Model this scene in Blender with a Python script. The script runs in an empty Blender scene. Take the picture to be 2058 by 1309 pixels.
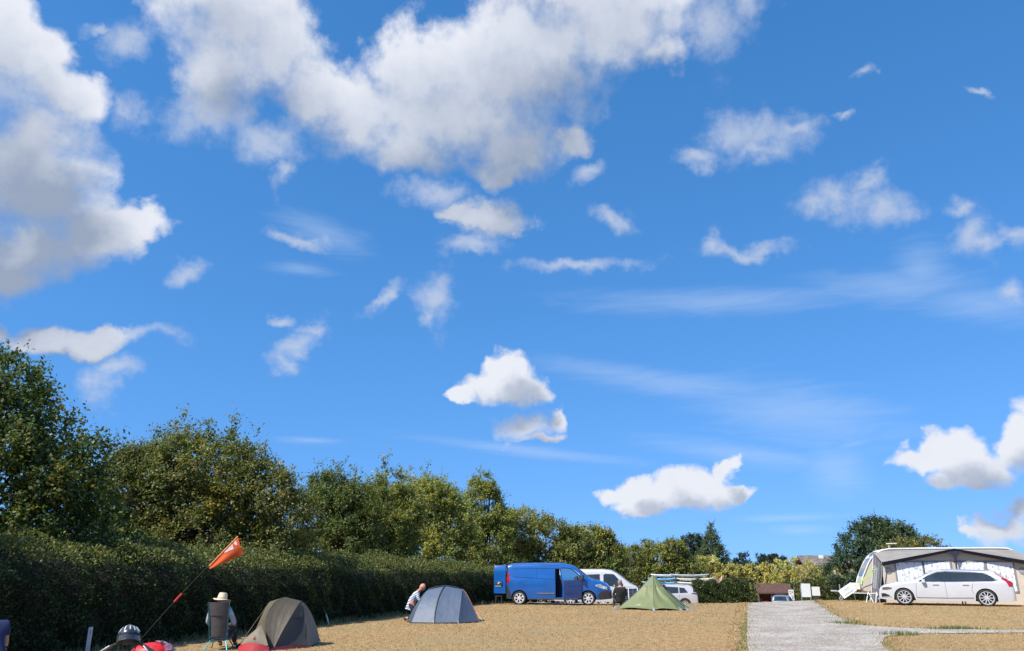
import bpy, bmesh, math, random
import numpy as np
from mathutils import Vector, Matrix

random.seed(7)
RNG = np.random.default_rng(11)
SC = bpy.context.scene
COL = SC.collection
rad = math.radians

# ---------------------------------------------------------------- camera
cam_data = bpy.data.cameras.new('camera')
cam_data.sensor_width = 36.0
cam_data.lens = 27.04
cam_data.clip_start = 0.1
cam_data.clip_end = 12000
cam = bpy.data.objects.new('camera', cam_data)
COL.objects.link(cam)
cam.location = (0, 0, 1.65)
cam.rotation_euler = (rad(90 + 17.367), 0, 0)
SC.camera = cam

# ---------------------------------------------------------------- sun, exposure
SUN_EL = 48.0
SUN_AZ = -130.0           # degrees clockwise from +Y: from the left, slightly behind the camera
sun_dir = Vector((math.sin(rad(SUN_AZ)) * math.cos(rad(SUN_EL)), math.cos(rad(SUN_AZ)) * math.cos(rad(SUN_EL)), math.sin(rad(SUN_EL))))
sl = bpy.data.lights.new('sun', 'SUN')
sl.energy = 5.0
sl.angle = rad(0.53)
sl.color = (1.0, 0.945, 0.86)
so = bpy.data.objects.new('sun', sl)
COL.objects.link(so)
so.rotation_euler = sun_dir.to_track_quat('Z', 'Y').to_euler()
so.location = (-20, -5, 30)
SC.view_settings.view_transform = 'Standard'
SC.view_settings.look = 'None'
SC.view_settings.exposure = 0.4
SC.view_settings.gamma = 1.0
SC.render.film_transparent = False
SC.cycles.use_denoising = True
SC.cycles.max_bounces = 6
SC.cycles.diffuse_bounces = 3
SC.cycles.glossy_bounces = 3
SC.cycles.transmission_bounces = 4
SC.cycles.transparent_max_bounces = 6
SC.cycles.caustics_reflective = False
SC.cycles.caustics_refractive = False

# ---------------------------------------------------------------- sky with clouds
# cumulus, thin cumulus and cirrus as soft ellipses on the sky: azimuth, elevation, half sizes (tens of degrees), tilt
CUMULUS = [
    (-3.439,3.102,0.316,0.428,0.352), (-3.053,2.932,0.33,0.209,0.293), (-3.175,2.549,0.407,0.389,0.278), (-3.022,2.275,0.41,0.366,0.241), (-2.542,2.241,0.251,0.157,0.198),
    (-2.778,2.107,0.361,0.239,0.206), (-3.072,1.942,0.423,0.265,0.217), (-3.134,1.706,0.213,0.131,0.207), (-3.247,3.082,0.267,0.218,0.329), (-3.51,2.441,0.318,0.785,0.313),
    (-2.068,3.644,0.57,0.367,0.191), (-2.157,3.304,0.325,0.377,0.205), (-1.846,3.563,0.421,0.341,0.172), (-1.496,3.296,0.347,0.267,0.133), (-2.275,3.872,0.606,0.254,0.217),
    (-0.734,3.583,0.534,0.285,0.048), (0.202,3.773,0.745,0.352,-0.06), (0.831,3.804,0.605,0.294,-0.119), (1.162,3.607,0.217,0.157,-0.132), (-0.492,3.26,0.93,0.408,0.003),
    (-1.161,3.206,0.413,0.31,0.094), (-0.779,2.965,0.354,0.187,0.056), (0.041,3.028,0.398,0.283,-0.023), (0.418,3.073,0.179,0.123,-0.048), (-0.113,3.543,0.942,0.436,-0.037),
    (0.61,4.105,0.989,0.301,-0.119), (-0.142,2.526,0.356,0.162,-0.003), (-0.416,2.556,0.174,0.085,0.028), (-0.071,2.851,0.276,0.114,-0.006), (-0.065,1.291,0.318,0.156,-0.004),
    (-0.024,1.431,0.2,0.133,-0.004), (-0.302,1.208,0.151,0.078,0.01), (0.146,1.254,0.101,0.097,-0.009), (0.097,1.016,0.185,0.139,-0.007), (0.279,1.033,0.092,0.116,-0.012),
    (0.187,0.899,0.177,0.054,-0.009), (0.97,0.441,0.313,0.124,-0.019), (0.678,0.445,0.142,0.074,-0.013), (0.839,0.339,0.183,0.058,-0.012), (0.863,0.523,0.141,0.118,-0.018),
    (1.088,0.577,0.159,0.14,-0.026), (1.273,0.548,0.201,0.153,-0.029), (1.396,0.672,0.078,0.088,-0.037), (1.474,0.498,0.114,0.072,-0.029), (2.465,0.671,0.196,0.102,-0.069),
    (2.702,0.708,0.161,0.166,-0.08), (2.86,0.603,0.21,0.155,-0.074), (2.736,0.503,0.227,0.072,-0.059), (3.035,0.741,0.145,0.224,-0.097), (2.589,0.717,0.107,0.121,-0.077),
    (2.854,0.236,0.151,0.088,-0.029), (2.956,0.298,0.131,0.125,-0.038), (2.741,0.224,0.076,0.045,-0.026), (-2.754,1.391,0.299,0.116,0.145), (-2.629,1.449,0.173,0.104,0.145),
    (-2.898,1.4,0.15,0.114,0.159), (-2.98,1.355,0.16,0.086,0.16), (-3.1,1.413,0.077,0.072,0.177),
]
THIN = [
    (-2.779,3.376,0.194,0.125,0.288), (-2.962,3.379,0.112,0.038,0.315), (-2.183,3.003,0.353,0.179,0.197), (-1.774,2.931,0.28,0.141,0.155), (-1.647,2.763,0.077,0.188,0.146),
    (1.586,3.754,0.249,0.311,-0.182), (1.814,3.823,0.156,0.141,-0.204), (-2.659,2.927,0.106,0.115,0.257), (1.87,2.972,0.389,0.157,-0.198), (1.614,2.991,0.214,0.221,-0.164),
    (1.372,2.818,0.157,0.09,-0.132), (2.071,2.977,0.182,0.077,-0.209), (1.775,2.88,0.29,0.097,-0.18), (2.305,2.441,0.316,0.139,-0.211), (2.563,2.347,0.165,0.145,-0.223),
    (2.439,2.53,0.134,0.102,-0.222), (2.117,2.426,0.212,0.097,-0.188), (2.992,2.058,0.129,0.164,-0.24), (3.061,2.002,0.188,0.065,-0.243), (3.202,2.006,0.122,0.08,-0.255),
    (2.945,2.263,0.119,0.057,-0.253), (1.641,2.203,0.321,0.064,-0.139), (1.445,2.244,0.125,0.083,-0.117), (-0.542,1.929,0.14,0.23,0.032), (-0.582,1.75,0.061,0.077,0.034),
    (-0.888,1.894,0.195,0.065,0.689), (-1.462,1.508,0.257,0.079,0.912), (-1.525,1.368,0.103,0.083,0.075), (-1.376,1.652,0.131,0.065,0.079), (-1.59,1.693,0.088,0.046,0.096),
    (-2.163,1.954,0.135,0.077,0.627), (-1.508,2.272,0.21,0.055,-0.075), (0.468,2.171,0.484,0.067,0.019), (0.729,2.486,0.162,0.074,-0.59), (-0.285,2.341,0.271,0.067,0.012),
    (2.54,3.209,0.081,0.038,0.278), (3.158,2.898,0.1,0.033,-0.682), (-2.441,1.487,0.25,0.06,0.258), (-2.589,1.152,0.12,0.152,0.116), (-2.522,1.259,0.171,0.077,0.121),
    (3.117,1.646,0.109,0.089,-0.209), (-0.585,2.693,0.275,0.103,0.039), (2.343,2.951,0.071,0.038,-0.232), (0.56,2.837,0.138,0.083,-0.057),
]
CIRRUS = [
    (1.446,1.843,0.948,0.097,-0.069), (2.517,1.804,0.499,0.119,-0.147), (2.67,1.899,0.164,0.176,-0.198), (2.973,1.605,0.398,0.123,-0.309), (1.08,1.282,0.923,0.097,-0.206),
    (1.844,1.022,0.619,0.206,-0.245), (0.103,0.809,0.776,0.043,-0.128), (1.458,0.76,0.612,0.078,-0.189), (2.036,0.621,0.201,0.176,-0.666), (1.748,0.314,0.296,0.025,0.017),
    (1.798,0.231,0.17,0.034,-0.017), (2.153,0.787,0.13,0.025,0.176), (-1.492,2.078,0.22,0.048,0.007), (-1.345,2.344,0.34,0.107,-0.272), (-1.335,0.86,0.208,0.026,-0.019),
]


def build_world():
    w = bpy.data.worlds.new('World')
    SC.world = w
    w.use_nodes = True
    nt = w.node_tree
    nt.nodes.clear()
    N, Lk = nt.nodes, nt.links

    cur = [nt]        # the node tree being written

    def new(kind):
        return cur[0].nodes.new(kind)

    def put(v, sock):
        if v is None:
            return
        if hasattr(v, 'is_output'):
            cur[0].links.new(v, sock)
        else:
            sock.default_value = v

    def math_n(op, a, b=None, c=None, clamp=False):
        n = new('ShaderNodeMath')
        n.operation = op
        n.use_clamp = clamp
        for i, v in enumerate((a, b, c)):
            put(v, n.inputs[i])
        return n.outputs[0]

    def vmath(op, a, b=None, scale=None):
        n = new('ShaderNodeVectorMath')
        n.operation = op
        put(a, n.inputs[0])
        put(b, n.inputs[1])
        if scale is not None:
            n.inputs['Scale'].default_value = scale
        return n

    def smooth(x, lo, hi):
        n = new('ShaderNodeMapRange')
        n.interpolation_type = 'SMOOTHSTEP'
        put(x, n.inputs['Value'])
        n.inputs['From Min'].default_value = lo
        n.inputs['From Max'].default_value = hi
        return n.outputs[0]

    def noise(vec, scale, detail, rough, out='Fac', dist=0.0):
        n = new('ShaderNodeTexNoise')
        n.noise_dimensions = '2D'
        put(vec, n.inputs['Vector'])
        n.inputs['Scale'].default_value = scale
        n.inputs['Detail'].default_value = detail
        n.inputs['Roughness'].default_value = rough
        n.inputs['Distortion'].default_value = dist
        return n.outputs[out]

    def field(blobs, src0, k, after=None):
        """Signed depth inside the union of soft ellipses (0 at the rim)."""
        acc, src = None, src0
        if after is not None:
            src = vmath('ADD', src0, math_n('MULTIPLY', after, 1e-9)).outputs[0]
        base = src
        for i, (u, v, a, b, r) in enumerate(blobs):
            if i and i % 8 == 0:      # read the shapes in batches, one after the other
                src = vmath('ADD', base, math_n('MULTIPLY', acc, 1e-9)).outputs[0]
            if abs(r) * abs(a - b) < 0.004:
                q = vmath('MULTIPLY_ADD', src, (1 / a, 1 / b, 0))
                q.inputs[2].default_value = (-u / a, -v / b, 0)
                ln = vmath('LENGTH', q.outputs[0]).outputs['Value']
            else:
                c, s_ = math.cos(r), math.sin(r)
                q1 = vmath('DOT_PRODUCT', src, (c / a, s_ / a, 0)).outputs['Value']
                q2 = vmath('DOT_PRODUCT', src, (-s_ / b, c / b, 0)).outputs['Value']
                q1 = math_n('SUBTRACT', q1, (u * c + v * s_) / a)
                q2 = math_n('SUBTRACT', q2, (-u * s_ + v * c) / b)
                ln = math_n('SQRT', math_n('ADD', math_n('MULTIPLY', q1, q1), math_n('MULTIPLY', q2, q2)))
            acc = ln if acc is None else math_n('SMOOTH_MIN', acc, ln, k)
        return math_n('MAXIMUM', math_n('SUBTRACT', 1.0, acc), -1.5)

    tc = N.new('ShaderNodeTexCoord')
    d = tc.outputs['Generated']
    sep = N.new('ShaderNodeSeparateXYZ')
    Lk.new(d, sep.inputs[0])
    az = math_n('ARCTAN2', sep.outputs[0], sep.outputs[1])
    el = math_n('ARCSINE', sep.outputs[2])
    comb = N.new('ShaderNodeCombineXYZ')
    Lk.new(math_n('MULTIPLY', az, 5.1566), comb.inputs[0])     # 0.9 per ten degrees
    Lk.new(math_n('MULTIPLY', el, 5.7296), comb.inputs[1])
    P = comb.outputs[0]

    # wind-torn edges: the coordinates are warped before the cloud shapes are read
    def warped(src, amt, scale, detail):
        nv = noise(src, scale, detail, 0.58, out='Color')
        nv = vmath('SUBTRACT', nv, (0.5, 0.5, 0.5)).outputs[0]
        nv = vmath('SCALE', nv, scale=amt).outputs[0]
        return vmath('ADD', src, nv).outputs[0]

    Pw = warped(P, 0.30, 2.8, 4)
    fb0 = math_n('SUBTRACT', noise(P, 3.2, 10, 0.585), 0.5)
    fb1 = math_n('SUBTRACT', noise(vmath('ADD', P, (-0.08, 0.19, 0)).outputs[0], 3.0, 4, 0.5), 0.5)
    fbt = math_n('SUBTRACT', noise(P, 5.0, 8, 0.62), 0.5)
    P1 = vmath('ADD', Pw, (-0.08, 0.19, 0)).outputs[0]      # a little way towards the sun
    P2 = vmath('ADD', Pw, (-0.12, 0.30, 0)).outputs[0]      # further towards the sun
    P3 = vmath('ADD', Pw, (-0.22, 0.80, 0)).outputs[0]      # across the depth of the great clouds
    mp = N.new('ShaderNodeMapping')                          # cirrus is drawn out along the wind
    Lk.new(P, mp.inputs['Vector'])
    mp.inputs['Rotation'].default_value = (0, 0, rad(4))
    mp.inputs['Scale'].default_value = (1.1, 7.5, 1)
    fbc = math_n('SUBTRACT', noise(mp.outputs[0], 1.6, 7, 0.6, dist=0.6), 0.5)

    sky = N.new('ShaderNodeTexSky')
    sky.sky_type = 'NISHITA'
    sky.sun_disc = False
    sky.sun_elevation = rad(SUN_EL)
    sky.sun_rotation = rad(SUN_AZ)
    sky.altitude = 0
    sky.air_density = 1.0
    sky.dust_density = 0.0
    sky.ozone_density = 2.0
    STR = 0.1
    up = vmath('MULTIPLY_ADD', d, (1, 1, 0.86))
    up.inputs[2].default_value = (0, 0, 0.14)
    Lk.new(vmath('NORMALIZE', up.outputs[0]).outputs[0], sky.inputs[0])

    def mixc(fac, a, b):
        n = new('ShaderNodeMix')
        n.data_type = 'RGBA'
        put(fac, n.inputs[0])
        put(a, n.inputs[6])
        put(b if hasattr(b, 'is_output') else (*b, 1), n.inputs[7])
        return n.outputs[2]

    # the camera's vivid rendering of blue
    sepc = N.new('ShaderNodeSeparateColor')
    Lk.new(sky.outputs[0], sepc.inputs[0])
    cc = N.new('ShaderNodeCombineColor')
    for (mul, pw), i in ((SKY_R, 0), (SKY_G, 1), (SKY_B, 2)):
        v = math_n('MULTIPLY', math_n('POWER', math_n('MULTIPLY', sepc.outputs[i], STR), pw), mul)
        Lk.new(v, cc.inputs[i])
    clear = cc.outputs[0]

    def background(col):
        bg = new('ShaderNodeBackground')
        put(vmath('SCALE', col, scale=1.0 / STR).outputs[0], bg.inputs[0])
        bg.inputs[1].default_value = STR * 0.76
        return bg.outputs[0]

    def clouds_here(cum, thin, cirrus):
        g = bpy.data.node_groups.new('clouds', 'ShaderNodeTree')
        ins = (('P', 'Vector', P), ('Pw', 'Vector', Pw), ('P1', 'Vector', P1), ('P2', 'Vector', P2), ('P3', 'Vector', P3), ('fb0', 'Float', fb0),
               ('fb1', 'Float', fb1), ('fbt', 'Float', fbt), ('fbc', 'Float', fbc), ('clear', 'Color', clear))
        for nm, ty, _ in ins:
            g.interface.new_socket(nm, in_out='INPUT', socket_type='NodeSocket' + ty)
        g.interface.new_socket('sky', in_out='OUTPUT', socket_type='NodeSocketShader')
        cur[0] = g
        gi, go = new('NodeGroupInput'), new('NodeGroupOutput')
        put(cloud_shader(gi.outputs, cum, thin, cirrus), go.inputs[0])
        cur[0] = nt
        n = new('ShaderNodeGroup')
        n.node_tree = g
        for i, (_, _, v) in enumerate(ins):
            put(v, n.inputs[i])
        return n.outputs[0]

    def cloud_shader(I, cum, thin, cirrus):
        P, Pw, P1, P2, P3, fb0, fb1, fbt, fbc, clear = [I[i] for i in range(10)]
        col, prev = clear, None
        if cirrus:
            f = field(cirrus, P, 0.15)
            prev = f
            dC = math_n('ADD', f, math_n('MULTIPLY', fbc, 1.3))
            col = mixc(math_n('MULTIPLY', smooth(dC, -0.5, 1.2), 0.30), col, (0.62, 0.76, 0.97))
        if thin:
            f = field(thin, Pw, 0.2, prev)
            prev = f
            dB = math_n('ADD', f, math_n('MULTIPLY', fbt, 1.5))
            col = mixc(math_n('MULTIPLY', smooth(dB, -0.3, 1.15), 0.70), col, (0.62, 0.68, 0.80))
        if cum:
            f0 = field(cum, Pw, 0.34, prev)
            f1 = field(cum, P1, 0.34, f0)
            f2 = field(cum, P2, 0.34, f1)
            big = [c for c in cum if c in CUMULUS[:26]]
            f3 = field(big, P3, 0.34, f2) if big else None
            dA = math_n('ADD', f0, math_n('MULTIPLY', fb0, 0.95))
            dA1 = math_n('ADD', f1, math_n('MULTIPLY', fb1, 0.7))
            under = smooth(f2, -0.1, 0.8)          # the shaded underside frays into haze
            al = new('ShaderNodeMapRange')
            al.interpolation_type = 'SMOOTHSTEP'
            put(dA, al.inputs['Value'])
            al.inputs['From Min'].default_value = -0.06
            put(math_n('MULTIPLY_ADD', under, 0.40, 0.42), al.inputs['From Max'])
            alpha = math_n('POWER', al.outputs[0], 0.85)
            # what stands between a point and the sun shades it
            sh = math_n('ADD', math_n('MULTIPLY', smooth(dA1, -0.35, 0.75), 0.30), math_n('MULTIPLY', smooth(f2, -0.25, 0.95), 0.26))
            sv = new('ShaderNodeSeparateXYZ')          # clouds low in the sky are seen from the side, bases and all
            put(P, sv.inputs[0])
            low = math_n('SUBTRACT', 1.0, smooth(sv.outputs[1], 1.5, 2.2))
            sh = math_n('ADD', sh, math_n('MULTIPLY', low, math_n('MULTIPLY', smooth(dA1, -0.1, 0.7), 0.34)))
            if f3 is not None:
                sh = math_n('ADD', sh, math_n('MULTIPLY', smooth(f3, -0.35, 0.75), 0.46))
            sh = math_n('MULTIPLY_ADD', fb0, -0.42, sh, clamp=True)
            ramp = new('ShaderNodeValToRGB')
            put(sh, ramp.inputs[0])
            cr = ramp.color_ramp
            cr.elements[0].color = (0.83, 0.86, 0.94, 1)
            cr.elements[1].position = 0.95
            cr.elements[1].color = (0.32, 0.39, 0.525, 1)
            e = cr.elements.new(0.4)
            e.color = (0.62, 0.675, 0.79, 1)
            col = mixc(alpha, col, ramp.outputs[0])
        return background(col)

    def near(blobs, box, grow, above=0.0):
        u0, u1, v0, v1 = box
        return [b for b in blobs if u0 - grow - 1.65 * b[2] < b[0] < u1 + grow + 1.65 * b[2]
                and v0 - grow - 1.65 * max(b[3], b[2] * abs(math.sin(b[4]))) < b[1] < v1 + grow + above + 1.65 * max(b[3], b[2] * abs(math.sin(b[4])))]

    sepp = new('ShaderNodeSeparateXYZ')
    Lk.new(P, sepp.inputs[0])

    def mix_shader(fac, a, b):
        n = N.new('ShaderNodeMixShader')
        Lk.new(fac, n.inputs[0])
        Lk.new(a, n.inputs[1])
        Lk.new(b, n.inputs[2])
        return n.outputs[0]

    # the cloudscape is read patch by patch so that each ray only looks at the clouds round it
    def patch(box, depth):
        cum, thin, cir = near(CUMULUS, box, 0.42, 0.45), near(THIN, box, 0.3), near(CIRRUS, box, 0.3)
        u0, u1, v0, v1 = box
        if depth == 0 or 3 * len(cum) + len(thin) + len(cir) < 12:
            return clouds_here(cum, thin, cir)
        if u1 - u0 > 1.2 * (v1 - v0):
            m = (u0 + u1) / 2
            return mix_shader(math_n('GREATER_THAN', sepp.outputs[0], m), patch((u0, m, v0, v1), depth - 1), patch((m, u1, v0, v1), depth - 1))
        m = (v0 + v1) / 2
        return mix_shader(math_n('GREATER_THAN', sepp.outputs[1], m), patch((u0, u1, v0, m), depth - 1), patch((u0, u1, m, v1), depth - 1))

    U0, U1, V0, V1 = -4.3, 4.3, -0.4, 5.0
    inside = patch((U0, U1, V0, V1), 4)

    # the same broken cumulus goes on all round the sky
    zz = math_n('ADD', math_n('MAXIMUM', sep.outputs[2], 0.0), 0.16)
    pl = N.new('ShaderNodeCombineXYZ')
    Lk.new(math_n('DIVIDE', sep.outputs[0], zz), pl.inputs[0])
    Lk.new(math_n('DIVIDE', sep.outputs[1], zz), pl.inputs[1])
    fbo = noise(pl.outputs[0], 1.3, 6, 0.58)
    rim = math_n('MAXIMUM', smooth(math_n('ABSOLUTE', sepp.outputs[0]), 4.3, 4.9), smooth(sepp.outputs[1], 5.0, 5.6))
    alphaO = math_n('MULTIPLY', math_n('MULTIPLY', smooth(fbo, 0.53, 0.64), 0.9), math_n('MULTIPLY', rim, smooth(sep.outputs[2], 0.02, 0.12)))
    outside = background(mixc(alphaO, clear, (0.62, 0.67, 0.77)))
    is_out = math_n('MAXIMUM', math_n('GREATER_THAN', math_n('ABSOLUTE', sepp.outputs[0]), U1), math_n('GREATER_THAN', sepp.outputs[1], V1))
    is_out = math_n('MAXIMUM', is_out, math_n('LESS_THAN', sepp.outputs[1], V0))
    out = N.new('ShaderNodeOutputWorld')
    Lk.new(mix_shader(is_out, inside, outside), out.inputs[0])
    w.cycles.sampling_method = 'MANUAL'
    w.cycles.sample_map_resolution = 512

# response of the photograph's colours to the sky, per channel: gain, power
SKY_R, SKY_G, SKY_B = (0.88, 1.1), (1.0, 0.755), (1.58, 0.74)
build_world()

# ---------------------------------------------------------------- helpers: materials
MATS = {}

def mat(name, col, rough=0.6, metal=0.0, var=0.12, scale=6.0, bump=0.0, bscale=60.0, coat=0.0, spec=0.5, trans=0.0, detail=5.0, col2=None, sheen=0.0):
    """Principled material whose colour wanders between col and col2 (or a darker col) by noise."""
    if name in MATS:
        return MATS[name]
    m = bpy.data.materials.new(name)
    m.use_nodes = True
    nt = m.node_tree
    b = nt.nodes['Principled BSDF']
    tc = nt.nodes.new('ShaderNodeTexCoord')
    nz = nt.nodes.new('ShaderNodeTexNoise')
    nz.inputs['Scale'].default_value = scale
    nz.inputs['Detail'].default_value = detail
    nt.links.new(tc.outputs['Object'], nz.inputs['Vector'])
    rp = nt.nodes.new('ShaderNodeValToRGB')
    c2 = col2 or tuple(c * (1 - 2 * var) for c in col)
    c1 = col if col2 else tuple(min(1, c * (1 + var)) for c in col)
    rp.color_ramp.elements[0].position = 0.32
    rp.color_ramp.elements[1].position = 0.68
    rp.color_ramp.elements[0].color = (*c2, 1)
    rp.color_ramp.elements[1].color = (*c1, 1)
    nt.links.new(nz.outputs['Fac'], rp.inputs[0])
    nt.links.new(rp.outputs[0], b.inputs['Base Color'])
    b.inputs['Roughness'].default_value = rough
    b.inputs['Metallic'].default_value = metal
    b.inputs['Coat Weight'].default_value = coat
    b.inputs['Coat Roughness'].default_value = 0.08
    b.inputs['Specular IOR Level'].default_value = spec
    b.inputs['Sheen Weight'].default_value = sheen
    if bump > 0:
        nb = nt.nodes.new('ShaderNodeTexNoise')
        nb.inputs['Scale'].default_value = bscale
        nb.inputs['Detail'].default_value = 4
        nt.links.new(tc.outputs['Object'], nb.inputs['Vector'])
        bp = nt.nodes.new('ShaderNodeBump')
        bp.inputs['Strength'].default_value = bump
        bp.inputs['Distance'].default_value = 0.02
        nt.links.new(nb.outputs['Fac'], bp.inputs['Height'])
        nt.links.new(bp.outputs[0], b.inputs['Normal'])
    if trans > 0:
        tr = nt.nodes.new('ShaderNodeBsdfTranslucent')
        nt.links.new(rp.outputs[0], tr.inputs[0])
        mx = nt.nodes.new('ShaderNodeMixShader')
        mx.inputs[0].default_value = trans
        nt.links.new(b.outputs[0], mx.inputs[1])
        nt.links.new(tr.outputs[0], mx.inputs[2])
        nt.links.new(mx.outputs[0], nt.nodes['Material Output'].inputs[0])
    MATS[name] = m
    return m

def leaf_mat(name, trans=0.28, rough=0.5, attr='tint'):
    """Leaves: own colour per leaf from the mesh, some light passing through."""
    if name in MATS:
        return MATS[name]
    m = bpy.data.materials.new(name)
    m.use_nodes = True
    nt = m.node_tree
    b = nt.nodes['Principled BSDF']
    at = nt.nodes.new('ShaderNodeAttribute')
    at.attribute_name = attr
    nt.links.new(at.outputs['Color'], b.inputs['Base Color'])
    b.inputs['Roughness'].default_value = rough
    b.inputs['Specular IOR Level'].default_value = 0.35
    tr = nt.nodes.new('ShaderNodeBsdfTranslucent')
    mg = nt.nodes.new('ShaderNodeMix')
    mg.data_type = 'RGBA'
    mg.blend_type = 'MULTIPLY'
    mg.inputs[0].default_value = 1
    mg.inputs[7].default_value = (1.25, 1.2, 0.5, 1)
    nt.links.new(at.outputs['Color'], mg.inputs[6])
    nt.links.new(mg.outputs[2], tr.inputs[0])
    mx = nt.nodes.new('ShaderNodeMixShader')
    mx.inputs[0].default_value = trans
    nt.links.new(b.outputs[0], mx.inputs[1])
    nt.links.new(tr.outputs[0], mx.inputs[2])
    nt.links.new(mx.outputs[0], nt.nodes['Material Output'].inputs[0])
    MATS[name] = m
    return m

def glass_mat(name, col, rough=0.04):
    """Tinted car glass seen from outside."""
    if name in MATS:
        return MATS[name]
    m = mat(name, col, rough, var=0.25, scale=1.2, coat=0.0, spec=0.8)
    return m

def clear_glass(name, tint=(0.75, 0.85, 0.85), alpha=0.8):
    if name in MATS:
        return MATS[name]
    m = bpy.data.materials.new(name)
    m.use_nodes = True
    nt = m.node_tree
    nt.nodes.clear()
    out = nt.nodes.new('ShaderNodeOutputMaterial')
    t = nt.nodes.new('ShaderNodeBsdfTransparent')
    t.inputs[0].default_value = (*tint, 1)
    g = nt.nodes.new('ShaderNodeBsdfGlossy')
    g.inputs['Roughness'].default_value = 0.03
    f = nt.nodes.new('ShaderNodeFresnel')
    f.inputs[0].default_value = 1.5
    mx = nt.nodes.new('ShaderNodeMixShader')
    nt.links.new(f.outputs[0], mx.inputs[0])
    nt.links.new(t.outputs[0], mx.inputs[1])
    nt.links.new(g.outputs[0], mx.inputs[2])
    nt.links.new(mx.outputs[0], out.inputs[0])
    MATS[name] = m
    return m

# ---------------------------------------------------------------- helpers: objects
def link(name, data, parent=None, loc=None, rot=None):
    o = bpy.data.objects.new(name, data)
    COL.objects.link(o)
    if parent is not None:
        o.parent = parent
    if loc is not None:
        o.location = loc
    if rot is not None:
        o.rotation_euler = rot
    return o

def tag(o, label=None, category=None, group=None, kind=None):
    for k, v in (('label', label), ('category', category), ('group', group), ('kind', kind)):
        if v:
            o[k] = v
    return o

def thing(name, label, category, loc=(0, 0, 0), rotz=0.0, group=None):
    return tag(link(name, None, None, loc, (0, 0, rotz)), label, category, group)

def np_mesh(name, V, F, mats, smooth=False, fm=None, attr=None, sharp=None):
    """V (n,3) array, F list of index tuples or (m,k) array."""
    me = bpy.data.meshes.new(name)
    V = np.asarray(V, dtype=np.float32)
    if isinstance(F, np.ndarray):
        m, k = F.shape
        me.vertices.add(len(V))
        me.vertices.foreach_set('co', V.ravel())
        me.loops.add(m * k)
        me.loops.foreach_set('vertex_index', F.astype(np.int32).ravel())
        me.polygons.add(m)
        me.polygons.foreach_set('loop_start', np.arange(0, m * k, k, dtype=np.int32))
        me.update(calc_edges=True)
    else:
        me.from_pydata(V.tolist(), [], [tuple(f) for f in F])
        me.update()
    for mm in (mats if isinstance(mats, (list, tuple)) else [mats]):
        me.materials.append(mm)
    if fm is not None:
        me.polygons.foreach_set('material_index', np.asarray(fm, dtype=np.int32))
    if smooth:
        me.polygons.foreach_set('use_smooth', np.ones(len(me.polygons), dtype=bool))
        if sharp:
            me.set_sharp_from_angle(angle=rad(sharp))
    if attr is not None:
        a = me.attributes.new('tint', 'FLOAT_COLOR', 'POINT')
        c = np.ones((len(V), 4), dtype=np.float32)
        c[:, :3] = attr
        a.data.foreach_set('color', c.ravel())
    return me

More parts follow.
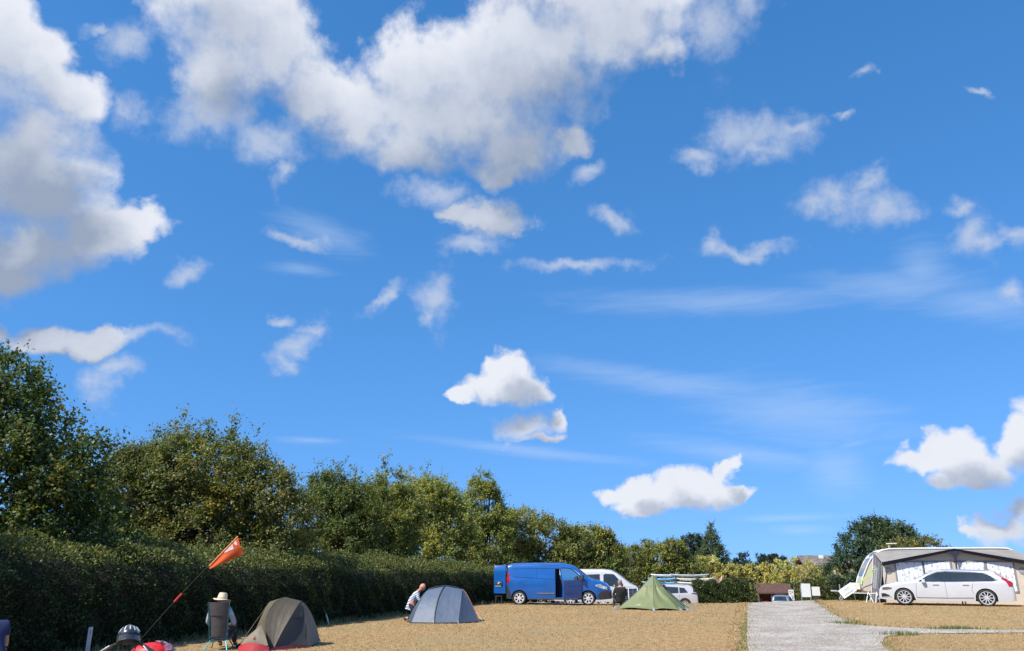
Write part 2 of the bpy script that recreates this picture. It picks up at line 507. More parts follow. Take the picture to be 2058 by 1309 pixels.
class MB:
    """Collects simple shapes into one mesh (one part)."""
    def __init__(self):
        self.v, self.f = [], []

    def add(self, v, f):
        n = len(self.v)
        self.v += [tuple(p) for p in v]
        self.f += [tuple(i + n for i in q) for q in f]
        return self

    def box(self, c, s, rot=None, taper=(1, 1)):
        x, y, z = s[0] / 2, s[1] / 2, s[2] / 2
        P = []
        for k in (-1, 1):
            tx, ty = (taper if k > 0 else (1, 1))
            P += [(-x * tx, -y * ty, k * z), (x * tx, -y * ty, k * z), (x * tx, y * ty, k * z), (-x * tx, y * ty, k * z)]
        M = Matrix.Identity(3) if rot is None else (rot if isinstance(rot, Matrix) else Matrix(__import__('mathutils').Euler(rot).to_matrix()))
        P = [M @ Vector(p) + Vector(c) for p in P]
        return self.add(P, [(3, 2, 1, 0), (4, 5, 6, 7), (0, 1, 5, 4), (1, 2, 6, 5), (2, 3, 7, 6), (3, 0, 4, 7)])

    def tube(self, pts, r, n=8, cap=True):
        pts = [Vector(p) for p in pts]
        rs = list(r) if hasattr(r, '__len__') else [r] * len(pts)
        V, F = [], []
        prev = None
        for i, p in enumerate(pts):
            t = (pts[min(i + 1, len(pts) - 1)] - pts[max(i - 1, 0)]).normalized()
            if prev is None:
                a = t.orthogonal().normalized()
            else:
                a = (prev - t * prev.dot(t))
                a = a.normalized() if a.length > 1e-6 else t.orthogonal().normalized()
            prev = a
            b = t.cross(a)
            for k in range(n):
                q = 2 * math.pi * k / n
                V.append(p + (a * math.cos(q) + b * math.sin(q)) * rs[i])
        for i in range(len(pts) - 1):
            for k in range(n):
                k2 = (k + 1) % n
                F.append((i * n + k, i * n + k2, (i + 1) * n + k2, (i + 1) * n + k))
        if cap:
            F.append(tuple(reversed(range(n))))
            F.append(tuple((len(pts) - 1) * n + k for k in range(n)))
        return self.add(V, F)

    def lathe(self, prof, n=24, axis='Z', c=(0, 0, 0), closed=False):
        V, F = [], []
        for (r, h) in prof:
            for k in range(n):
                q = 2 * math.pi * k / n
                x, y = r * math.cos(q), r * math.sin(q)
                p = {'Z': (x, y, h), 'Y': (x, h, y), 'X': (h, x, y)}[axis]
                V.append((p[0] + c[0], p[1] + c[1], p[2] + c[2]))
        m = len(prof)
        for i in range(m if closed else m - 1):
            j = (i + 1) % m
            for k in range(n):
                k2 = (k + 1) % n
                q = (i * n + k, i * n + k2, j * n + k2, j * n + k)
                F.append(q if axis != 'Y' else tuple(reversed(q)))
        return self.add(V, F)

    def prism(self, poly, axis, a, b):
        """Extrude a 2-D outline along axis from a to b ('Y': outline in x,z)."""
        n = len(poly)
        def p3(p, h):
            return {'Y': (p[0], h, p[1]), 'X': (h, p[0], p[1]), 'Z': (p[0], p[1], h)}[axis]
        V = [p3(p, a) for p in poly] + [p3(p, b) for p in poly]
        F = [tuple(range(n)), tuple(reversed(range(n, 2 * n)))]
        F += [((i + 1) % n, i, n + i, n + (i + 1) % n) for i in range(n)]
        return self.add(V, F)

    def grid(self, fn, nu, nv, thick=0.0):
        """Surface fn(u, v) over the unit square; with a thickness it is closed all round."""
        P = [[Vector(fn(i / nu, j / nv)) for j in range(nv + 1)] for i in range(nu + 1)]
        V, F = [], []
        idx = lambda i, j: i * (nv + 1) + j
        for r in P:
            V += r
        for i in range(nu):
            for j in range(nv):
                F.append((idx(i, j), idx(i + 1, j), idx(i + 1, j + 1), idx(i, j + 1)))
        if thick:
            N = len(V)
            for i in range(nu + 1):
                for j in range(nv + 1):
                    du = P[min(i + 1, nu)][j] - P[max(i - 1, 0)][j]
                    dv = P[i][min(j + 1, nv)] - P[i][max(j - 1, 0)]
                    nn = du.cross(dv)
                    nn = nn.normalized() if nn.length > 1e-9 else Vector((0, 0, 1))
                    V.append(P[i][j] - nn * thick)
            F += [tuple(reversed([q + N for q in f])) for f in F[:nu * nv]]
            ring = [idx(i, 0) for i in range(nu + 1)] + [idx(nu, j) for j in range(1, nv + 1)] + [idx(i, nv) for i in range(nu - 1, -1, -1)] + [idx(0, j) for j in range(nv - 1, 0, -1)]
            for k in range(len(ring)):
                a, b = ring[k], ring[(k + 1) % len(ring)]
                F.append((b, a, a + N, b + N))
        return self.add(V, F)

    def build(self, name, m, parent=None, smooth=True, sharp=35, bevel=0.0, loc=None, rot=None):
        me = np_mesh(name, np.array([tuple(p) for p in self.v]), self.f, m, smooth, sharp=sharp)
        o = link(name, me, parent, loc, rot)
        if bevel > 0:
            b = o.modifiers.new('bevel', 'BEVEL')
            b.width = bevel
            b.segments = 2
            b.limit_method = 'ANGLE'
            b.angle_limit = rad(40)
        return o

def copy_tree(o, parent=None):
    c = o.copy()
    COL.objects.link(c)
    c.parent = parent
    for ch in list(o.children):
        copy_tree(ch, c)
    return c

def sstep(x, a, b):
    t = np.clip((np.asarray(x, dtype=float) - a) / (b - a), 0, 1)
    return t * t * (3 - 2 * t)

def catmull(pts, n):
    P = [np.array(p, dtype=float) for p in pts]
    P = [2 * P[0] - P[1]] + P + [2 * P[-1] - P[-2]]
    m = len(pts) - 1
    out = []
    for k in range(n + 1):
        t = k / n * m
        i = min(int(t), m - 1)
        u = t - i
        a, b, c, d = P[i:i + 4]
        out.append(0.5 * (2 * b + (c - a) * u + (2 * a - 5 * b + 4 * c - d) * u * u + (3 * b - 3 * c + d - a) * u ** 3))
    return out

# ---------------------------------------------------------------- terrain: a level field that falls away beyond a crest
def ground_z(x, y):
    x = np.asarray(x, dtype=float)
    y = np.asarray(y, dtype=float)
    s = y - 35.0
    z = np.where(s < 0, 0.0, np.where(s < 8, -0.065 * s ** 2 / 16, -0.26 - 0.065 * (s - 8)))
    z = np.maximum(z, -4.3)
    z = z + 0.16 * sstep(x, 11.0, 15.5) * sstep(y, 21.5, 30.5) * (1 - 0.25 * sstep(y, 31.0, 34.0)) * (1 - sstep(y, 60, 80))
    z = z + 0.012 * np.sin(x * 0.9 + 1.3) * np.sin(y * 0.7) + 0.02 * np.sin(x * 0.31) * np.cos(y * 0.23)
    return z

def gz(x, y):
    return float(ground_z(x, y))

# the gravel lane: outline of its edges on the ground
LANE_L = catmull([(3.6, 11.0), (4.82, 16.9), (7.3, 25.5), (9.1, 31.7), (10.93, 37.8), (13.6, 47.0), (17.5, 60.0), (23.0, 79.0)], 60)
LANE_R = catmull([(7.2, 12.5), (7.69, 16.9), (8.66, 19.3), (9.3, 20.4)], 16)
LANE_R2 = catmull([(10.0, 24.4), (10.5, 25.6), (11.3, 28.6), (12.3, 32.0), (14.0, 37.8), (17.2, 47.0), (22.0, 60.0), (29.0, 79.0)], 50)
SPUR_LO = catmull([(9.3, 20.4), (10.3, 21.05), (11.6, 21.25), (13.3, 21.3), (18.0, 21.4), (30.0, 21.5)], 30)
SPUR_HI = catmull([(10.0, 24.4), (10.25, 23.55), (10.9, 22.9), (12.3, 22.45), (13.9, 22.25), (18.0, 22.2), (30.0, 22.3)], 34)
LANE_POLY = np.array([p for p in LANE_L] + [p for p in reversed(LANE_R2)] + [p for p in SPUR_HI[1:]] + [p for p in reversed(SPUR_LO)] + [p for p in reversed(LANE_R)])

def in_lane(x, y, poly=LANE_POLY):
    x = np.asarray(x); y = np.asarray(y)
    c = np.zeros(x.shape, dtype=bool)
    n = len(poly)
    for i in range(n):
        x1, y1 = poly[i]
        x2, y2 = poly[(i + 1) % n]
        if y1 == y2:
            continue
        hit = ((y1 > y) != (y2 > y)) & (x < (x2 - x1) * (y - y1) / (y2 - y1) + x1)
        c ^= hit
    return c

def lane_dist(x, y):
    """Distance to the nearest lane edge (for the grass that creeps over it)."""
    E = LANE_POLY
    d = np.full(np.asarray(x).shape, 1e9)
    for i in range(len(E)):
        a, b = E[i], E[(i + 1) % len(E)]
        ab = b - a
        L2 = (ab ** 2).sum() + 1e-9
        t = np.clip(((x - a[0]) * ab[0] + (y - a[1]) * ab[1]) / L2, 0, 1)
        d = np.minimum(d, np.hypot(x - a[0] - t * ab[0], y - a[1] - t * ab[1]))
    return d

def ground_material():
    m = bpy.data.materials.new('dry_grass_ground')
    m.use_nodes = True
    nt = m.node_tree
    N, L = nt.nodes, nt.links
    b = N['Principled BSDF']
    geo = N.new('ShaderNodeNewGeometry')
    def nz(scale, detail=5, rough=0.6, stretch=None):
        n = N.new('ShaderNodeTexNoise')
        n.inputs['Scale'].default_value = scale
        n.inputs['Detail'].default_value = detail
        n.inputs['Roughness'].default_value = rough
        if stretch:
            mp = N.new('ShaderNodeMapping')
            mp.inputs['Scale'].default_value = stretch
            L.new(geo.outputs['Position'], mp.inputs['Vector'])
            L.new(mp.outputs[0], n.inputs['Vector'])
        else:
            L.new(geo.outputs['Position'], n.inputs['Vector'])
        return n.outputs['Fac']
    def ramp(f, *els):
        r = N.new('ShaderNodeValToRGB')
        L.new(f, r.inputs[0])
        while len(r.color_ramp.elements) < len(els):
            r.color_ramp.elements.new(0.5)
        for e, (p, c) in zip(r.color_ramp.elements, els):
            e.position = p
            e.color = (*c, 1)
        return r.outputs[0]
    def mix(f, a, c, mode='MIX'):
        n = N.new('ShaderNodeMix')
        n.data_type = 'RGBA'
        n.blend_type = mode
        if hasattr(f, 'is_output'):
            L.new(f, n.inputs[0])
        else:
            n.inputs[0].default_value = f
        L.new(a, n.inputs[6])
        if hasattr(c, 'is_output'):
            L.new(c, n.inputs[7])
        else:
            n.inputs[7].default_value = (*c, 1)
        return n.outputs[2]
    straw = ramp(nz(5.5, 6, 0.72), (0.34, (0.25, 0.155, 0.068)), (0.5, (0.40, 0.262, 0.125)), (0.66, (0.53, 0.375, 0.205)))
    big = ramp(nz(0.35, 3), (0.42, (0, 0, 0)), (0.66, (1, 1, 1)))
    col = mix(big, straw, (0.36, 0.265, 0.14))
    green = ramp(nz(1.1, 6, 0.7), (0.54, (0, 0, 0)), (0.72, (0.55, 0.55, 0.55)))
    col = mix(green, col, (0.23, 0.22, 0.085))
    fine = nz(34, 4, 0.7)
    col = mix(0.55, col, ramp(fine, (0.3, (0.68, 0.68, 0.68)), (0.7, (1.25, 1.24, 1.2))), 'MULTIPLY')
    L.new(col, b.inputs['Base Color'])
    b.inputs['Roughness'].default_value = 0.95
    b.inputs['Specular IOR Level'].default_value = 0.1
    bp = N.new('ShaderNodeBump')
    bp.inputs['Strength'].default_value = 0.6
    bp.inputs['Distance'].default_value = 0.05
    L.new(fine, bp.inputs['Height'])
    L.new(bp.outputs[0], b.inputs['Normal'])
    return m

def gravel_material():
    m = bpy.data.materials.new('gravel')
    m.use_nodes = True
    nt = m.node_tree
    N, L = nt.nodes, nt.links
    b = N['Principled BSDF']
    geo = N.new('ShaderNodeNewGeometry')
    v = N.new('ShaderNodeTexVoronoi')
    v.inputs['Scale'].default_value = 22
    L.new(geo.outputs['Position'], v.inputs['Vector'])
    r = N.new('ShaderNodeValToRGB')
    r.color_ramp.elements[0].color = (0.30, 0.265, 0.23, 1)
    r.color_ramp.elements[1].color = (0.54, 0.495, 0.44, 1)
    sp = N.new('ShaderNodeSeparateColor')
    L.new(v.outputs['Color'], sp.inputs[0])
    L.new(sp.outputs[0], r.inputs[0])
    n = N.new('ShaderNodeTexNoise')
    n.inputs['Scale'].default_value = 0.9
    n.inputs['Detail'].default_value = 6
    L.new(geo.outputs['Position'], n.inputs['Vector'])
    r2 = N.new('ShaderNodeValToRGB')
    r2.color_ramp.elements[0].position = 0.35
    r2.color_ramp.elements[0].color = (0.74, 0.70, 0.64, 1)
    r2.color_ramp.elements[1].position = 0.65
    r2.color_ramp.elements[1].color = (1.06, 1.05, 1.03, 1)
    L.new(n.outputs['Fac'], r2.inputs[0])
    mx = N.new('ShaderNodeMix')
    mx.data_type = 'RGBA'
    mx.blend_type = 'MULTIPLY'
    mx.inputs[0].default_value = 1
    L.new(r.outputs[0], mx.inputs[6])
    L.new(r2.outputs[0], mx.inputs[7])
    L.new(mx.outputs[2], b.inputs['Base Color'])
    b.inputs['Roughness'].default_value = 0.9
    bp = N.new('ShaderNodeBump')
    bp.inputs['Strength'].default_value = 0.8
    bp.inputs['Distance'].default_value = 0.03
    bp.invert = True
    L.new(v.outputs['Distance'], bp.inputs['Height'])
    L.new(bp.outputs[0], b.inputs['Normal'])
    return m

def build_ground():
    xs = np.concatenate([-np.geomspace(4000, 45, 14), np.linspace(-40, 60, 126), np.geomspace(66, 4000, 14)])
    ys = np.concatenate([[-400, -100, -40, -10], np.linspace(0, 110, 190), np.geomspace(118, 6000, 18)])
    X, Y = np.meshgrid(xs, ys, indexing='ij')
    Z = ground_z(X, Y)
    Z = np.where((np.abs(X) > 70) | (Y > 120) | (Y < -5), np.round(Z, 2), Z)
    V = np.stack([X, Y, Z], -1).reshape(-1, 3)
    nx, ny = len(xs), len(ys)
    i, j = np.meshgrid(np.arange(nx - 1), np.arange(ny - 1), indexing='ij')
    a = (i * ny + j).ravel()
    F = np.stack([a, a + ny, a + ny + 1, a + 1], -1)
    o = link('ground', np_mesh('ground', V, F, ground_material(), smooth=True))
    tag(o, 'dry straw coloured grass field with a gentle crest', None, None, 'structure')

    # lane: fine cells clipped to its outline, 12 mm above the field
    bm = bmesh.new()
    vs = [bm.verts.new((p[0], p[1], 0)) for p in LANE_POLY]
    bm.faces.new(vs)
    bmesh.ops.triangulate(bm, faces=bm.faces[:])
    for y in np.arange(12, 79, 1.0):
        bmesh.ops.bisect_plane(bm, geom=bm.verts[:] + bm.edges[:] + bm.faces[:], plane_co=(0, y, 0), plane_no=(0, 1, 0))
    for x in np.arange(4, 30, 1.0):
        bmesh.ops.bisect_plane(bm, geom=bm.verts[:] + bm.edges[:] + bm.faces[:], plane_co=(x, 0, 0), plane_no=(1, 0, 0))
    for v in bm.verts:
        v.co.z = gz(v.co.x, v.co.y) + 0.014
    bmesh.ops.recalc_face_normals(bm, faces=bm.faces[:])
    if sum(f.normal.z for f in bm.faces) < 0:
        bmesh.ops.reverse_faces(bm, faces=bm.faces[:])
    me = bpy.data.meshes.new('lane')
    bm.to_mesh(me)
    bm.free()
    me.materials.append(gravel_material())
    o = link('lane', me)
    tag(o, 'pale gravel lane running over the crest with a spur to the right', None, None, 'structure')

def build_grass():
    """Short dry blades over the part of the field in view, green ones along the lane."""
    n = 245000
    y = 15.2 + (43.5 - 15.2) * RNG.random(n) ** 1.25
    x = (RNG.random(n) * 2 - 1) * 0.72 * y + 0.2
    inl = in_lane(x, y)
    d = lane_dist(x, y)
    creep = 0.16 + 0.16 * np.sin(x * 3.1 + y * 2.3) * np.sin(y * 5.7)
    keep = ~inl | (d < creep * RNG.random(n) * 1.6)
    x, y, d = x[keep], y[keep], d[keep]
    edge = d < 0.45
    lside = x < np.interp(y, [p[1] for p in LANE_L], [p[0] for p in LANE_L])
    left_edge = edge & (d < (0.22 + 0.10 * np.sin(y * 2.3) * np.sin(y * 0.9)) * np.clip((33 - y) / 14, 0.1, 1)) & (x < np.interp(y, [p[1] for p in LANE_L], [p[0] for p in LANE_L])) & (y < 34)
    # patchy: fewer blades where the turf is worn
    worn = np.sin(x * 1.7 + 2 * np.sin(y * 0.9)) * np.sin(y * 1.9 + x * 0.4)
    k2 = (RNG.random(len(x)) < 0.75 + 0.25 * worn) | edge
    x, y, edge, left_edge, lside, dd = x[k2], y[k2], edge[k2], left_edge[k2], lside[k2], d[k2]
    m = len(x)
    h = 0.016 + 0.028 * RNG.random(m) ** 2
    h = np.where(edge, h * 1.7, h)
    w = 0.004 + 0.007 * RNG.random(m)
    w *= np.clip(y / 18, 1, 2.2)
    a = RNG.random(m) * 6.283
    lean = RNG.normal(0, 0.6, (m, 2)) * h[:, None]
    z = ground_z(x, y) - 0.004
    B = np.stack([x, y, z], -1)
    side = np.stack([np.cos(a) * w, np.sin(a) * w, np.zeros(m)], -1)
    T = B + np.stack([lean[:, 0], lean[:, 1], h], -1)
    V = np.stack([B - side, B + side, T], 1).reshape(-1, 3)
    F = np.arange(3 * m).reshape(m, 3)
    t = RNG.random(m)[:, None]
    big = (0.5 + 0.5 * np.sin(x * 0.8 + 1.7 * np.sin(y * 0.5)) * np.cos(y * 0.62 + 0.5 * x))[:, None]
    dry = np.array([0.31, 0.20, 0.095]) * (1 - t) + np.array([0.57, 0.41, 0.22]) * t
    dry = dry * (0.84 + 0.26 * big)
    faint = (np.sin(x * 0.37 + 2.1 * np.sin(y * 0.21)) * np.sin(y * 0.33 + 0.7 * np.sin(x * 0.5)) > 0.35)[:, None] & (RNG.random((m, 1)) < 0.35)
    dry = np.where(faint, dry * np.array([0.80, 0.95, 0.72]), dry)
    g = RNG.random(m)[:, None]
    green = np.array([0.05, 0.11, 0.018]) * (1 - g) + np.array([0.16, 0.21, 0.05]) * g
    gmask = (left_edge & (RNG.random(m) < 0.85)) | (edge & ~lside & (dd < 0.22) & (RNG.random(m) < 0.4)) | (RNG.random(m) < 0.03)
    col = np.where(gmask[:, None], green, dry)
    # longer growth: along the foot of the hedge, and weeds where the spur leaves the lane
    k = 9000
    u = RNG.random(k)
    hx = -11.6 + 11.0 * u + 0.95 * 0.95 + np.abs(RNG.normal(0, 0.16, k))
    hy = 9.6 + 34.0 * u - 0.3 * 0.95
    wx = np.concatenate([RNG.normal(12.1, 0.35, 500), RNG.normal(10.0, 0.25, 300), RNG.normal(9.75, 0.22, 300)])
    wy = np.concatenate([RNG.normal(22.55, 0.10, 500), RNG.normal(24.6, 0.3, 300), RNG.normal(20.75, 0.12, 300)])
    tx, ty = np.concatenate([hx, wx]), np.concatenate([hy, wy])
    q = len(tx)
    th = np.concatenate([0.05 + 0.16 * RNG.random(k) ** 2, 0.04 + 0.09 * RNG.random(q - k)])
    tw = 0.006 + 0.006 * RNG.random(q)
    ta = RNG.random(q) * 6.283
    tb = np.stack([tx, ty, ground_z(tx, ty)], -1)
    ts = np.stack([np.cos(ta) * tw, np.sin(ta) * tw, np.zeros(q)], -1)
    tl = RNG.normal(0, 0.35, (q, 2)) * th[:, None]
    V = np.concatenate([V, np.stack([tb - ts, tb + ts, tb + np.stack([tl[:, 0], tl[:, 1], th], -1)], 1).reshape(-1, 3)])
    F = np.arange(len(V)).reshape(-1, 3)
    g2 = RNG.random((q, 1))
    isg = np.concatenate([RNG.random(k) < 0.4, RNG.random(q - k) < 0.9])[:, None]
    tc_ = np.where(isg, np.array([0.06, 0.11, 0.025]) * (1 - g2) + np.array([0.16, 0.20, 0.06]) * g2, np.array([0.30, 0.21, 0.11]) * (1 - g2) + np.array([0.5, 0.38, 0.22]) * g2)
    col = np.concatenate([col, tc_])
    me = np_mesh('grass', V, F, leaf_mat('grass_blades', 0.2, 0.8), attr=np.repeat(col, 3, 0))
    tag(link('grass', me), 'short parched grass blades covering the camping field', None, None, 'stuff')

def build_gravel():
    n = 16000
    y = 15.5 + (39.5 - 15.5) * RNG.random(n) ** 1.3
    x = 3.5 + RNG.random(n) * 18
    k = in_lane(x, y)
    x, y = x[k], y[k]
    n = len(x)
    r = 0.008 + 0.016 * RNG.random(n) ** 2.5
    o = np.array([(1, 0, 0), (0, 1, 0), (-1, 0, 0), (0, -1, 0), (0, 0, 1.0), (0, 0, -1)], dtype=float)
    P = o[None] * r[:, None, None] * (0.7 + 0.6 * RNG.random((n, 6, 1)))
    P[:, :, 2] *= 0.7
    a = RNG.random(n) * 6.283
    c, s = np.cos(a)[:, None], np.sin(a)[:, None]
    px = P[:, :, 0] * c - P[:, :, 1] * s + x[:, None]
    py = P[:, :, 0] * s + P[:, :, 1] * c + y[:, None]
    pz = P[:, :, 2] + (ground_z(x, y) + 0.014 + r * 0.3)[:, None]
    V = np.stack([px, py, pz], -1).reshape(-1, 3)
    f = np.array([(0, 1, 4), (1, 2, 4), (2, 3, 4), (3, 0, 4), (1, 0, 5), (2, 1, 5), (3, 2, 5), (0, 3, 5)])
    F = (f[None] + 6 * np.arange(n)[:, None, None]).reshape(-1, 3)
    t = RNG.random(n)[:, None]
    col = np.array([0.28, 0.25, 0.215]) * (1 - t) + np.array([0.62, 0.575, 0.515]) * t
    me = np_mesh('gravel', V, F, leaf_mat('pebbles', 0.0, 0.8), attr=np.repeat(col, 6, 0))
    tag(link('gravel', me), 'loose pale stones scattered over the lane', None, None, 'stuff')

build_ground()
build_grass()
build_gravel()

# ---------------------------------------------------------------- vegetation
def unit(a):
    return a / np.maximum(np.linalg.norm(a, axis=-1, keepdims=True), 1e-9)

def leaf_mesh(name, P, axis, nrm, size, col, m, aspect=0.62, parent=None):
    """One four-cornered leaf per point, folded a little along its rib."""
    n = len(P)
    axis = unit(axis)
    side = unit(np.cross(axis, nrm))
    up = np.cross(side, axis)
    s = size[:, None]
    V = np.empty((n, 4, 3), dtype=np.float32)
    V[:, 0] = P
    V[:, 1] = P + axis * s * 0.48 + side * s * aspect * 0.5 + up * s * 0.07
    V[:, 2] = P + axis * s
    V[:, 3] = P + axis * s * 0.48 - side * s * aspect * 0.5 + up * s * 0.07
    F = np.arange(4 * n).reshape(n, 4)
    me = np_mesh(name, V.reshape(-1, 3), F, m, attr=np.repeat(col, 4, 0))
    return link(name, me, parent)

def tints(n, rng, pal, along=None):
    """Leaf colours from a palette of (colour, weight)."""
    w = np.array([p[1] for p in pal], dtype=float)
    k = rng.choice(len(pal), n, p=w / w.sum())
    c = np.array([p[0] for p in pal])[k]
    return c * (0.84 + 0.32 * rng.random((n, 1)))

def ellipsoid_depth(P, lobes):
    d = np.full(len(P), 1e9)
    for (cx, cy, cz, rx, ry, rz) in lobes:
        d = np.minimum(d, np.sqrt(((P[:, 0] - cx) / rx) ** 2 + ((P[:, 1] - cy) / ry) ** 2 + ((P[:, 2] - cz) / rz) ** 2))
    return d

def crown(lobes, nsh, per, leaf, pal, rng, shoot=0.5, up=0.55, wild=0.5, inner=0.25, drop=0.0, clump=0.5):
    """Points, axes, normals, sizes and colours of leaves set along shoots that grow out of the lobes."""
    L = np.array(lobes, dtype=float)
    area = (L[:, 3] * L[:, 4] + L[:, 3] * L[:, 5] + L[:, 4] * L[:, 5])
    k = rng.choice(len(L), nsh * 2, p=area / area.sum())
    u = unit(rng.normal(size=(nsh * 2, 3)))
    rr = np.where(rng.random(nsh * 2) < inner, 0.35 + 0.5 * rng.random(nsh * 2), 0.80 + 0.22 * rng.random(nsh * 2))
    base = L[k, :3] + u * L[k, 3:] * rr[:, None]
    dep = ellipsoid_depth(base, lobes)
    keep = (dep > 0.62) | (rng.random(len(base)) < 0.25)
    base, u, k = base[keep][:nsh], u[keep][:nsh], k[keep][:nsh]
    n = len(base)
    out = unit(u / L[k, 3:])
    dirn = unit(out * 0.7 + np.array([0, 0, up]) + rng.normal(size=(n, 3)) * wild)
    ln = shoot * (0.45 + 0.9 * rng.random(n) ** 1.5)
    # clumps: some boughs stand proud, others sit back in shade
    ph = rng.random(6) * 6.28
    cl = np.sin(base[:, 0] * 2.1 + ph[0]) * np.sin(base[:, 1] * 2.0 + ph[1]) + np.sin(base[:, 2] * 2.6 + ph[2]) * np.sin(base[:, 0] * 1.3 + ph[3])
    base = base + out * (0.26 * shoot / 0.5 * cl)[:, None]
    if clump > 0:
        M = max(8, n // 26)
        cc = base[rng.choice(n, M, replace=False)] + out[:1] * 0
        for a in range(0, n, 2000):
            b = base[a:a + 2000]
            d2 = ((b[:, None] - cc[None]) ** 2).sum(-1)
            near = cc[d2.argmin(1)]
            pull = np.array([clump * 0.8, clump * 0.8, clump])
            base[a:a + 2000] = b + (near - b) * pull
    t = (np.arange(per) + rng.random((n, per))) / per
    P = base[:, None] + dirn[:, None] * (ln[:, None] * t)[..., None]
    P[..., 2] -= drop * (t * ln[:, None]) ** 2
    P = P + rng.normal(size=P.shape) * 0.035 * (shoot / 0.5)
    ax = unit(dirn[:, None] * 0.5 + rng.normal(size=P.shape) * 0.75)
    nr = unit(np.array([0, 0, 0.8]) + out[:, None] * 0.65 + rng.normal(size=P.shape) * 0.42)
    sz = leaf * (0.6 + 0.7 * rng.random((n, per))) * (1 - 0.25 * t)
    # each shoot has its own cast of colour
    bough = 0.78 + 0.5 * rng.random((len(L), 1))
    warm = rng.normal(0, 0.10, (len(L), 1))
    hue = np.concatenate([1 + warm, 1 + 0.3 * warm, 1 - warm], 1)
    c = (tints(n, rng, pal) * bough[k] * hue[k])[:, None] * (0.88 + 0.24 * rng.random((n, per, 1)))
    return P.reshape(-1, 3), ax.reshape(-1, 3), nr.reshape(-1, 3), sz.ravel(), np.clip(c.reshape(-1, 3), 0.004, 1)

BARK = mat('bark', (0.10, 0.075, 0.05), 0.9, var=0.3, scale=9, bump=0.6, bscale=25)

def trunk_mesh(base, lobes, r, rng, parent, shell=0.6):
    mb = MB()
    L = sorted(lobes, key=lambda l: l[2])
    cx = np.mean([l[0] for l in L])
    cy = np.mean([l[1] for l in L])
    topz = max(l[2] for l in L)
    mid = Vector((cx * 0.6, cy * 0.6, topz * 0.45))
    tips = []
    mb.tube([(0, 0, -0.15), (0.05, 0.02, topz * 0.2), tuple(mid), (cx, cy, topz)], [r * 1.25, r, r * 0.8, r * 0.25], 8)
    for l in L:
        c = Vector(l[:3])
        s = Vector((mid.x * 0.6, mid.y * 0.6, min(c.z * 0.45, topz * 0.45)))
        m1 = s.lerp(c, 0.5) + Vector((rng.normal() * 0.1, rng.normal() * 0.1, 0.1))
        mb.tube([s, m1, c], [r * 0.45, r * 0.3, r * 0.1], 6)
        for _ in range(5):
            u = unit(rng.normal(size=3))
            u[2] = abs(u[2]) * 0.8
            e = c + Vector((u[0] * l[3], u[1] * l[4], u[2] * l[5])) * 0.85
            mb.tube([c, c.lerp(e, 0.5) + Vector((0, 0, 0.06)), e], [r * 0.14, r * 0.09, r * 0.03], 5)
    return mb.build('trunk', BARK, parent)

def tree(name, label, loc, lobes, nsh, per, leaf, pal, r=0.14, seed=1, group=None, extra=None, category='tree', sc=1.0, **kw):
    rng = np.random.default_rng(seed)
    x, y = loc
    def grow(ls):
        return [(l[0] * sc, l[1] * sc, (1.65 + (l[2] - 1.65) * sc - gz(x, y)) if sc != 1 else l[2], l[3] * sc, l[4] * sc, l[5] * sc) for l in ls]
    lobes = grow(lobes)
    extra = [(grow(e[0]), e[1], e[2]) for e in (extra or [])]
    root = thing(name, label, category, (x, y, gz(x, y)), 0, group)
    trunk_mesh((0, 0, 0), lobes, r, rng, root)
    parts = [crown(lobes, nsh, per, leaf, pal, rng, **kw)]
    if extra:
        parts += [crown(e[0], e[1], per, leaf, pal, rng, **{**kw, **e[2], 'clump': 0.0}) for e in extra]
    A = [np.concatenate([p[i] for p in parts]) for i in range(5)]
    leaf_mesh('crown', *A, leaf_mat('leaves', 0.36), parent=root)
    return root

def lobes_from(spec, seed, sub=0, jitter=0.25):
    """Main masses plus smaller boughs budding from their surface."""
    rng = np.random.default_rng(seed)
    out = [tuple(s) for s in spec]
    for s in spec:
        for _ in range(sub):
            u = unit(rng.normal(size=3))
            u[2] = abs(u[2]) * 0.9 - 0.15
            q = 0.30 + 0.2 * rng.random()
            e = 0.78 + 0.26 * rng.random()
            out.append((s[0] + u[0] * s[3] * e, s[1] + u[1] * s[4] * e, s[2] + u[2] * s[5] * e, s[3] * q, s[4] * q, s[5] * q))
    return out

GREEN = [((0.096, 0.138, 0.032), 5), ((0.138, 0.177, 0.045), 3), ((0.074, 0.113, 0.036), 4), ((0.242, 0.209, 0.048), 0.6)]
DARK = [((0.051, 0.083, 0.029), 6), ((0.079, 0.122, 0.037), 4), ((0.129, 0.157, 0.043), 1)]
BRONZE = [((0.158, 0.185, 0.048), 5), ((0.205, 0.195, 0.064), 3), ((0.110, 0.145, 0.040), 5), ((0.27, 0.22, 0.09), 0.7)]
OLIVE = [((0.261, 0.285, 0.066), 5), ((0.36, 0.347, 0.084), 3), ((0.161, 0.212, 0.054), 4), ((0.471, 0.409, 0.099), 1)]
EVERG = [((0.094, 0.141, 0.07), 6), ((0.134, 0.197, 0.103), 3), ((0.062, 0.103, 0.054), 3)]
FARBLUE = [((0.028, 0.045, 0.026), 5), ((0.036, 0.056, 0.030), 3)]
YELLOW = [((0.50, 0.47, 0.14), 5), ((0.60, 0.57, 0.24), 6), ((0.36, 0.37, 0.10), 3), ((0.14, 0.18, 0.05), 1.2)]
HEDGEP = [((0.028, 0.050, 0.018), 6), ((0.042, 0.070, 0.024), 4), ((0.075, 0.100, 0.034), 1.0), ((0.13, 0.12, 0.05), 0.2)]

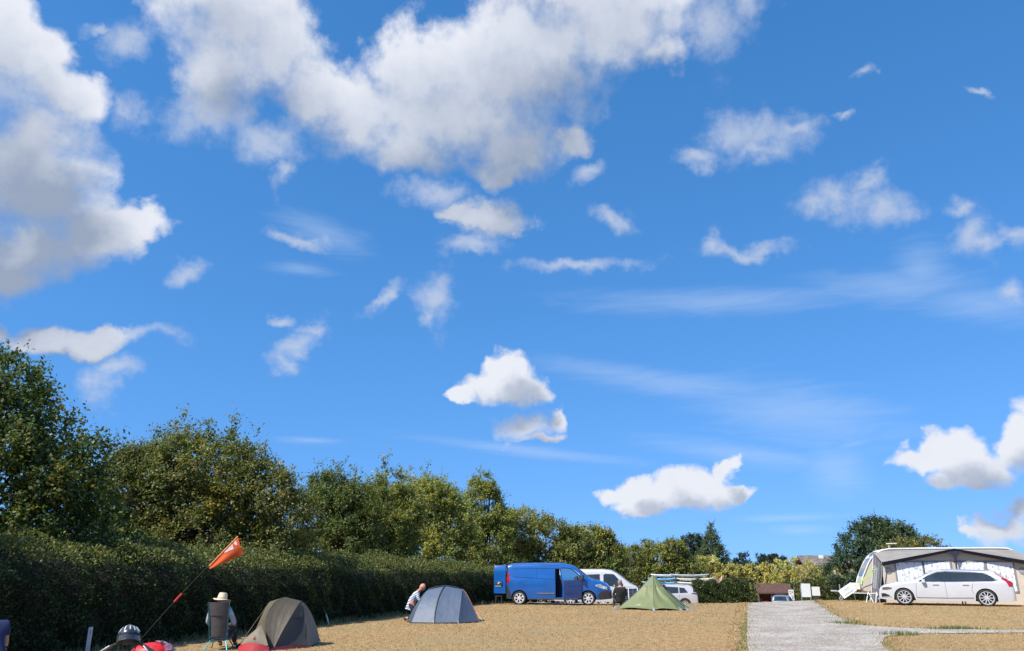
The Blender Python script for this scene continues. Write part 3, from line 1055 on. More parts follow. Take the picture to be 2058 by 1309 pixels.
def spikes(pts, r=0.09):
    """Upright leading shoots standing out of a crown: lobes stacked into a thin spire."""
    out = []
    for (x, y, z0, z1, w) in pts:
        k = max(3, int((z1 - z0) / 0.22))
        for i in range(k):
            t = i / (k - 1)
            q = w * (1 - 0.85 * t)
            out.append((x + 0.03 * math.sin(9 * t), y, z0 + (z1 - z0) * t, q, q, 0.16))
    return out

# row of trees behind the hedge, near to far
tree('broadleaf_tree', 'tall dark leafy tree at the left edge, backlit behind the hedge', (-12.20, 17.9),
     lobes_from([(0.1, 0, 1.9, 1.9, 1.6, 1.3), (-0.4, 0, 3.4, 1.8, 1.5, 1.5), (0.8, 0.1, 2.9, 1.3, 1.2, 1.1), (-0.9, 0, 4.5, 1.3, 1.2, 1.0), (-1.8, 0, 2.6, 1.6, 1.4, 1.6), (1.5, 0.2, 1.7, 1.1, 1.1, 1.0)], 3, 8),
     8300, 11, 0.122, GREEN, 0.16, 21, 'trees behind the hedge',
     extra=[(spikes([(0.6, 0, 4.0, 4.6, 0.2), (1.25, 0, 3.6, 4.15, 0.22), (0.0, 0, 4.8, 5.3, 0.2), (1.6, 0, 3.0, 3.5, 0.25)]), 160, {'inner': 0.1, 'up': 0.9})], sc=1.30, shoot=0.55)
tree('broadleaf_tree', 'next tree of the row, just beyond the left edge of the picture', (-13.4, 12.6),
     lobes_from([(0, 0, 2.4, 2.0, 1.7, 1.6), (-0.4, 0, 4.2, 1.9, 1.6, 1.6), (0.7, 0.2, 4.6, 1.5, 1.4, 1.4), (-1.3, 0, 5.2, 1.3, 1.2, 1.1)], 17, 6),
     2600, 10, 0.20, GREEN, 0.16, 19, 'trees behind the hedge', shoot=0.6)
tree('bronze_tree', 'broad bushy tree with bronze green leaves behind the hedge', (-10.15, 25.2),
     lobes_from([(-1.55, 0, 3.75, 0.8, 1.0, 0.85), (-1.0, 0, 3.3, 1.35, 1.3, 1.35), (0.1, 0, 3.6, 1.35, 1.3, 1.3), (1.1, 0.1, 3.2, 1.2, 1.2, 1.2), (-1.4, -0.2, 1.9, 1.2, 1.1, 1.0), (0.2, -0.3, 2.0, 1.6, 1.1, 1.1), (1.3, 0, 2.1, 1.2, 1.1, 1.1), (2.1, 0, 2.6, 1.1, 1.0, 1.1), (-2.2, 0, 2.2, 0.9, 1.0, 0.9)], 5, 8),
     10800, 11, 0.107, BRONZE, 0.16, 22, 'trees behind the hedge', sc=1.27, shoot=0.5,
     extra=[(spikes([(-1.1, 0, 4.4, 4.95, 0.2), (-0.55, 0, 4.5, 5.35, 0.2), (0.15, 0, 4.6, 5.15, 0.22), (0.75, 0, 4.4, 5.2, 0.2), (1.3, 0, 4.0, 4.75, 0.22), (-1.9, 0, 3.8, 4.3, 0.2)]), 330, {'inner': 0.1, 'up': 1.0})])
tree('hornbeam_tree', 'dark bush tree between the bronze tree and the pointed leaders', (-7.87, 34.5),
     lobes_from([(-0.3, 0, 3.0, 1.1, 1.1, 1.3), (0.5, 0.1, 2.6, 1.0, 1.0, 1.2), (0, -0.3, 1.9, 1.3, 1.0, 1.0)], 6, 8),
     5900, 11, 0.112, GREEN + BRONZE[:1], 0.12, 23, 'trees behind the hedge', sc=1.44, shoot=0.5,
     extra=[(spikes([(-0.5, 0, 3.9, 4.6, 0.18), (0.1, 0, 3.8, 4.5, 0.18), (0.65, 0, 3.5, 4.3, 0.2)]), 150, {'inner': 0.1, 'up': 1.0})])
tree('hornbeam_tree', 'green tree with a tall pointed leader above the hedge', (-6.44, 38.3),
     lobes_from([(-0.5, 0, 2.9, 1.0, 1.0, 1.35), (0.4, 0, 2.9, 1.0, 1.0, 1.35), (0, -0.2, 1.9, 1.3, 1.0, 1.0)], 7, 8),
     6000, 11, 0.117, OLIVE + GREEN[:2], 0.12, 24, 'trees behind the hedge', sc=1.45, shoot=0.5,
     extra=[(spikes([(-0.85, 0, 3.7, 4.7, 0.22), (-0.3, 0, 3.7, 4.6, 0.22), (0.1, 0, 3.7, 5.45, 0.24), (0.6, 0, 3.5, 4.7, 0.2)]), 330, {'inner': 0.1, 'up': 1.0})])
tree('hornbeam_tree', 'rounded olive green tree left of the blue van', (-4.67, 44.5),
     lobes_from([(-0.3, 0, 3.5, 1.15, 1.1, 1.25), (0.5, 0, 3.2, 1.05, 1.0, 1.2), (0.1, -0.2, 2.0, 1.45, 1.1, 1.15)], 8, 8),
     6900, 11, 0.122, OLIVE, 0.13, 25, 'trees behind the hedge', sc=1.53, shoot=0.5,
     extra=[(spikes([(-0.6, 0, 4.3, 5.1, 0.2), (-0.1, 0, 4.4, 5.2, 0.2), (0.5, 0, 4.2, 4.9, 0.2)]), 140, {'inner': 0.1, 'up': 1.0})])
tree('hornbeam_tree', 'upright olive tree with a ragged top behind the blue van', (-1.96, 51.0),
     lobes_from([(0.1, 0, 3.7, 0.75, 0.8, 1.2), (0.1, -0.1, 2.4, 1.0, 0.9, 1.2), (0.55, 0, 2.8, 0.6, 0.7, 1.0), (0.3, -0.2, 1.4, 1.1, 0.9, 0.8)], 9, 8),
     5800, 11, 0.122, OLIVE + GREEN[:1], 0.12, 26, 'trees behind the hedge', sc=1.66, shoot=0.45,
     extra=[(spikes([(-0.1, 0, 4.5, 5.2, 0.22), (0.45, 0, 4.3, 5.0, 0.22), (0.8, 0, 3.4, 4.2, 0.16)]), 200, {'inner': 0.1, 'up': 1.0})])
tree('hazel_tree', 'round bronze green tree rising behind the roof of the blue van', (1.48, 55.1),
     lobes_from([(-0.4, 0, 3.2, 1.5, 1.3, 1.3), (0.6, 0, 2.7, 1.5, 1.2, 1.3), (0.1, 0, 1.7, 2.0, 1.3, 1.2), (-0.6, -0.2, 0.7, 1.7, 1.2, 0.9), (1.0, -0.2, 0.7, 1.6, 1.2, 0.9)], 10, 7),
     6600, 10, 0.15, BRONZE + OLIVE[:2], 0.14, 27, 'trees behind the vans', sc=1.36, clump=0.3, shoot=0.5, up=0.45)
tree('hazel_tree', 'lower rounded tree above the white van, last of the left row', (5.4, 57.0),
     lobes_from([(-0.2, 0, 2.7, 1.6, 1.4, 1.3), (0.9, 0, 2.3, 1.3, 1.2, 1.1), (0.1, 0, 1.5, 2.0, 1.4, 1.0), (-0.7, -0.2, 0.6, 1.6, 1.2, 0.9), (1.0, -0.2, 0.6, 1.6, 1.2, 0.9)], 11, 7),
     5800, 10, 0.16, BRONZE[:3] + OLIVE, 0.13, 28, 'trees behind the vans', sc=1.20, clump=0.3, shoot=0.5, up=0.45)
tree('hazel_tree', 'wide low bronze bush tree behind the white van and green tent', (13.3, 76.0),
     lobes_from([(-1.9, 0, 4.0, 2.1, 1.6, 1.6), (0.8, 0, 4.4, 2.5, 1.7, 1.7), (2.9, 0, 3.6, 1.9, 1.6, 1.5), (0.4, -0.4, 2.2, 4.0, 1.7, 2.0)], 12, 7),
     6500, 10, 0.18, OLIVE + BRONZE, 0.18, 29, 'trees in the middle distance', clump=0.3, shoot=0.5, up=0.4)
tree('conifer_tree', 'pointed dark green conifer in the distance above the kayaks', (23.4, 94.0),
     [(0.12 * math.sin(2 * i), 0, 1.3 + i * 0.60, 2.75 * (1 - i / 14.2) ** 0.72 + 0.05, 2.6 * (1 - i / 14.2) ** 0.72 + 0.05, 0.5) for i in range(15)],
     5500, 9, 0.20, EVERG, 0.25, 30, 'trees in the middle distance', shoot=0.6, up=0.35, wild=0.25)
tree('broadleaf_tree', 'dark rounded tree beside the distant conifer, on its left', (21.6, 99.0),
     lobes_from([(-0.3, 0, 6.0, 2.0, 2.0, 2.4), (0.6, 0, 7.2, 1.6, 1.6, 1.8), (-1.0, 0, 4.6, 2.0, 2.0, 2.2)], 13, 4),
     2500, 8, 0.25, FARBLUE + DARK[:1], 0.25, 31, 'trees in the middle distance', shoot=0.7)
tree('evergreen_tree', 'large dark rounded evergreen tree behind the left end of the caravan', (27.6, 61.0),
     lobes_from([(0, 0, 3.6, 3.0, 2.4, 2.5), (-1.0, 0, 2.3, 2.5, 2.2, 2.0), (1.4, 0, 3.7, 2.2, 2.0, 1.9), (0.2, 0, 4.8, 2.0, 1.8, 1.5)], 14, 4),
     6200, 10, 0.175, EVERG + DARK[:1], 0.22, 32, 'trees in the middle distance', shoot=0.55, up=0.35)
tree('broadleaf_tree', 'pale yellow green tree showing above the caravan roof', (25.6, 51.5),
     lobes_from([(-0.8, 0, 2.5, 1.5, 1.3, 1.3), (0.9, 0, 2.6, 1.6, 1.3, 1.2), (2.3, 0, 2.2, 1.2, 1.1, 1.0), (0.6, 0, 1.5, 2.4, 1.2, 1.0)], 15, 4),
     3000, 10, 0.16, [((0.16, 0.165, 0.045), 5), ((0.22, 0.205, 0.07), 3), ((0.10, 0.12, 0.04), 3)], 0.16, 33, 'trees in the middle distance', shoot=0.45)

# cream-flowered bushes in the middle distance, each with its own place
def bush_lobes(hw, h, seed):
    b = [(-0.45 * hw, 0, h - 0.62 * hw, 0.6 * hw, 0.6 * hw, 0.55 * hw), (0.4 * hw, 0, h - 0.55 * hw, 0.62 * hw, 0.6 * hw, 0.55 * hw),
         (0, -0.1 * hw, h - 1.2 * hw, 1.05 * hw, 0.75 * hw, 0.7 * hw), (0, 0, h * 0.35, 1.15 * hw, 0.8 * hw, h * 0.36)]
    return lobes_from(b, seed, 9)

for i, (x, y, hw, h, pal, lab) in enumerate([
        (20.5, 85.0, 1.5, 5.5, YELLOW, 'cream flowering bush under the distant conifer'),
        (22.7, 85.0, 1.3, 4.9, YELLOW, 'small cream flowering bush, second from the left in the bank'),
        (25.0, 86.0, 1.4, 4.8, YELLOW, 'low cream flowering bush between the flag and the shelter'),
        (30.3, 89.0, 3.2, 5.9, YELLOW, 'largest cream flowering bush, domed above the brown roof'),
        (35.2, 90.0, 1.5, 5.0, YELLOW[2:] + YELLOW[:1], 'yellow green bush at the right end of the flowering bank')]):
    tree('flowering_bush', lab, (x, y), bush_lobes(hw, h, 40 + i), int(1150 * hw), 9, 0.165, pal, 0.12, 60 + i, 'flowering bushes',
         category='bush', shoot=0.3, up=0.6, wild=0.4)
for i, (x, y, hw, h, lab) in enumerate([
        (23.6, 83.0, 1.6, 2.9, 'dark green shrub below the cream bushes, left of the shelter'),
        (28.6, 84.5, 1.8, 3.0, 'dark shrub rising behind the brown shelter roof'),
        (32.6, 85.0, 2.0, 3.6, 'grey green shrub behind the white notice boards'),
        (37.0, 84.0, 2.2, 4.5, 'dark shrub left of the large evergreen')]):
    tree('shrub', lab, (x, y), bush_lobes(hw, h, 70 + i), int(620 * hw), 9, 0.19, DARK + OLIVE[:1], 0.1, 80 + i, 'shrubs by the shelter', category='shrub', shoot=0.4)
# far dark trees on the skyline
for i, (x, y, s, h, lab) in enumerate([
        (44.0, 168, 3.0, 6.6, 'far dark tree on the skyline right of the conifer'),
        (48.5, 172, 3.4, 7.2, 'far dark blue green tree, second on the skyline'),
        (54.0, 175, 3.8, 8.6, 'far dark domed tree above the largest cream bush'),
        (61.5, 190, 2.2, 8.5, 'very small far treetop behind the barn roof'),
        (92.5, 165, 3.2, 8.3, 'far dark treetop above the caravan roof'),
        (103.5, 165, 3.2, 7.8, 'far dark treetop at the right edge of the picture')]):
    tree('distant_tree', lab, (x, y), lobes_from([(-0.5 * s, 0, h - 0.7 * s, 1.0 * s, s, 0.75 * s), (0.6 * s, 0, h - 0.85 * s, 0.9 * s, s, 0.7 * s), (0, 0, h - 1.5 * s, 1.3 * s, s, s)], 90 + i, 4),
         int(360 * s), 8, 0.40, FARBLUE, 0.3, 100 + i, 'trees on the skyline', shoot=0.7)

# ---------------------------------------------------------------- hedges
def hedge(name, label, p0, p1, width, h0, h1, n, leaf, pal, seed, rough=0.10, group='clipped hedges', r=0.42, tip=None, slant=0.0):
    rng = np.random.default_rng(seed)
    p0, p1 = np.array(p0, float), np.array(p1, float)
    d = p1 - p0
    Ln = np.hypot(*d)
    t = d / Ln
    nrm = np.array([t[1], -t[0]])           # towards the field
    root = thing(name, label, 'hedge', (p0[0], p0[1], 0), 0, group)
    def surf(s, q):
        """Point and outward normal; q runs up the front, over the rounded top and down the back."""
        h = h0 + (h1 - h0) * s + 0.06 * np.sin(s * Ln * 0.9) + 0.05 * np.sin(s * Ln * 2.3 + 1)
        w = width / 2
        per = 2 * (h - r) + math.pi * r + 2 * (w - r)
        a = q * per
        f1 = h - r
        arc = math.pi * r / 2
        top = 2 * (w - r)
        off = np.zeros_like(a); z = np.zeros_like(a); no = np.zeros_like(a); nz = np.zeros_like(a)
        m = a < f1
        off[m] = w; z[m] = a[m]; no[m] = 1
        m = (a >= f1) & (a < f1 + arc)
        th = (a[m] - f1[m]) / r
        off[m] = w - r + r * np.cos(th); z[m] = f1[m] + r * np.sin(th); no[m] = np.cos(th); nz[m] = np.sin(th)
        m = (a >= f1 + arc) & (a < f1 + arc + top)
        off[m] = w - r - (a[m] - f1[m] - arc); z[m] = h[m]; nz[m] = 1
        m = (a >= f1 + arc + top) & (a < f1 + 2 * arc + top)
        th = (a[m] - f1[m] - arc - top) / r
        off[m] = -(w - r) - r * np.sin(th); z[m] = f1[m] + r * np.cos(th); no[m] = -np.sin(th); nz[m] = np.cos(th)
        m = a >= f1 + 2 * arc + top
        off[m] = -w; z[m] = np.maximum(0, f1[m] - (a[m] - f1[m] - 2 * arc - top)); no[m] = -1
        return off, z, no, nz
    s = rng.random(n)
    q = rng.random(n) ** 1.15 * 0.76          # the side away from the field is left to the bare core
    off, z, no, nz = surf(s, q)
    lean = slant * (off + width / 2) / width * z / h0
    z = z - lean                              # the top slopes down towards the field
    no = no + slant * 0.6 * np.clip(nz, 0, 1)
    bump = (rough + 0.05) * (np.sin(s * Ln * 3.1 + 4 * z) * np.sin(z * 4.3 + s * Ln * 1.1) + 0.6 * np.sin(s * Ln * 7 + 2 * z))
    jit = bump - np.abs(rng.normal(0, 0.09, n)) + 0.05
    o2 = off + no * jit
    z2 = z + nz * jit + nz * np.where(rng.random(n) < 0.05, rng.random(n) ** 2 * 0.34, 0)
    P = np.stack([t[0] * s * Ln + nrm[0] * o2, t[1] * s * Ln + nrm[1] * o2, z2], -1)
    P[:, 2] += ground_z(P[:, 0] + p0[0], P[:, 1] + p0[1])
    out = np.stack([nrm[0] * no, nrm[1] * no, nz], -1)
    ax = unit(out * 0.5 + rng.normal(size=(n, 3)) * 0.8 + np.array([0, 0, 0.2]))
    nr = unit(out * 0.7 + rng.normal(size=(n, 3)) * 0.6 + np.array([0, 0, 0.35]))
    sz = leaf * (0.6 + 0.8 * rng.random(n))
    col = tints(n, rng, pal)
    if tip is not None:           # sunlit band painted into the leaf colours along the clipped top
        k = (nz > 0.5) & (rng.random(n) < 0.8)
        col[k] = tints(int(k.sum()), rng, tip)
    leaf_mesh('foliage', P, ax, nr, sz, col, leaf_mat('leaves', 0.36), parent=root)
    # woody inside: a solid dark core added under the leaves to block light
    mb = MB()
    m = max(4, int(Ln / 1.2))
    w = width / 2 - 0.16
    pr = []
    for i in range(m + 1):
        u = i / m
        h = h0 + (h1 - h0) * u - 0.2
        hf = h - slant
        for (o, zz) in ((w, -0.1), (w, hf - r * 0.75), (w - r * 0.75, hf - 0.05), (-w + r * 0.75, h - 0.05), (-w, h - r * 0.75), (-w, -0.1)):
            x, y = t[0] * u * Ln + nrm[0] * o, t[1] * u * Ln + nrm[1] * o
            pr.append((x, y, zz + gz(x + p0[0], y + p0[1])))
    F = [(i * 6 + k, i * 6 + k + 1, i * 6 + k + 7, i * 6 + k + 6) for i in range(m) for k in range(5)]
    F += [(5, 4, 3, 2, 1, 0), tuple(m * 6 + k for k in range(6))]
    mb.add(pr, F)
    mb.build('solid_core', mat('hedge_core', (0.022, 0.020, 0.012), 0.95, var=0.4, scale=14, bump=0.8, bscale=20), root)
    return root

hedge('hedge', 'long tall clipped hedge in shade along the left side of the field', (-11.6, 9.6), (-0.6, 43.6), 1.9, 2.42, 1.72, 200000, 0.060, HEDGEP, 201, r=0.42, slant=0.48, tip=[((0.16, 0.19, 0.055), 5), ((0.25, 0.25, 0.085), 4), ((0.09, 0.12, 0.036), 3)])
hedge('hedge', 'sunlit clipped hedge right of the parked silver car', (13.9, 62.6), (18.0, 61.8), 1.2, 1.85, 1.9, 14000, 0.12, [((0.05, 0.078, 0.024), 5), ((0.075, 0.105, 0.032), 4), ((0.12, 0.13, 0.04), 1)], 202)
hedge('hedge', 'mixed hedge behind the notice boards and the caravan hitch', (25.7, 71.5), (31.0, 61.5), 1.4, 2.2, 2.3, 30000, 0.14, [((0.055, 0.08, 0.024), 5), ((0.09, 0.115, 0.034), 4), ((0.17, 0.15, 0.045), 1.4)], 203, rough=0.14)

# ---------------------------------------------------------------- vehicles
PAINT_BLUE = mat('blue_paint', (0.002, 0.095, 0.37), 0.32, var=0.06, scale=2.0, coat=0.8)
PAINT_WHITE = mat('white_paint', (0.53, 0.54, 0.56), 0.32, var=0.02, scale=2.0, coat=0.8)
PAINT_SILVER = mat('silver_paint', (0.52, 0.52, 0.535), 0.30, metal=0.15, var=0.03, scale=2.0, coat=0.8)
PAINT_GREY = mat('grey_blue_paint', (0.20, 0.27, 0.34), 0.30, metal=0.3, var=0.04, scale=2.0, coat=0.8)
PAINT_SAGE = mat('sage_paint', (0.42, 0.46, 0.40), 0.30, metal=0.2, var=0.04, scale=2.0, coat=0.8)
PLASTIC = mat('black_plastic', (0.035, 0.036, 0.04), 0.55, var=0.15, scale=8)
UNDER = mat('underbody', (0.012, 0.012, 0.013), 0.8, var=0.2, scale=5)
RUBBER = mat('tyre_rubber', (0.022, 0.022, 0.023), 0.75, var=0.2, scale=12)
ALLOY = mat('alloy', (0.58, 0.58, 0.59), 0.35, metal=0.25, var=0.05, scale=6)
HUBCAP = mat('hubcap_silver', (0.72, 0.71, 0.69), 0.35, metal=0.35, var=0.05, scale=6)
GLASS = glass_mat('tinted_glass', (0.03, 0.038, 0.045))
SCREEN = glass_mat('windscreen_glass', (0.05, 0.065, 0.075))
CHROME = mat('chrome', (0.75, 0.75, 0.76), 0.12, metal=1.0, var=0.02, scale=4)
RED_LAMP = mat('red_lamp', (0.42, 0.008, 0.014), 0.12, var=0.2, scale=20, coat=0.6)
CLEAR_LAMP = mat('clear_lamp', (0.62, 0.65, 0.68), 0.08, metal=0.35, var=0.3, scale=14, coat=0.8)
SEAM = mat('panel_gap', (0.01, 0.01, 0.012), 0.7, var=0.1)
SEAT = mat('seat_cloth', (0.05, 0.05, 0.055), 0.9, var=0.2, scale=20)

class Car:
    """Car body as a loft: a side outline, a plan taper and a cross-section; parts are laid on its skin."""
    def __init__(s, top, W, sill, wheels, wr, belt, tum=0.3, r=0.16, nose=0.16, tail=0.10, nose_p=2.6, tail_p=3.0, floor=0.22, arch=1.13, n=96, camber=0.03, soft=0.05):
        s.x0, s.x1 = top[0][0], top[-1][0]
        xs = np.linspace(s.x0, s.x1, 700)
        z = np.interp(xs, [p[0] for p in top], [p[1] for p in top])
        k = max(1, int(soft / (xs[1] - xs[0])))
        ker = np.hanning(2 * k + 3)
        ker /= ker.sum()
        pad = np.concatenate([np.full(k + 1, z[0]), z, np.full(k + 1, z[-1])])
        s._x, s._z = xs, np.convolve(pad, ker, 'valid')
        s.W, s.sill, s.wheels, s.wr, s.belt, s.tum, s.r = W / 2, sill, wheels, wr, belt, tum, r
        s.nose, s.tail, s.np_, s.tp, s.floor, s.ar, s.n, s.camber = nose, tail, nose_p, tail_p, floor, arch * wr, n, camber

    def top(s, x):
        return np.interp(x, s._x, s._z)

    def plan(s, x):
        L = s.x1 - s.x0
        f = np.clip((x - (s.x1 - 0.30 * L)) / (0.30 * L), 0, 1) ** s.np_
        b = np.clip(((s.x0 + 0.26 * L) - x) / (0.26 * L), 0, 1) ** s.tp
        e = 1 - np.clip(1 - np.minimum(x - s.x0, s.x1 - x) / 0.09, 0, 1) ** 2 * 0.07
        return s.W * (1 - s.nose * f) * (1 - s.tail * b) * e

    def bottom(s, x):
        z = s.sill
        for w in s.wheels:
            d = s.ar ** 2 - (x - w) ** 2
            if d > 0:
                z = max(z, s.wr + math.sqrt(d))
        # front and rear valances rise a little
        e = min(x - s.x0, s.x1 - x)
        if e < 0.5:
            z = max(z, s.sill + 0.05 * (1 - e / 0.5))
        return z

    def width(s, x, z):
        w = s.plan(x)
        b = s.belt(x) if callable(s.belt) else s.belt
        t = s.top(x)
        z = float(z)
        lowz = b - 0.22
        if z < lowz:
            w = w * (1 - 0.055 * ((lowz - z) / max(lowz - s.sill, 0.1)) ** 2)
        if z > b:
            w = w - s.tum * (z - b) - 0.012 * min(1, (z - b) / 0.05)
        r = min(s.r, (t - s.sill) * 0.45)
        zr = t - r
        if z > zr:
            q = min(1.0, (z - zr) / r)
            w = w - r * 0.9 * (1 - math.sqrt(max(0, 1 - q * q)))
        return max(w, 0.05)

    def stations(s, extra=()):
        xs = set(np.round(np.linspace(s.x0, s.x1, s.n), 4).tolist())
        for w in s.wheels:
            for q in np.linspace(-1, 1, 23):
                xs.add(round(w + s.ar * math.sin(q * math.pi / 2), 4))
        for e in extra:
            xs.add(round(e, 4))
        for q in (0.01, 0.025, 0.045, 0.07):
            xs.add(s.x0 + q)
            xs.add(s.x1 - q)
        xs = sorted(xs)
        out = [xs[0]]
        for x in xs[1:]:
            if x - out[-1] > 0.004:
                out.append(x)
        return out

    def body(s, root, paint, holes=(), name='body', lower=None, extra=()):
        """holes: (side, x0, x1, z0(x), z1(x)) openings left in the skin; lower: (material, z(x)) lower cladding."""
        xs = s.stations(extra)
        for h in holes:
            xs = sorted(set(xs) | {h[1], h[2]})
        V, F, FM = [], [], []
        NL = 16
        ring = None
        cols = []
        for x in xs:
            t, zb = float(s.top(x)), s.bottom(x)
            zb = min(zb, t - 0.12)
            r = min(s.r, (t - s.sill) * 0.45)
            zl = list(np.linspace(zb, max(t - r, zb + 0.02), NL)) 
            zl += [max(t - r, zb + 0.02) + (t - max(t - r, zb + 0.02)) * math.sin(a * math.pi / 2) for a in (0.2, 0.4, 0.6, 0.8, 1.0)]
            pts = []
            yi = max(0.06, s.plan(x) - 0.27)
            pts.append((0.0, s.floor if x - s.x0 > 0.05 and s.x1 - x > 0.05 else zb))
            pts.append((yi, min(s.floor, zb) if zb > s.sill + 0.08 else zb))
            pts.append((yi, zb))
            for z in zl:
                pts.append((s.width(x, z), z))
            ye = pts[-1][0]
            for q in (0.75, 0.5, 0.25, 0.0):
                pts.append((ye * q, t + s.camber * (1 - q * q)))
            cols.append(pts)
        m = len(cols[0])
        for side in (1, -1):
            off = len(V)
            for x, pts in zip(xs, cols):
                for (y, z) in pts:
                    V.append((x, y * side, z))
            for i in range(len(xs) - 1):
                xm = (xs[i] + xs[i + 1]) / 2
                for k in range(m - 1):
                    zm = sum(cols[a][b][1] for a in (i, i + 1) for b in (k, k + 1)) / 4
                    skip = False
                    for h in holes:
                        if h[0] == side and h[1] <= xm <= h[2] and k >= 3 and h[3](xm) < zm < h[4](xm):
                            skip = True
                    if skip:
                        continue
                    q = (off + i * m + k, off + (i + 1) * m + k, off + (i + 1) * m + k + 1, off + i * m + k + 1)
                    F.append(q if side < 0 else tuple(reversed(q)))
                    f = 1 if k < 2 else 0
                    if lower and k >= 2 and zm < lower[1](xm):
                        f = 2
                    FM.append(f)
            # close nose and tail
            for i in (0, len(xs) - 1):
                c = [off + i * m + k for k in range(m)]
                q = tuple(c)
                flip = (i == 0) == (side > 0)
                F.append(q if flip else tuple(reversed(q)))
                FM.append(2 if lower and lower[1](xs[i]) > s.top(xs[i]) else 0)
        mats = [paint, UNDER] + ([lower[0]] if lower else [])
        me = np_mesh(name, np.array(V), F, mats, True, FM)
        bm = bmesh.new()
        bm.from_mesh(me)
        bmesh.ops.remove_doubles(bm, verts=bm.verts[:], dist=0.0008)
        bmesh.ops.recalc_face_normals(bm, faces=bm.faces[:])
        bm.to_mesh(me)
        bm.free()
        me.set_sharp_from_angle(angle=rad(32))
        return link(name, me, root)

    def patch(s, name, lo, hi, m, root, side=-1, off=0.007, nx=20, nz=6, thick=0.012):
        """Piece of skin between two outlines lo(x), hi(x) given as point lists over the same x range."""
        xa, xb = max(lo[0][0], hi[0][0]), min(lo[-1][0], hi[-1][0])
        lx, lz = [p[0] for p in lo], [p[1] for p in lo]
        hx, hz = [p[0] for p in hi], [p[1] for p in hi]
        def fn(u, v):
            x = xa + (xb - xa) * u
            z0, z1 = np.interp(x, lx, lz), np.interp(x, hx, hz)
            z = z0 + (z1 - z0) * v
            return (x, side * (s.width(x, z) + off), z)
        mb = MB()
        mb.grid(fn, nx, nz, thick if side < 0 else -thick)
        return mb.build(name, m, root, sharp=50)

    def line(s, name, pts, w, m, root, side=-1, off=0.004, r=None):
        """Thin strip (gap, moulding) along points on the side."""
        P = []
        for (x, z) in pts:
            P.append((x, side * (s.width(x, z) + off), z))
        mb = MB()
        mb.tube(P, w, 6)
        return mb.build(name, m, root)

    def screen(s, name, xa, xb, m, root, q=0.86, off=0.008, nx=14):
        """Glass laid on the upper skin between two stations (windscreen, rear window)."""
        def fn(u, v):
            x = xa + (xb - xa) * u
            t = float(s.top(x))
            ye = s.width(x, t) * q + 0.0
            y = ye * (2 * v - 1)
            e = 0.01
            sl = (float(s.top(x + e)) - float(s.top(x - e))) / (2 * e)
            k = 1 / math.sqrt(1 + sl * sl)
            return (x - sl * k * off, y, t + s.camber * (1 - (y / max(s.width(x, t), 0.01)) ** 2) + k * off)
        mb = MB()
        mb.grid(fn, nx, 10, 0.01)
        return mb.build(name, m, root, sharp=50)

def wheel_parts(root, x, y, r, width, spokes, mat_rim, style='spoke', rim=0.68, out=-1):
    w = link('wheel', None, root, (x, y, r))
    h = width / 2
    rr = r * rim
    mb = MB()
    prof = [(rr, -h * 0.8), (rr + 0.02, -h), (r - 0.035, -h), (r - 0.008, -h * 0.72), (r, -h * 0.3), (r, h * 0.3), (r - 0.008, h * 0.72), (r - 0.035, h), (rr + 0.02, h), (rr, h * 0.8)]
    mb.lathe(prof, 40, 'Y')
    mb.lathe([(0.001, out * h * 0.1), (rr, out * h * 0.1)], 32, 'Y')
    mb.build('tyre', RUBBER, w, sharp=60)
    mr = MB()
    yo = out * h * 0.86
    mr.lathe([(rr + 0.004, out * h * 0.15), (rr + 0.006, yo), (rr - 0.022, yo), (rr - 0.03, out * h * 0.2)], 40, 'Y')
    if style == 'spoke':
        for k in range(spokes):
            a = 2 * math.pi * k / spokes
            c, sn = math.cos(a), math.sin(a)
            def p(rad_, t, yy):
                return (rad_ * c - t * sn, yy, rad_ * sn + t * c)
            wi, wo = 0.020, 0.014
            V = [p(0.05, -wi, yo), p(0.05, wi, yo), p(rr, wo, yo * 0.98), p(rr, -wo, yo * 0.98),
                 p(0.05, -wi, yo * 0.4), p(0.05, wi, yo * 0.4), p(rr, wo, yo * 0.5), p(rr, -wo, yo * 0.5)]
            mr.add(V, [(0, 1, 2, 3), (0, 4, 5, 1), (1, 5, 6, 2), (2, 6, 7, 3), (3, 7, 4, 0)])
        mr.lathe([(0.001, yo * 1.04), (0.05, yo * 1.04), (0.062, yo * 0.9), (0.062, yo * 0.3)], 20, 'Y')
    else:                       # pressed hubcap: broad petals with openings between them
        for k in range(spokes):
            a = 2 * math.pi * (k + 0.5) / spokes
            hw = math.pi / spokes
            def p(rad_, q, yy):
                return (rad_ * math.cos(a + q), yy, rad_ * math.sin(a + q))
            V = []
            for (rad_, wq) in ((0.06, 0.80), (rr * 0.55, 0.42), (rr * 0.75, 0.42), (rr * 0.93, 0.72), (rr, 1.0)):
                V += [p(rad_, -hw * wq, yo), p(rad_, hw * wq, yo)]
            V += [p(0.06, -hw * 0.8, yo * 0.4), p(0.06, hw * 0.8, yo * 0.4)]
            mr.add(V, [(i, i + 1, i + 3, i + 2) for i in range(0, 8, 2)])
        mr.lathe([(0.001, yo * 1.05), (0.06, yo * 1.02), (0.085, yo * 0.98)], 24, 'Y')
    mr.build('rim', mat_rim, w, sharp=40)
    return w

def add_wheels(root, xs, track, r, width, spokes, mat_rim, style='spoke', rim=0.68):
    for x in xs:
        for sgn in (1, -1):
            wheel_parts(root, x, sgn * track / 2, r, width, spokes, mat_rim, style, rim, sgn)

def mirror(root, x, y, z, s, m, side):
    w = MB()
    w.box((x, y + side * 0.11, z), (0.13, 0.20, 0.15), rot=(0, 0, side * 0.15), taper=(0.8, 0.9))
    w.box((x - 0.01, y + side * 0.0, z - 0.06), (0.06, 0.12, 0.04))
    return w.build('door_mirror', m, root, bevel=0.03)

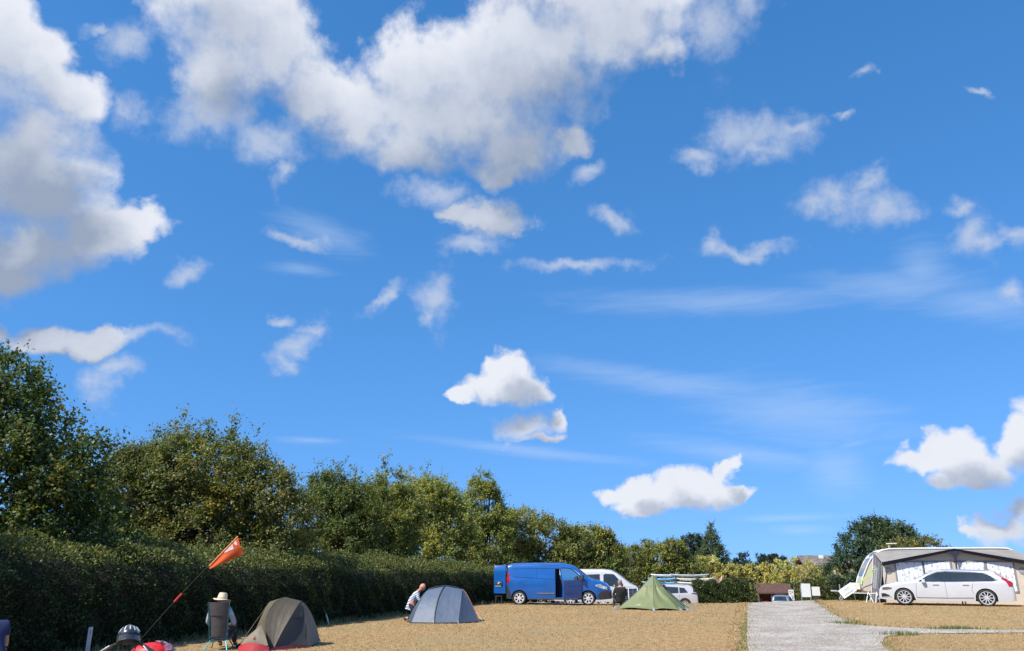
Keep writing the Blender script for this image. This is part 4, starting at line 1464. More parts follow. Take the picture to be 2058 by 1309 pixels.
# ---- blue panel van, rear door and front side door open
def blue_van():
    x, y = 1.95, 37.45
    root = thing('panel_van', 'blue panel van with its rear door and front side door open', 'van', (x, y, gz(x, y)), rad(-8))
    root.scale = (1, 1, 0.96)
    top = [(-2.12, 1.72), (-2.09, 1.80), (-1.9, 1.86), (-1.0, 1.885), (0.35, 1.87), (0.78, 1.80), (1.02, 1.70), (1.58, 1.24), (1.70, 1.155), (2.10, 1.07), (2.40, 0.95), (2.56, 0.78), (2.60, 0.58), (2.62, 0.42)]
    c = Car(top, 1.83, 0.25, (-1.52, 1.58), 0.315, 1.12, tum=0.20, r=0.14, nose=0.20, tail=0.03, floor=0.26, arch=1.16)
    dx0, dx1 = 0.13, 1.28
    wtop = lambda q: min(float(c.top(q)) - 0.17, 1.66)
    door_hole = (-1, dx0, dx1, lambda q: 0.32, wtop)
    far_win = (1, dx0 + 0.06, dx1 + 0.05, lambda q: 1.14, wtop)
    cladz = lambda q: 0.50 if q < -2.05 else (0.62 if q > 2.57 else 0.0)
    c.body(root, PAINT_BLUE, (door_hole, far_win), lower=(PLASTIC, cladz))
    # cab inside
    mb = MB()
    mb.box((0.85, 0, 0.33), (1.5, 1.5, 0.05))
    mb.box((0.04, 0, 1.02), (0.04, 1.56, 1.4))
    mb.build('cab_floor', mat('cab_trim', (0.03, 0.03, 0.033), 0.8, var=0.2, scale=9), root)
    for sy in (-0.40, 0.40):
        mb = MB()
        mb.box((0.68, sy, 0.60), (0.5, 0.46, 0.16))
        mb.box((0.46, sy, 0.98), (0.14, 0.44, 0.62), rot=(0, rad(-12), 0))
        mb.box((0.40, sy, 1.38), (0.09, 0.24, 0.17), rot=(0, rad(-10), 0))
        mb.build('seat', SEAT, root, bevel=0.04)
    mb = MB()
    mb.box((1.32, 0, 0.86), (0.34, 1.5, 0.32), taper=(0.6, 1))
    mb.build('dashboard', PLASTIC, root, bevel=0.04)
    mb = MB()
    ring = [(1.05 + 0.06 * math.cos(a), 0.40 + 0.18 * math.sin(a), 1.02 + 0.17 * math.cos(a)) for a in np.linspace(0, 6.283, 22)]
    mb.tube(ring, 0.014, 6)
    mb.tube([(1.05, 0.40, 1.02), (1.25, 0.40, 0.92)], 0.03, 6)
    mb.build('steering_wheel', PLASTIC, root)
    # open front door on the near side, hinged at its front edge
    hx = dx1
    hy = -c.width(hx, 0.9)
    door = link('front_door', None, root, (hx, hy, 0), (0, 0, rad(48)))
    def on(xx, zz, o=0.0):
        return (xx - hx, -c.width(xx, zz) - hy - o, zz)
    mb = MB()
    mb.grid(lambda u, v: on(dx0 + 0.015 + (hx - dx0 - 0.03) * u, 0.34 + (1.12 - 0.34) * v), 14, 10, -0.07)
    mb.build('door_panel', PAINT_BLUE, door, sharp=50)
    fr = MB()
    xs_ = np.linspace(dx0 + 0.02, hx - 0.02, 12)
    fr.tube([on(q, 1.12, -0.03) for q in xs_[:1]] + [on(q, wtop(q), -0.03) for q in xs_] + [on(xs_[-1], 1.12, -0.03)], 0.032, 6)
    fr.build('window_frame', PAINT_BLUE, door)
    gl = MB()
    gl.grid(lambda u, v: on(dx0 + 0.05 + (hx - dx0 - 0.08) * u, 1.12 + (wtop(dx0 + 0.05 + (hx - dx0 - 0.08) * u) - 1.12) * v, -0.03), 10, 6, -0.006)
    gl.build('window', clear_glass('door_glass'), door)
    mb = MB()
    mb.grid(lambda u, v: on(dx0 + 0.06 + (hx - dx0 - 0.12) * u, 0.50 + 0.05 * v, 0.012), 10, 2, -0.02)
    mb.build('moulding', PLASTIC, door)
    mb = MB()
    mb.box((-0.78, -0.02, 1.02), (0.16, 0.03, 0.035))
    mb.build('door_handle', PLASTIC, door, bevel=0.008)
    mm = MB()
    mm.box((-0.06, -0.12, 1.24), (0.14, 0.22, 0.24), taper=(0.8, 0.9))
    mm.build('door_mirror', PLASTIC, door, bevel=0.03)
    # rear barn door, folded back flat beyond the body
    rd = link('rear_door', None, root, (c.x0, -c.width(c.x0 + 0.04, 1.0) - 0.02, 0), (0, 0, rad(-4)))
    mb = MB()
    mb.grid(lambda u, v: (-0.02 - 0.54 * u, -0.015 * math.sin(math.pi * v) + 0.05 * max(0, v - 0.8) / 0.2, 0.52 + 1.30 * v - 0.06 * u * max(0, v - 0.9) / 0.1), 10, 14, -0.07)
    mb.build('door_panel', PAINT_BLUE, rd, sharp=50)
    mb = MB()
    mb.box((-0.34, -0.03, 0.96), (0.34, 0.05, 0.16))
    mb.build('plate_recess', PLASTIC, rd, bevel=0.01)
    mb = MB()
    mb.box((-0.34, -0.062, 0.985), (0.05, 0.012, 0.10), rot=(0, rad(25), 0))
    mb.box((-0.28, -0.062, 1.00), (0.09, 0.012, 0.025), rot=(0, rad(-35), 0))
    mb.box((-0.36, -0.034, 0.845), (0.27, 0.012, 0.026))
    mb.build('white_badge', PAINT_WHITE, rd)
    # skin details
    c.patch('tail_light', [(-2.115, 0.98), (-1.96, 0.98)], [(-2.115, 1.42), (-1.96, 1.42)], RED_LAMP, root, nx=4)
    c.patch('bumper_corner', [(-2.11, 0.32), (-1.90, 0.32)], [(-2.11, 0.96), (-2.0, 0.78), (-1.90, 0.50)], PLASTIC, root, nx=8, off=0.012)
    c.line('side_crease', [(-1.8, 1.275), (-1.0, 1.24), (0.09, 1.16)], 0.018, PAINT_BLUE, root, off=0.002)
    c.line('side_crease', [(-1.8, 1.62), (-1.0, 1.66), (0.09, 1.65)], 0.014, PAINT_BLUE, root, off=0.002)
    c.patch('side_moulding', [(-0.70, 0.50), (0.08, 0.50)], [(-0.70, 0.56), (0.08, 0.56)], mat('moulding_sheen', (0.16, 0.18, 0.21), 0.35, var=0.1), root, off=0.02)  # black strip turned grey: its reflection is put into the base colour
    c.line('door_gap', [(0.115, 0.32), (0.115, 1.15), (0.12, 1.66)], 0.006, SEAM, root)
    c.line('door_gap', [(-0.72, 0.32), (-0.72, 1.15), (-0.70, 1.70)], 0.004, SEAM, root)
    c.line('wing_gap', [(1.30, 0.36), (1.29, 1.08)], 0.005, SEAM, root)
    c.line('sill_trim', [(-1.1, 0.27), (1.15, 0.27)], 0.022, PLASTIC, root, off=0.0)
    c.line('roof_gutter', [(-1.85, 1.76), (0.3, 1.77)], 0.010, SEAM, root, off=0.0)
    c.screen('windscreen', 0.86, 1.60, SCREEN, root)
    c.patch('headlight', [(1.93, 0.86), (2.15, 0.76), (2.44, 0.70)], [(1.93, 0.92), (2.12, 0.95), (2.44, 0.82)], CLEAR_LAMP, root, nx=10)
    c.patch('fog_lamp', [(2.24, 0.36), (2.44, 0.38)], [(2.24, 0.48), (2.44, 0.48)], SEAM, root, nx=6)
    for S in (-1, 1):
        c.patch('front_bumper', [(1.99, 0.34), (2.10, 0.30), (2.59, 0.32)], [(1.99, 0.40), (2.12, 0.60), (2.40, 0.68), (2.59, 0.60)], PLASTIC, root, S, nx=16, off=0.012)
    mb = MB()
    mb.grid(lambda u, v: (2.615 + 0.01 - 0.03 * (2 * u - 1) ** 2, -0.5 + u, 0.52 + 0.14 * v), 10, 2, 0.02)
    mb.build('grille', SEAM, root)
    add_wheels(root, (-1.52, 1.58), 1.56, 0.315, 0.20, 7, HUBCAP, 'cap', 0.70)
    # small folding step by the open rear doors
    st = thing('folding_step', 'small dark folding step beside the open rear of the blue van', 'step', (-0.62, 37.55, gz(-0.62, 37.55)), rad(10))
    mb = MB()
    mb.box((0, 0, 0.34), (0.34, 0.26, 0.03))
    mb.build('tread', PLASTIC, st, bevel=0.006)
    for sx in (-0.13, 0.13):
        for k in (-1, 1):
            mb = MB()
            mb.tube([(sx, 0.10 * k, 0.33), (sx + 0.03 * k, 0.20 * k, 0.0)], 0.014, 6)
            mb.build('leg', PLASTIC, st)
    mt = thing('ground_sheet', 'pale grey green ground sheet spread under the blue van', 'ground sheet', (2.1, 38.6, gz(2.1, 38.6)), rad(-8))
    mb = MB()
    mb.grid(lambda u, v: ((u - 0.5) * 2.9, (v - 0.5) * 2.2, gz(2.1 + (u - 0.5) * 2.9, 38.6 + (v - 0.5) * 2.2) - gz(2.1, 38.6) + 0.035 + 0.012 * math.sin(9 * u) * math.sin(7 * v)), 16, 12, 0.008)
    mb.build('sheet', mat('pale_tarp', (0.36, 0.42, 0.38), 0.7, var=0.1, scale=4, bump=0.2, bscale=6), mt)

blue_van()

def white_van():
    x, y = 4.85, 46.2
    root = thing('white_van', 'white passenger van parked behind the nose of the blue van', 'van', (x, y, gz(x, y)), rad(-10))
    top = [(-2.40, 1.80), (-2.34, 1.92), (-1.8, 1.955), (0.4, 1.95), (0.85, 1.90), (1.15, 1.76), (1.85, 1.22), (1.98, 1.14), (2.25, 1.02), (2.38, 0.86), (2.42, 0.6), (2.43, 0.45)]
    c = Car(top, 1.90, 0.24, (-1.45, 1.65), 0.33, lambda q: 1.10, tum=0.17, r=0.15, nose=0.24, tail=0.03)
    c.body(root, PAINT_WHITE, lower=(PLASTIC, lambda q: 0.45 if q > 1.95 else 0.0))
    c.patch('front_window', [(0.42, 1.12), (0.9, 1.05), (1.50, 1.02)], [(0.42, 1.66), (0.52, 1.72), (1.0, 1.70), (1.50, 1.18)], GLASS, root, nx=18)
    c.patch('side_window', [(-0.85, 1.16), (0.22, 1.14)], [(-0.85, 1.66), (0.22, 1.70)], GLASS, root)
    c.patch('side_window', [(-2.10, 1.18), (-1.05, 1.16)], [(-2.10, 1.64), (-1.05, 1.66)], GLASS, root)
    c.screen('windscreen', 1.0, 1.90, SCREEN, root)
    c.patch('headlight', [(1.98, 0.80), (2.2, 0.74), (2.36, 0.70)], [(1.98, 0.90), (2.2, 0.99), (2.36, 0.84)], CLEAR_LAMP, root, nx=8)
    mirror(root, 1.30, -0.93, 1.12, 1, PLASTIC, -1)
    c.line('door_gap', [(0.34, 0.35), (0.34, 1.70)], 0.006, SEAM, root)
    c.line('door_gap', [(1.42, 0.40), (1.48, 1.0)], 0.005, SEAM, root)
    c.patch('door_handle', [(0.46, 0.98), (0.62, 0.98)], [(0.46, 1.01), (0.62, 1.01)], PLASTIC, root, nx=4, off=0.02)
    c.patch('side_moulding', [(-0.9, 0.48), (1.2, 0.48)], [(-0.9, 0.56), (1.2, 0.56)], PLASTIC, root, off=0.012)
    add_wheels(root, (-1.45, 1.65), 1.62, 0.33, 0.21, 6, HUBCAP, 'cap', 0.68)

white_van()

def wagon():
    x, y = 17.70, 33.27
    root = thing('estate_car', 'white estate car parked side on in front of the caravan awning', 'car', (x, y, gz(x, y)), rad(180 - 28.2))
    root.scale = (0.985, 1, 0.94)
    top = [(-2.44, 0.62), (-2.43, 0.80), (-2.38, 0.98), (-2.28, 1.06), (-2.18, 1.16), (-1.82, 1.395), (-1.55, 1.435), (-0.4, 1.475), (0.05, 1.46), (0.36, 1.395), (1.02, 1.06), (1.14, 1.01), (1.75, 0.94), (2.22, 0.82), (2.38, 0.72), (2.45, 0.58), (2.47, 0.40)]
    c = Car(top, 1.88, 0.20, (-1.44, 1.50), 0.345, lambda q: 0.955 + 0.02 * (0.5 - q) / 2.5, tum=0.40, r=0.10, nose=0.22, tail=0.12, nose_p=3.0, floor=0.2, arch=1.10, camber=0.025, soft=0.07)
    c.body(root, PAINT_WHITE)
    S = 1
    c.patch('front_window', [(-0.02, 0.985), (0.45, 0.98), (0.86, 0.98)], [(-0.02, 1.375), (0.16, 1.365), (0.36, 1.30), (0.86, 1.03)], GLASS, root, S, nx=18)
    c.patch('rear_door_window', [(-0.98, 1.00), (-0.10, 0.985)], [(-0.98, 1.36), (-0.10, 1.385)], GLASS, root, S)
    c.patch('quarter_window', [(-1.86, 1.05), (-1.70, 1.015), (-1.06, 1.005)], [(-1.86, 1.06), (-1.62, 1.25), (-1.45, 1.32), (-1.06, 1.355)], GLASS, root, S, nx=18)
    c.patch('door_pillar', [(-0.10, 0.985), (-0.02, 0.985)], [(-0.10, 1.385), (-0.02, 1.375)], GLASS, root, S, nx=3, off=0.006)
    c.patch('door_pillar', [(-1.06, 1.00), (-0.98, 1.00)], [(-1.06, 1.355), (-0.98, 1.36)], GLASS, root, S, nx=3, off=0.006)
    c.line('chrome_trim', [(0.90, 0.975), (0.0, 0.975), (-1.0, 0.99), (-1.70, 1.005), (-1.90, 1.05)], 0.008, CHROME, root, S, off=0.008)
    c.line('chrome_trim', [(0.90, 0.99), (0.37, 1.325), (0.12, 1.39), (-0.4, 1.40), (-1.05, 1.375), (-1.50, 1.325), (-1.92, 1.06)], 0.007, SEAM, root, S, off=0.008)
    c.screen('windscreen', 0.32, 1.06, SCREEN, root, q=0.93)
    c.screen('rear_window', -2.16, -1.86, GLASS, root, q=0.85)
    c.patch('tail_light', [(-2.42, 0.80), (-2.26, 0.80), (-2.20, 0.98), (-2.16, 1.02), (-2.05, 1.10)], [(-2.42, 0.95), (-2.31, 1.045), (-2.25, 1.09), (-2.16, 1.13), (-2.05, 1.17)], RED_LAMP, root, S, nx=16, off=0.010)
    c.line('pillar_light', [(-2.12, 1.135), (-1.98, 1.235), (-1.86, 1.32)], 0.018, RED_LAMP, root, S, off=0.004)
    c.patch('headlight', [(1.93, 0.66), (2.12, 0.62), (2.30, 0.615)], [(1.93, 0.71), (2.12, 0.74), (2.30, 0.72)], mat('smoked_lamp', (0.16, 0.17, 0.18), 0.1, metal=0.3, var=0.3, scale=20, coat=0.8), root, S, nx=10)
    c.patch('lower_intake', [(2.05, 0.36), (2.36, 0.34)], [(2.05, 0.40), (2.22, 0.475), (2.36, 0.47)], SEAM, root, S, nx=8)
    c.line('bumper_trim', [(1.98, 0.335), (2.20, 0.325), (2.38, 0.325)], 0.009, CHROME, root, S, off=0.008)
    mb = MB()
    for k in range(9):
        yy = -0.36 + 0.09 * k
        mb.box((2.465 - 0.10 * (yy / 0.9) ** 2, yy, 0.56), (0.02, 0.045, 0.19))
    mb.build('grille', CHROME, root)
    mirror(root, 0.72, 0.90, 1.0, 1, PAINT_WHITE, 1)
    c.line('door_gap', [(-0.06, 0.33), (-0.06, 0.70), (-0.05, 0.97)], 0.005, SEAM, root, S)
    c.line('door_gap', [(1.04, 0.36), (1.02, 0.70), (0.99, 0.94)], 0.005, SEAM, root, S)
    c.line('door_gap', [(-1.02, 0.50), (-0.96, 0.62), (-1.0, 0.80), (-1.08, 0.99)], 0.005, SEAM, root, S)
    c.line('sill_trim', [(1.05, 0.33), (0, 0.325), (-1.0, 0.345)], 0.012, mat('grey_trim', (0.18, 0.18, 0.19), 0.4), root, S, off=0.006)
    for hx in (0.28, -0.78):
        c.patch('door_handle', [(hx - 0.11, 0.835), (hx + 0.11, 0.835)], [(hx - 0.11, 0.86), (hx + 0.11, 0.86)], CHROME, root, S, nx=4, off=0.022)
    c.line('roof_rail', [(-1.55, 1.41), (-0.4, 1.445), (0.02, 1.435)], 0.014, CHROME, root, S, off=0.004)
    add_wheels(root, (-1.44, 1.50), 1.63, 0.345, 0.22, 10, ALLOY, 'spoke', 0.74)

wagon()

def silver_suv():
    x, y = 11.05, 59.0
    root = thing('silver_car', 'pearl silver sports utility car half hidden by the green tent', 'car', (x, y, gz(x, y)), rad(180 - 8))
    top = [(-2.30, 0.72), (-2.28, 1.0), (-2.20, 1.14), (-1.92, 1.56), (-1.7, 1.63), (-0.9, 1.70), (0.1, 1.69), (0.55, 1.60), (1.15, 1.16), (1.35, 1.08), (2.0, 0.98), (2.25, 0.86), (2.33, 0.6), (2.34, 0.42)]
    c = Car(top, 1.84, 0.24, (-1.36, 1.35), 0.36, lambda q: 1.05, tum=0.30, r=0.13, nose=0.2, tail=0.10, arch=1.13)
    c.body(root, PAINT_SILVER, lower=(PLASTIC, lambda q: 0.42 if q < -1.95 else 0.34))
    S = 1
    c.patch('rear_door_window', [(-0.95, 1.10), (-0.05, 1.08)], [(-0.95, 1.50), (-0.05, 1.55)], GLASS, root, S)
    c.patch('quarter_window', [(-1.60, 1.14), (-1.02, 1.10)], [(-1.60, 1.17), (-1.36, 1.46), (-1.02, 1.49)], GLASS, root, S)
    c.patch('front_window', [(0.02, 1.08), (0.80, 1.07)], [(0.02, 1.55), (0.35, 1.50), (0.80, 1.20)], GLASS, root, S)
    c.patch('pillar_trim', [(-2.18, 1.16), (-1.98, 1.16)], [(-2.18, 1.18), (-2.04, 1.38), (-1.98, 1.44)], GLASS, root, S, nx=8)
    c.screen('rear_window', -2.12, -1.92, GLASS, root, q=0.9)
    c.screen('windscreen', 0.55, 1.2, SCREEN, root, q=0.93)
    c.patch('tail_light', [(-2.27, 0.98), (-2.0, 1.05), (-1.82, 1.07)], [(-2.27, 1.10), (-2.0, 1.12), (-1.82, 1.10)], mat('dark_red_lamp', (0.10, 0.01, 0.012), 0.15, var=0.2, coat=0.5), root, S, nx=8)
    for wx in (-1.36, 1.35):
        c.line('arch_cladding', [(wx + 0.425 * math.cos(a), 0.36 + 0.425 * math.sin(a)) for a in np.linspace(-0.3, math.pi + 0.3, 18)], 0.035, mat('grey_cladding', (0.16, 0.16, 0.165), 0.6, var=0.1), root, S, off=-0.012)
    c.line('door_gap', [(-0.98, 0.6), (-1.0, 1.05)], 0.005, SEAM, root, S)
    c.line('roof_rail', [(-1.5, 1.60), (-0.6, 1.665), (0.2, 1.64)], 0.02, mat('rail', (0.5, 0.5, 0.5), 0.3, metal=0.8), root, S, off=0.0)
    c.patch('rear_skid', [(-2.26, 0.30), (-1.95, 0.30)], [(-2.26, 0.38), (-1.95, 0.33)], CHROME, root, S, nx=4, off=0.015)
    add_wheels(root, (-1.36, 1.35), 1.60, 0.36, 0.23, 10, ALLOY, 'spoke', 0.66)

silver_suv()

def small_car(name, label, loc, rot, paint, windows=True):
    x, y = loc
    root = thing(name, label, 'car', (x, y, gz(x, y)), rot)
    top = [(-1.98, 0.70), (-1.96, 0.92), (-1.86, 1.02), (-1.62, 1.40), (-1.3, 1.47), (-0.4, 1.50), (0.2, 1.45), (0.9, 1.03), (1.1, 0.97), (1.75, 0.84), (1.96, 0.68), (1.99, 0.45)]
    c = Car(top, 1.72, 0.2, (-1.25, 1.25), 0.31, lambda q: 0.95, tum=0.32, r=0.13, nose=0.2, tail=0.10)
    c.body(root, paint)
    for S in (1, -1):
        c.patch('side_window', [(-1.25, 1.0), (-0.35, 0.98)], [(-1.25, 1.22), (-1.0, 1.34), (-0.35, 1.37)], GLASS, root, S)
        c.patch('side_window', [(-0.27, 0.98), (0.72, 0.98)], [(-0.27, 1.37), (0.1, 1.33), (0.72, 1.04)], GLASS, root, S)
        c.patch('tail_light', [(-1.95, 0.78), (-1.72, 0.80)], [(-1.95, 0.98), (-1.72, 1.02)], RED_LAMP, root, S, nx=6)
    c.screen('windscreen', 0.25, 0.92, SCREEN, root, q=0.92)
    c.screen('rear_window', -1.87, -1.63, GLASS, root, q=0.90)
    mb = MB()
    mb.box((-1.985, 0, 0.62), (0.02, 0.52, 0.11))
    mb.build('number_plate', mat('plate_yellow', (0.6, 0.45, 0.05), 0.4), root)
    add_wheels(root, (-1.25, 1.25), 1.46, 0.31, 0.19, 6, HUBCAP, 'cap', 0.68)
    return root

small_car('hatchback_car', 'pale green small car between the white van and the green tent', (7.0, 50.8), rad(-12), PAINT_SAGE)
small_car('hatchback_car', 'grey blue car seen from behind by the brown roofed shelter', (25.45, 76.8), rad(66), PAINT_GREY)

# ---------------------------------------------------------------- caravan and awning
CREAM = mat('cream_panel', (0.54, 0.49, 0.41), 0.4, var=0.04, scale=1.5, coat=0.2)
WHITE_TRIM = mat('white_trim', (0.66, 0.66, 0.65), 0.4, var=0.04, scale=5)
AWN_CREAM = mat('awning_cream', (0.56, 0.48, 0.39), 0.8, var=0.06, scale=2.5, bump=0.15, bscale=9)
AWN_GREY = mat('awning_grey', (0.24, 0.24, 0.25), 0.8, var=0.10, scale=3, bump=0.2, bscale=9)
AWN_ROOF = mat('awning_roof', (0.30, 0.27, 0.235), 0.8, var=0.08, scale=2.5, bump=0.2, bscale=7)
NAVY = mat('navy_fabric', (0.018, 0.022, 0.042), 0.85, var=0.15, scale=8)
LIME = mat('lime_webbing', (0.42, 0.62, 0.12), 0.7, var=0.1, scale=20)
STEEL = mat('galvanised_steel', (0.45, 0.46, 0.47), 0.4, metal=0.7, var=0.12, scale=15)
WHITE_POLE = mat('white_pole', (0.75, 0.75, 0.74), 0.45, var=0.05, scale=10)
MESH_GREY = mat('window_mesh', (0.36, 0.37, 0.38), 0.7, var=0.12, scale=30)

def curtain_mat():
    m = bpy.data.materials.new('printed_curtain')
    m.use_nodes = True
    nt = m.node_tree
    N, L = nt.nodes, nt.links
    b = N['Principled BSDF']
    tc = N.new('ShaderNodeTexCoord')
    mp = N.new('ShaderNodeMapping')
    mp.inputs['Scale'].default_value = (9.0, 1.0, 5.0)
    mp.inputs['Rotation'].default_value = (0, rad(30), 0)
    L.new(tc.outputs['Object'], mp.inputs['Vector'])
    v = N.new('ShaderNodeTexVoronoi')
    v.inputs['Scale'].default_value = 1.0
    L.new(mp.outputs[0], v.inputs['Vector'])
    n = N.new('ShaderNodeTexNoise')
    n.inputs['Scale'].default_value = 18
    L.new(tc.outputs['Object'], n.inputs['Vector'])
    ad = N.new('ShaderNodeMath')
    ad.operation = 'MULTIPLY_ADD'
    ad.inputs[1].default_value = 0.35
    L.new(n.outputs['Fac'], ad.inputs[0])
    L.new(v.outputs['Distance'], ad.inputs[2])
    r = N.new('ShaderNodeValToRGB')
    r.color_ramp.elements[0].position = 0.40
    r.color_ramp.elements[0].color = (0.36, 0.37, 0.39, 1)
    r.color_ramp.elements[1].position = 0.52
    r.color_ramp.elements[1].color = (0.70, 0.70, 0.70, 1)
    L.new(ad.outputs[0], r.inputs[0])
    L.new(r.outputs[0], b.inputs['Base Color'])
    b.inputs['Roughness'].default_value = 0.9
    return m

CV = (19.54, 37.05)
CV_ROT = rad(-18.0)

def caravan():
    z0 = gz(20.5, 38.0) - 0.03
    root = thing('caravan', 'cream touring caravan with a dark front window, behind the white estate car', 'caravan', (CV[0], CV[1], z0), CV_ROT)
    # side outline: raked rounded nose on the left, upright rounded tail on the right
    out = [(-3.20, 0.42), (-3.30, 0.62), (-3.26, 0.95), (-3.02, 1.45), (-2.84, 1.78), (-2.62, 2.05), (-2.34, 2.24), (-2.02, 2.33), (-1.6, 2.36), (0.6, 2.365), (2.7, 2.36), (3.1, 2.28), (3.28, 2.12), (3.34, 1.8), (3.35, 0.8), (3.28, 0.42)]
    sm = [tuple(p) for p in catmull(out, 60)]
    mb = MB()
    mb.prism(sm, 'Y', 0.0, 2.28)
    mb.build('body', CREAM, root, sharp=30, bevel=0.05)
    # white edge rail running over the nose, roof and tail
    for yy in (-0.012, 2.292):
        mb = MB()
        mb.tube([(p[0], yy, p[1] + 0.004) for p in sm[6:56]], 0.035, 8)
        mb.build('roof_rail', WHITE_TRIM, root)
    mb = MB()
    mb.grid(lambda u, v: (np.interp(u, [0, 0.5, 1], [-3.16, -2.99, -2.72]) - 0.028, 0.16 + 1.96 * v, np.interp(u, [0, 0.5, 1], [1.14, 1.50, 1.93])), 10, 8, -0.02)
    mb.build('front_window', glass_mat('caravan_glass', (0.03, 0.045, 0.06)), root)
    mb = MB()
    mb.grid(lambda u, v: (np.interp(u, [0, 1], [-2.62, -2.40]) - 0.02, 0.35 + 1.6 * v, np.interp(u, [0, 1], [2.05, 2.21]) + 0.02), 6, 6, -0.02)
    mb.build('front_window', glass_mat('caravan_glass', (0.03, 0.045, 0.06)), root)
    mb = MB()
    mb.box((0.1, 1.1, 2.40), (1.5, 0.9, 0.05))
    mb.build('roof_light', WHITE_TRIM, root, bevel=0.02)
    mb = MB()
    mb.box((-2.25, -0.008, 1.92), (0.20, 0.02, 0.035), rot=(0, rad(-18), 0))
    mb.build('side_badge', PLASTIC, root)
    ae = MB()
    ae.tube([(-1.75, 1.2, 2.33), (-1.75, 1.2, 2.62)], 0.018, 8)
    ae.box((-1.62, 1.2, 2.63), (0.46, 0.16, 0.035), rot=(0, rad(-2), 0))
    ae.build('television_aerial', WHITE_TRIM, root, bevel=0.008)
    mb = MB()
    mb.box((0.0, 1.14, 0.36), (6.2, 2.0, 0.10))
    mb.build('chassis', UNDER, root)
    for sgn, yy in ((-1, 0.12), (1, 2.16)):
        wheel_parts(root, 0.3, yy, 0.31, 0.19, 6, HUBCAP, 'cap', 0.68, sgn)
    mb = MB()
    mb.tube([(-3.2, 0.5, 0.42), (-4.35, 1.12, 0.42)], 0.035, 6)
    mb.tube([(-3.2, 1.75, 0.42), (-4.35, 1.16, 0.42)], 0.035, 6)
    mb.tube([(-4.3, 1.14, 0.42), (-4.62, 1.14, 0.44)], 0.045, 8)
    mb.build('tow_bar', STEEL, root)
    mb = MB()
    mb.tube([(-4.2, 1.0, 0.75), (-4.2, 1.0, 0.12)], 0.028, 8)
    mb.lathe([(0.03, -0.03), (0.09, -0.03), (0.10, 0), (0.09, 0.03), (0.03, 0.03)], 16, 'Y', c=(-4.2, 1.0, 0.10))
    mb.build('jockey_wheel', STEEL, root)
    mb = MB()
    mb.box((-3.48, 1.1, 0.66), (0.34, 1.5, 0.30), taper=(0.8, 0.96))
    mb.build('gas_locker', WHITE_TRIM, root, bevel=0.04)
    for xx in (-2.9, 2.9):
        mb = MB()
        mb.tube([(xx, 0.25, 0.42), (xx - 0.12, 0.25, 0.02)], 0.025, 6)
        mb.box((xx - 0.12, 0.25, 0.03), (0.14, 0.14, 0.02))
        mb.build('corner_steady', STEEL, root)

    # ---- awning pitched against the near side
    aw = thing('awning', 'cream and navy caravan awning with curtained windows and peaked canopy', 'awning', (CV[0], CV[1], z0), CV_ROT)
    xa, xb, xc = -2.62, 3.24, 0.31
    yf, yw = -2.65, -2.32
    def edge_z(x):
        return 2.30 - 0.56 * abs(x - xc) / (xb - xc) ** 1.0 - 0.05 * (abs(x - xc) / (xb - xc)) ** 2 * 0
    def roof(u, v):
        x = xa + (xb - xa) * u
        zr = 2.27 - 0.10 * max(0, (-2.0 - x) / 0.6)
        z = zr + (edge_z(x) - zr) * (v ** 1.15) - 0.04 * math.sin(math.pi * v) * abs(math.sin(3 * math.pi * u))
        return (x, -0.01 + yf * v, z)
    mb = MB()
    mb.grid(roof, 36, 12, 0.012)
    mb.build('roof_sheet', AWN_ROOF, aw, sharp=60)
    # dark canopy edge, deeper on the inside, with a gusset at the peak
    mb = MB()
    mb.grid(lambda u, v: (xa + (xb - xa) * u, yf - 0.01 + 0.10 * v, edge_z(xa + (xb - xa) * u) + 0.01 - (0.10 + 0.06 * abs(2 * u - 1)) * v), 40, 3, 0.014)
    mb.build('canopy_valance', NAVY, aw, sharp=60)
    mb = MB()
    def gus(u, v):
        w = 0.36 * (1 - v) ** 2.2 + 0.045
        return (xc + (2 * u - 1) * w, yf + 0.05, edge_z(xc + abs(2 * u - 1) * w) - 0.05 - 0.36 * v * (1 - 0.0 * u))
    mb.grid(gus, 12, 10, 0.012)
    mb.build('peak_gusset', NAVY, aw, sharp=60)
    # front wall set back under the canopy
    def wall_top(x):
        u = (x - xa) / (xb - xa)
        return roof(u, yw / yf)[2] - 0.02
    def wpanel(name, x0, x1, za, zb, m, y=yw, n=8, fold=0.0, th=0.01):
        b = MB()
        def fn(u, v):
            x = x0 + (x1 - x0) * u
            zt = min(zb, wall_top(x)) if zb else wall_top(x)
            return (x, y - fold * math.sin(u * (x1 - x0) * 34) * (0.4 + 0.6 * (1 - v)), za + (zt - za) * v)
        b.grid(fn, n if not fold else int((x1 - x0) * 50), 6, th)
        return b.build(name, m, aw, sharp=60)
    wpanel('front_wall', xa + 0.02, xb - 0.02, 0.05, None, AWN_CREAM, n=30)
    cm = curtain_mat()
    wins = [(-2.02, -0.98), (-0.90, 0.10), (0.37, 1.40), (1.51, 2.47)]
    for (a, b_) in wins:
        fr = MB()
        zt = min(1.74, wall_top(a) - 0.06, wall_top(b_) - 0.06)
        for (p, q) in (((a - 0.04, 0.55), (a - 0.04, zt + 0.04)), ((b_ + 0.04, 0.55), (b_ + 0.04, zt + 0.04)), ((a - 0.04, zt + 0.04), (b_ + 0.04, zt + 0.04)), ((a - 0.04, 0.55), (b_ + 0.04, 0.55))):
            dx, dz = abs(q[0] - p[0]), abs(q[1] - p[1])
            fr.box(((p[0] + q[0]) / 2, yw - 0.02, (p[1] + q[1]) / 2), (dx + 0.06, 0.02, dz + 0.06))
        fr.build('window_frame', AWN_GREY, aw)
        wpanel('curtain', a, b_, 0.58, zt, cm, y=yw - 0.035, fold=0.012)
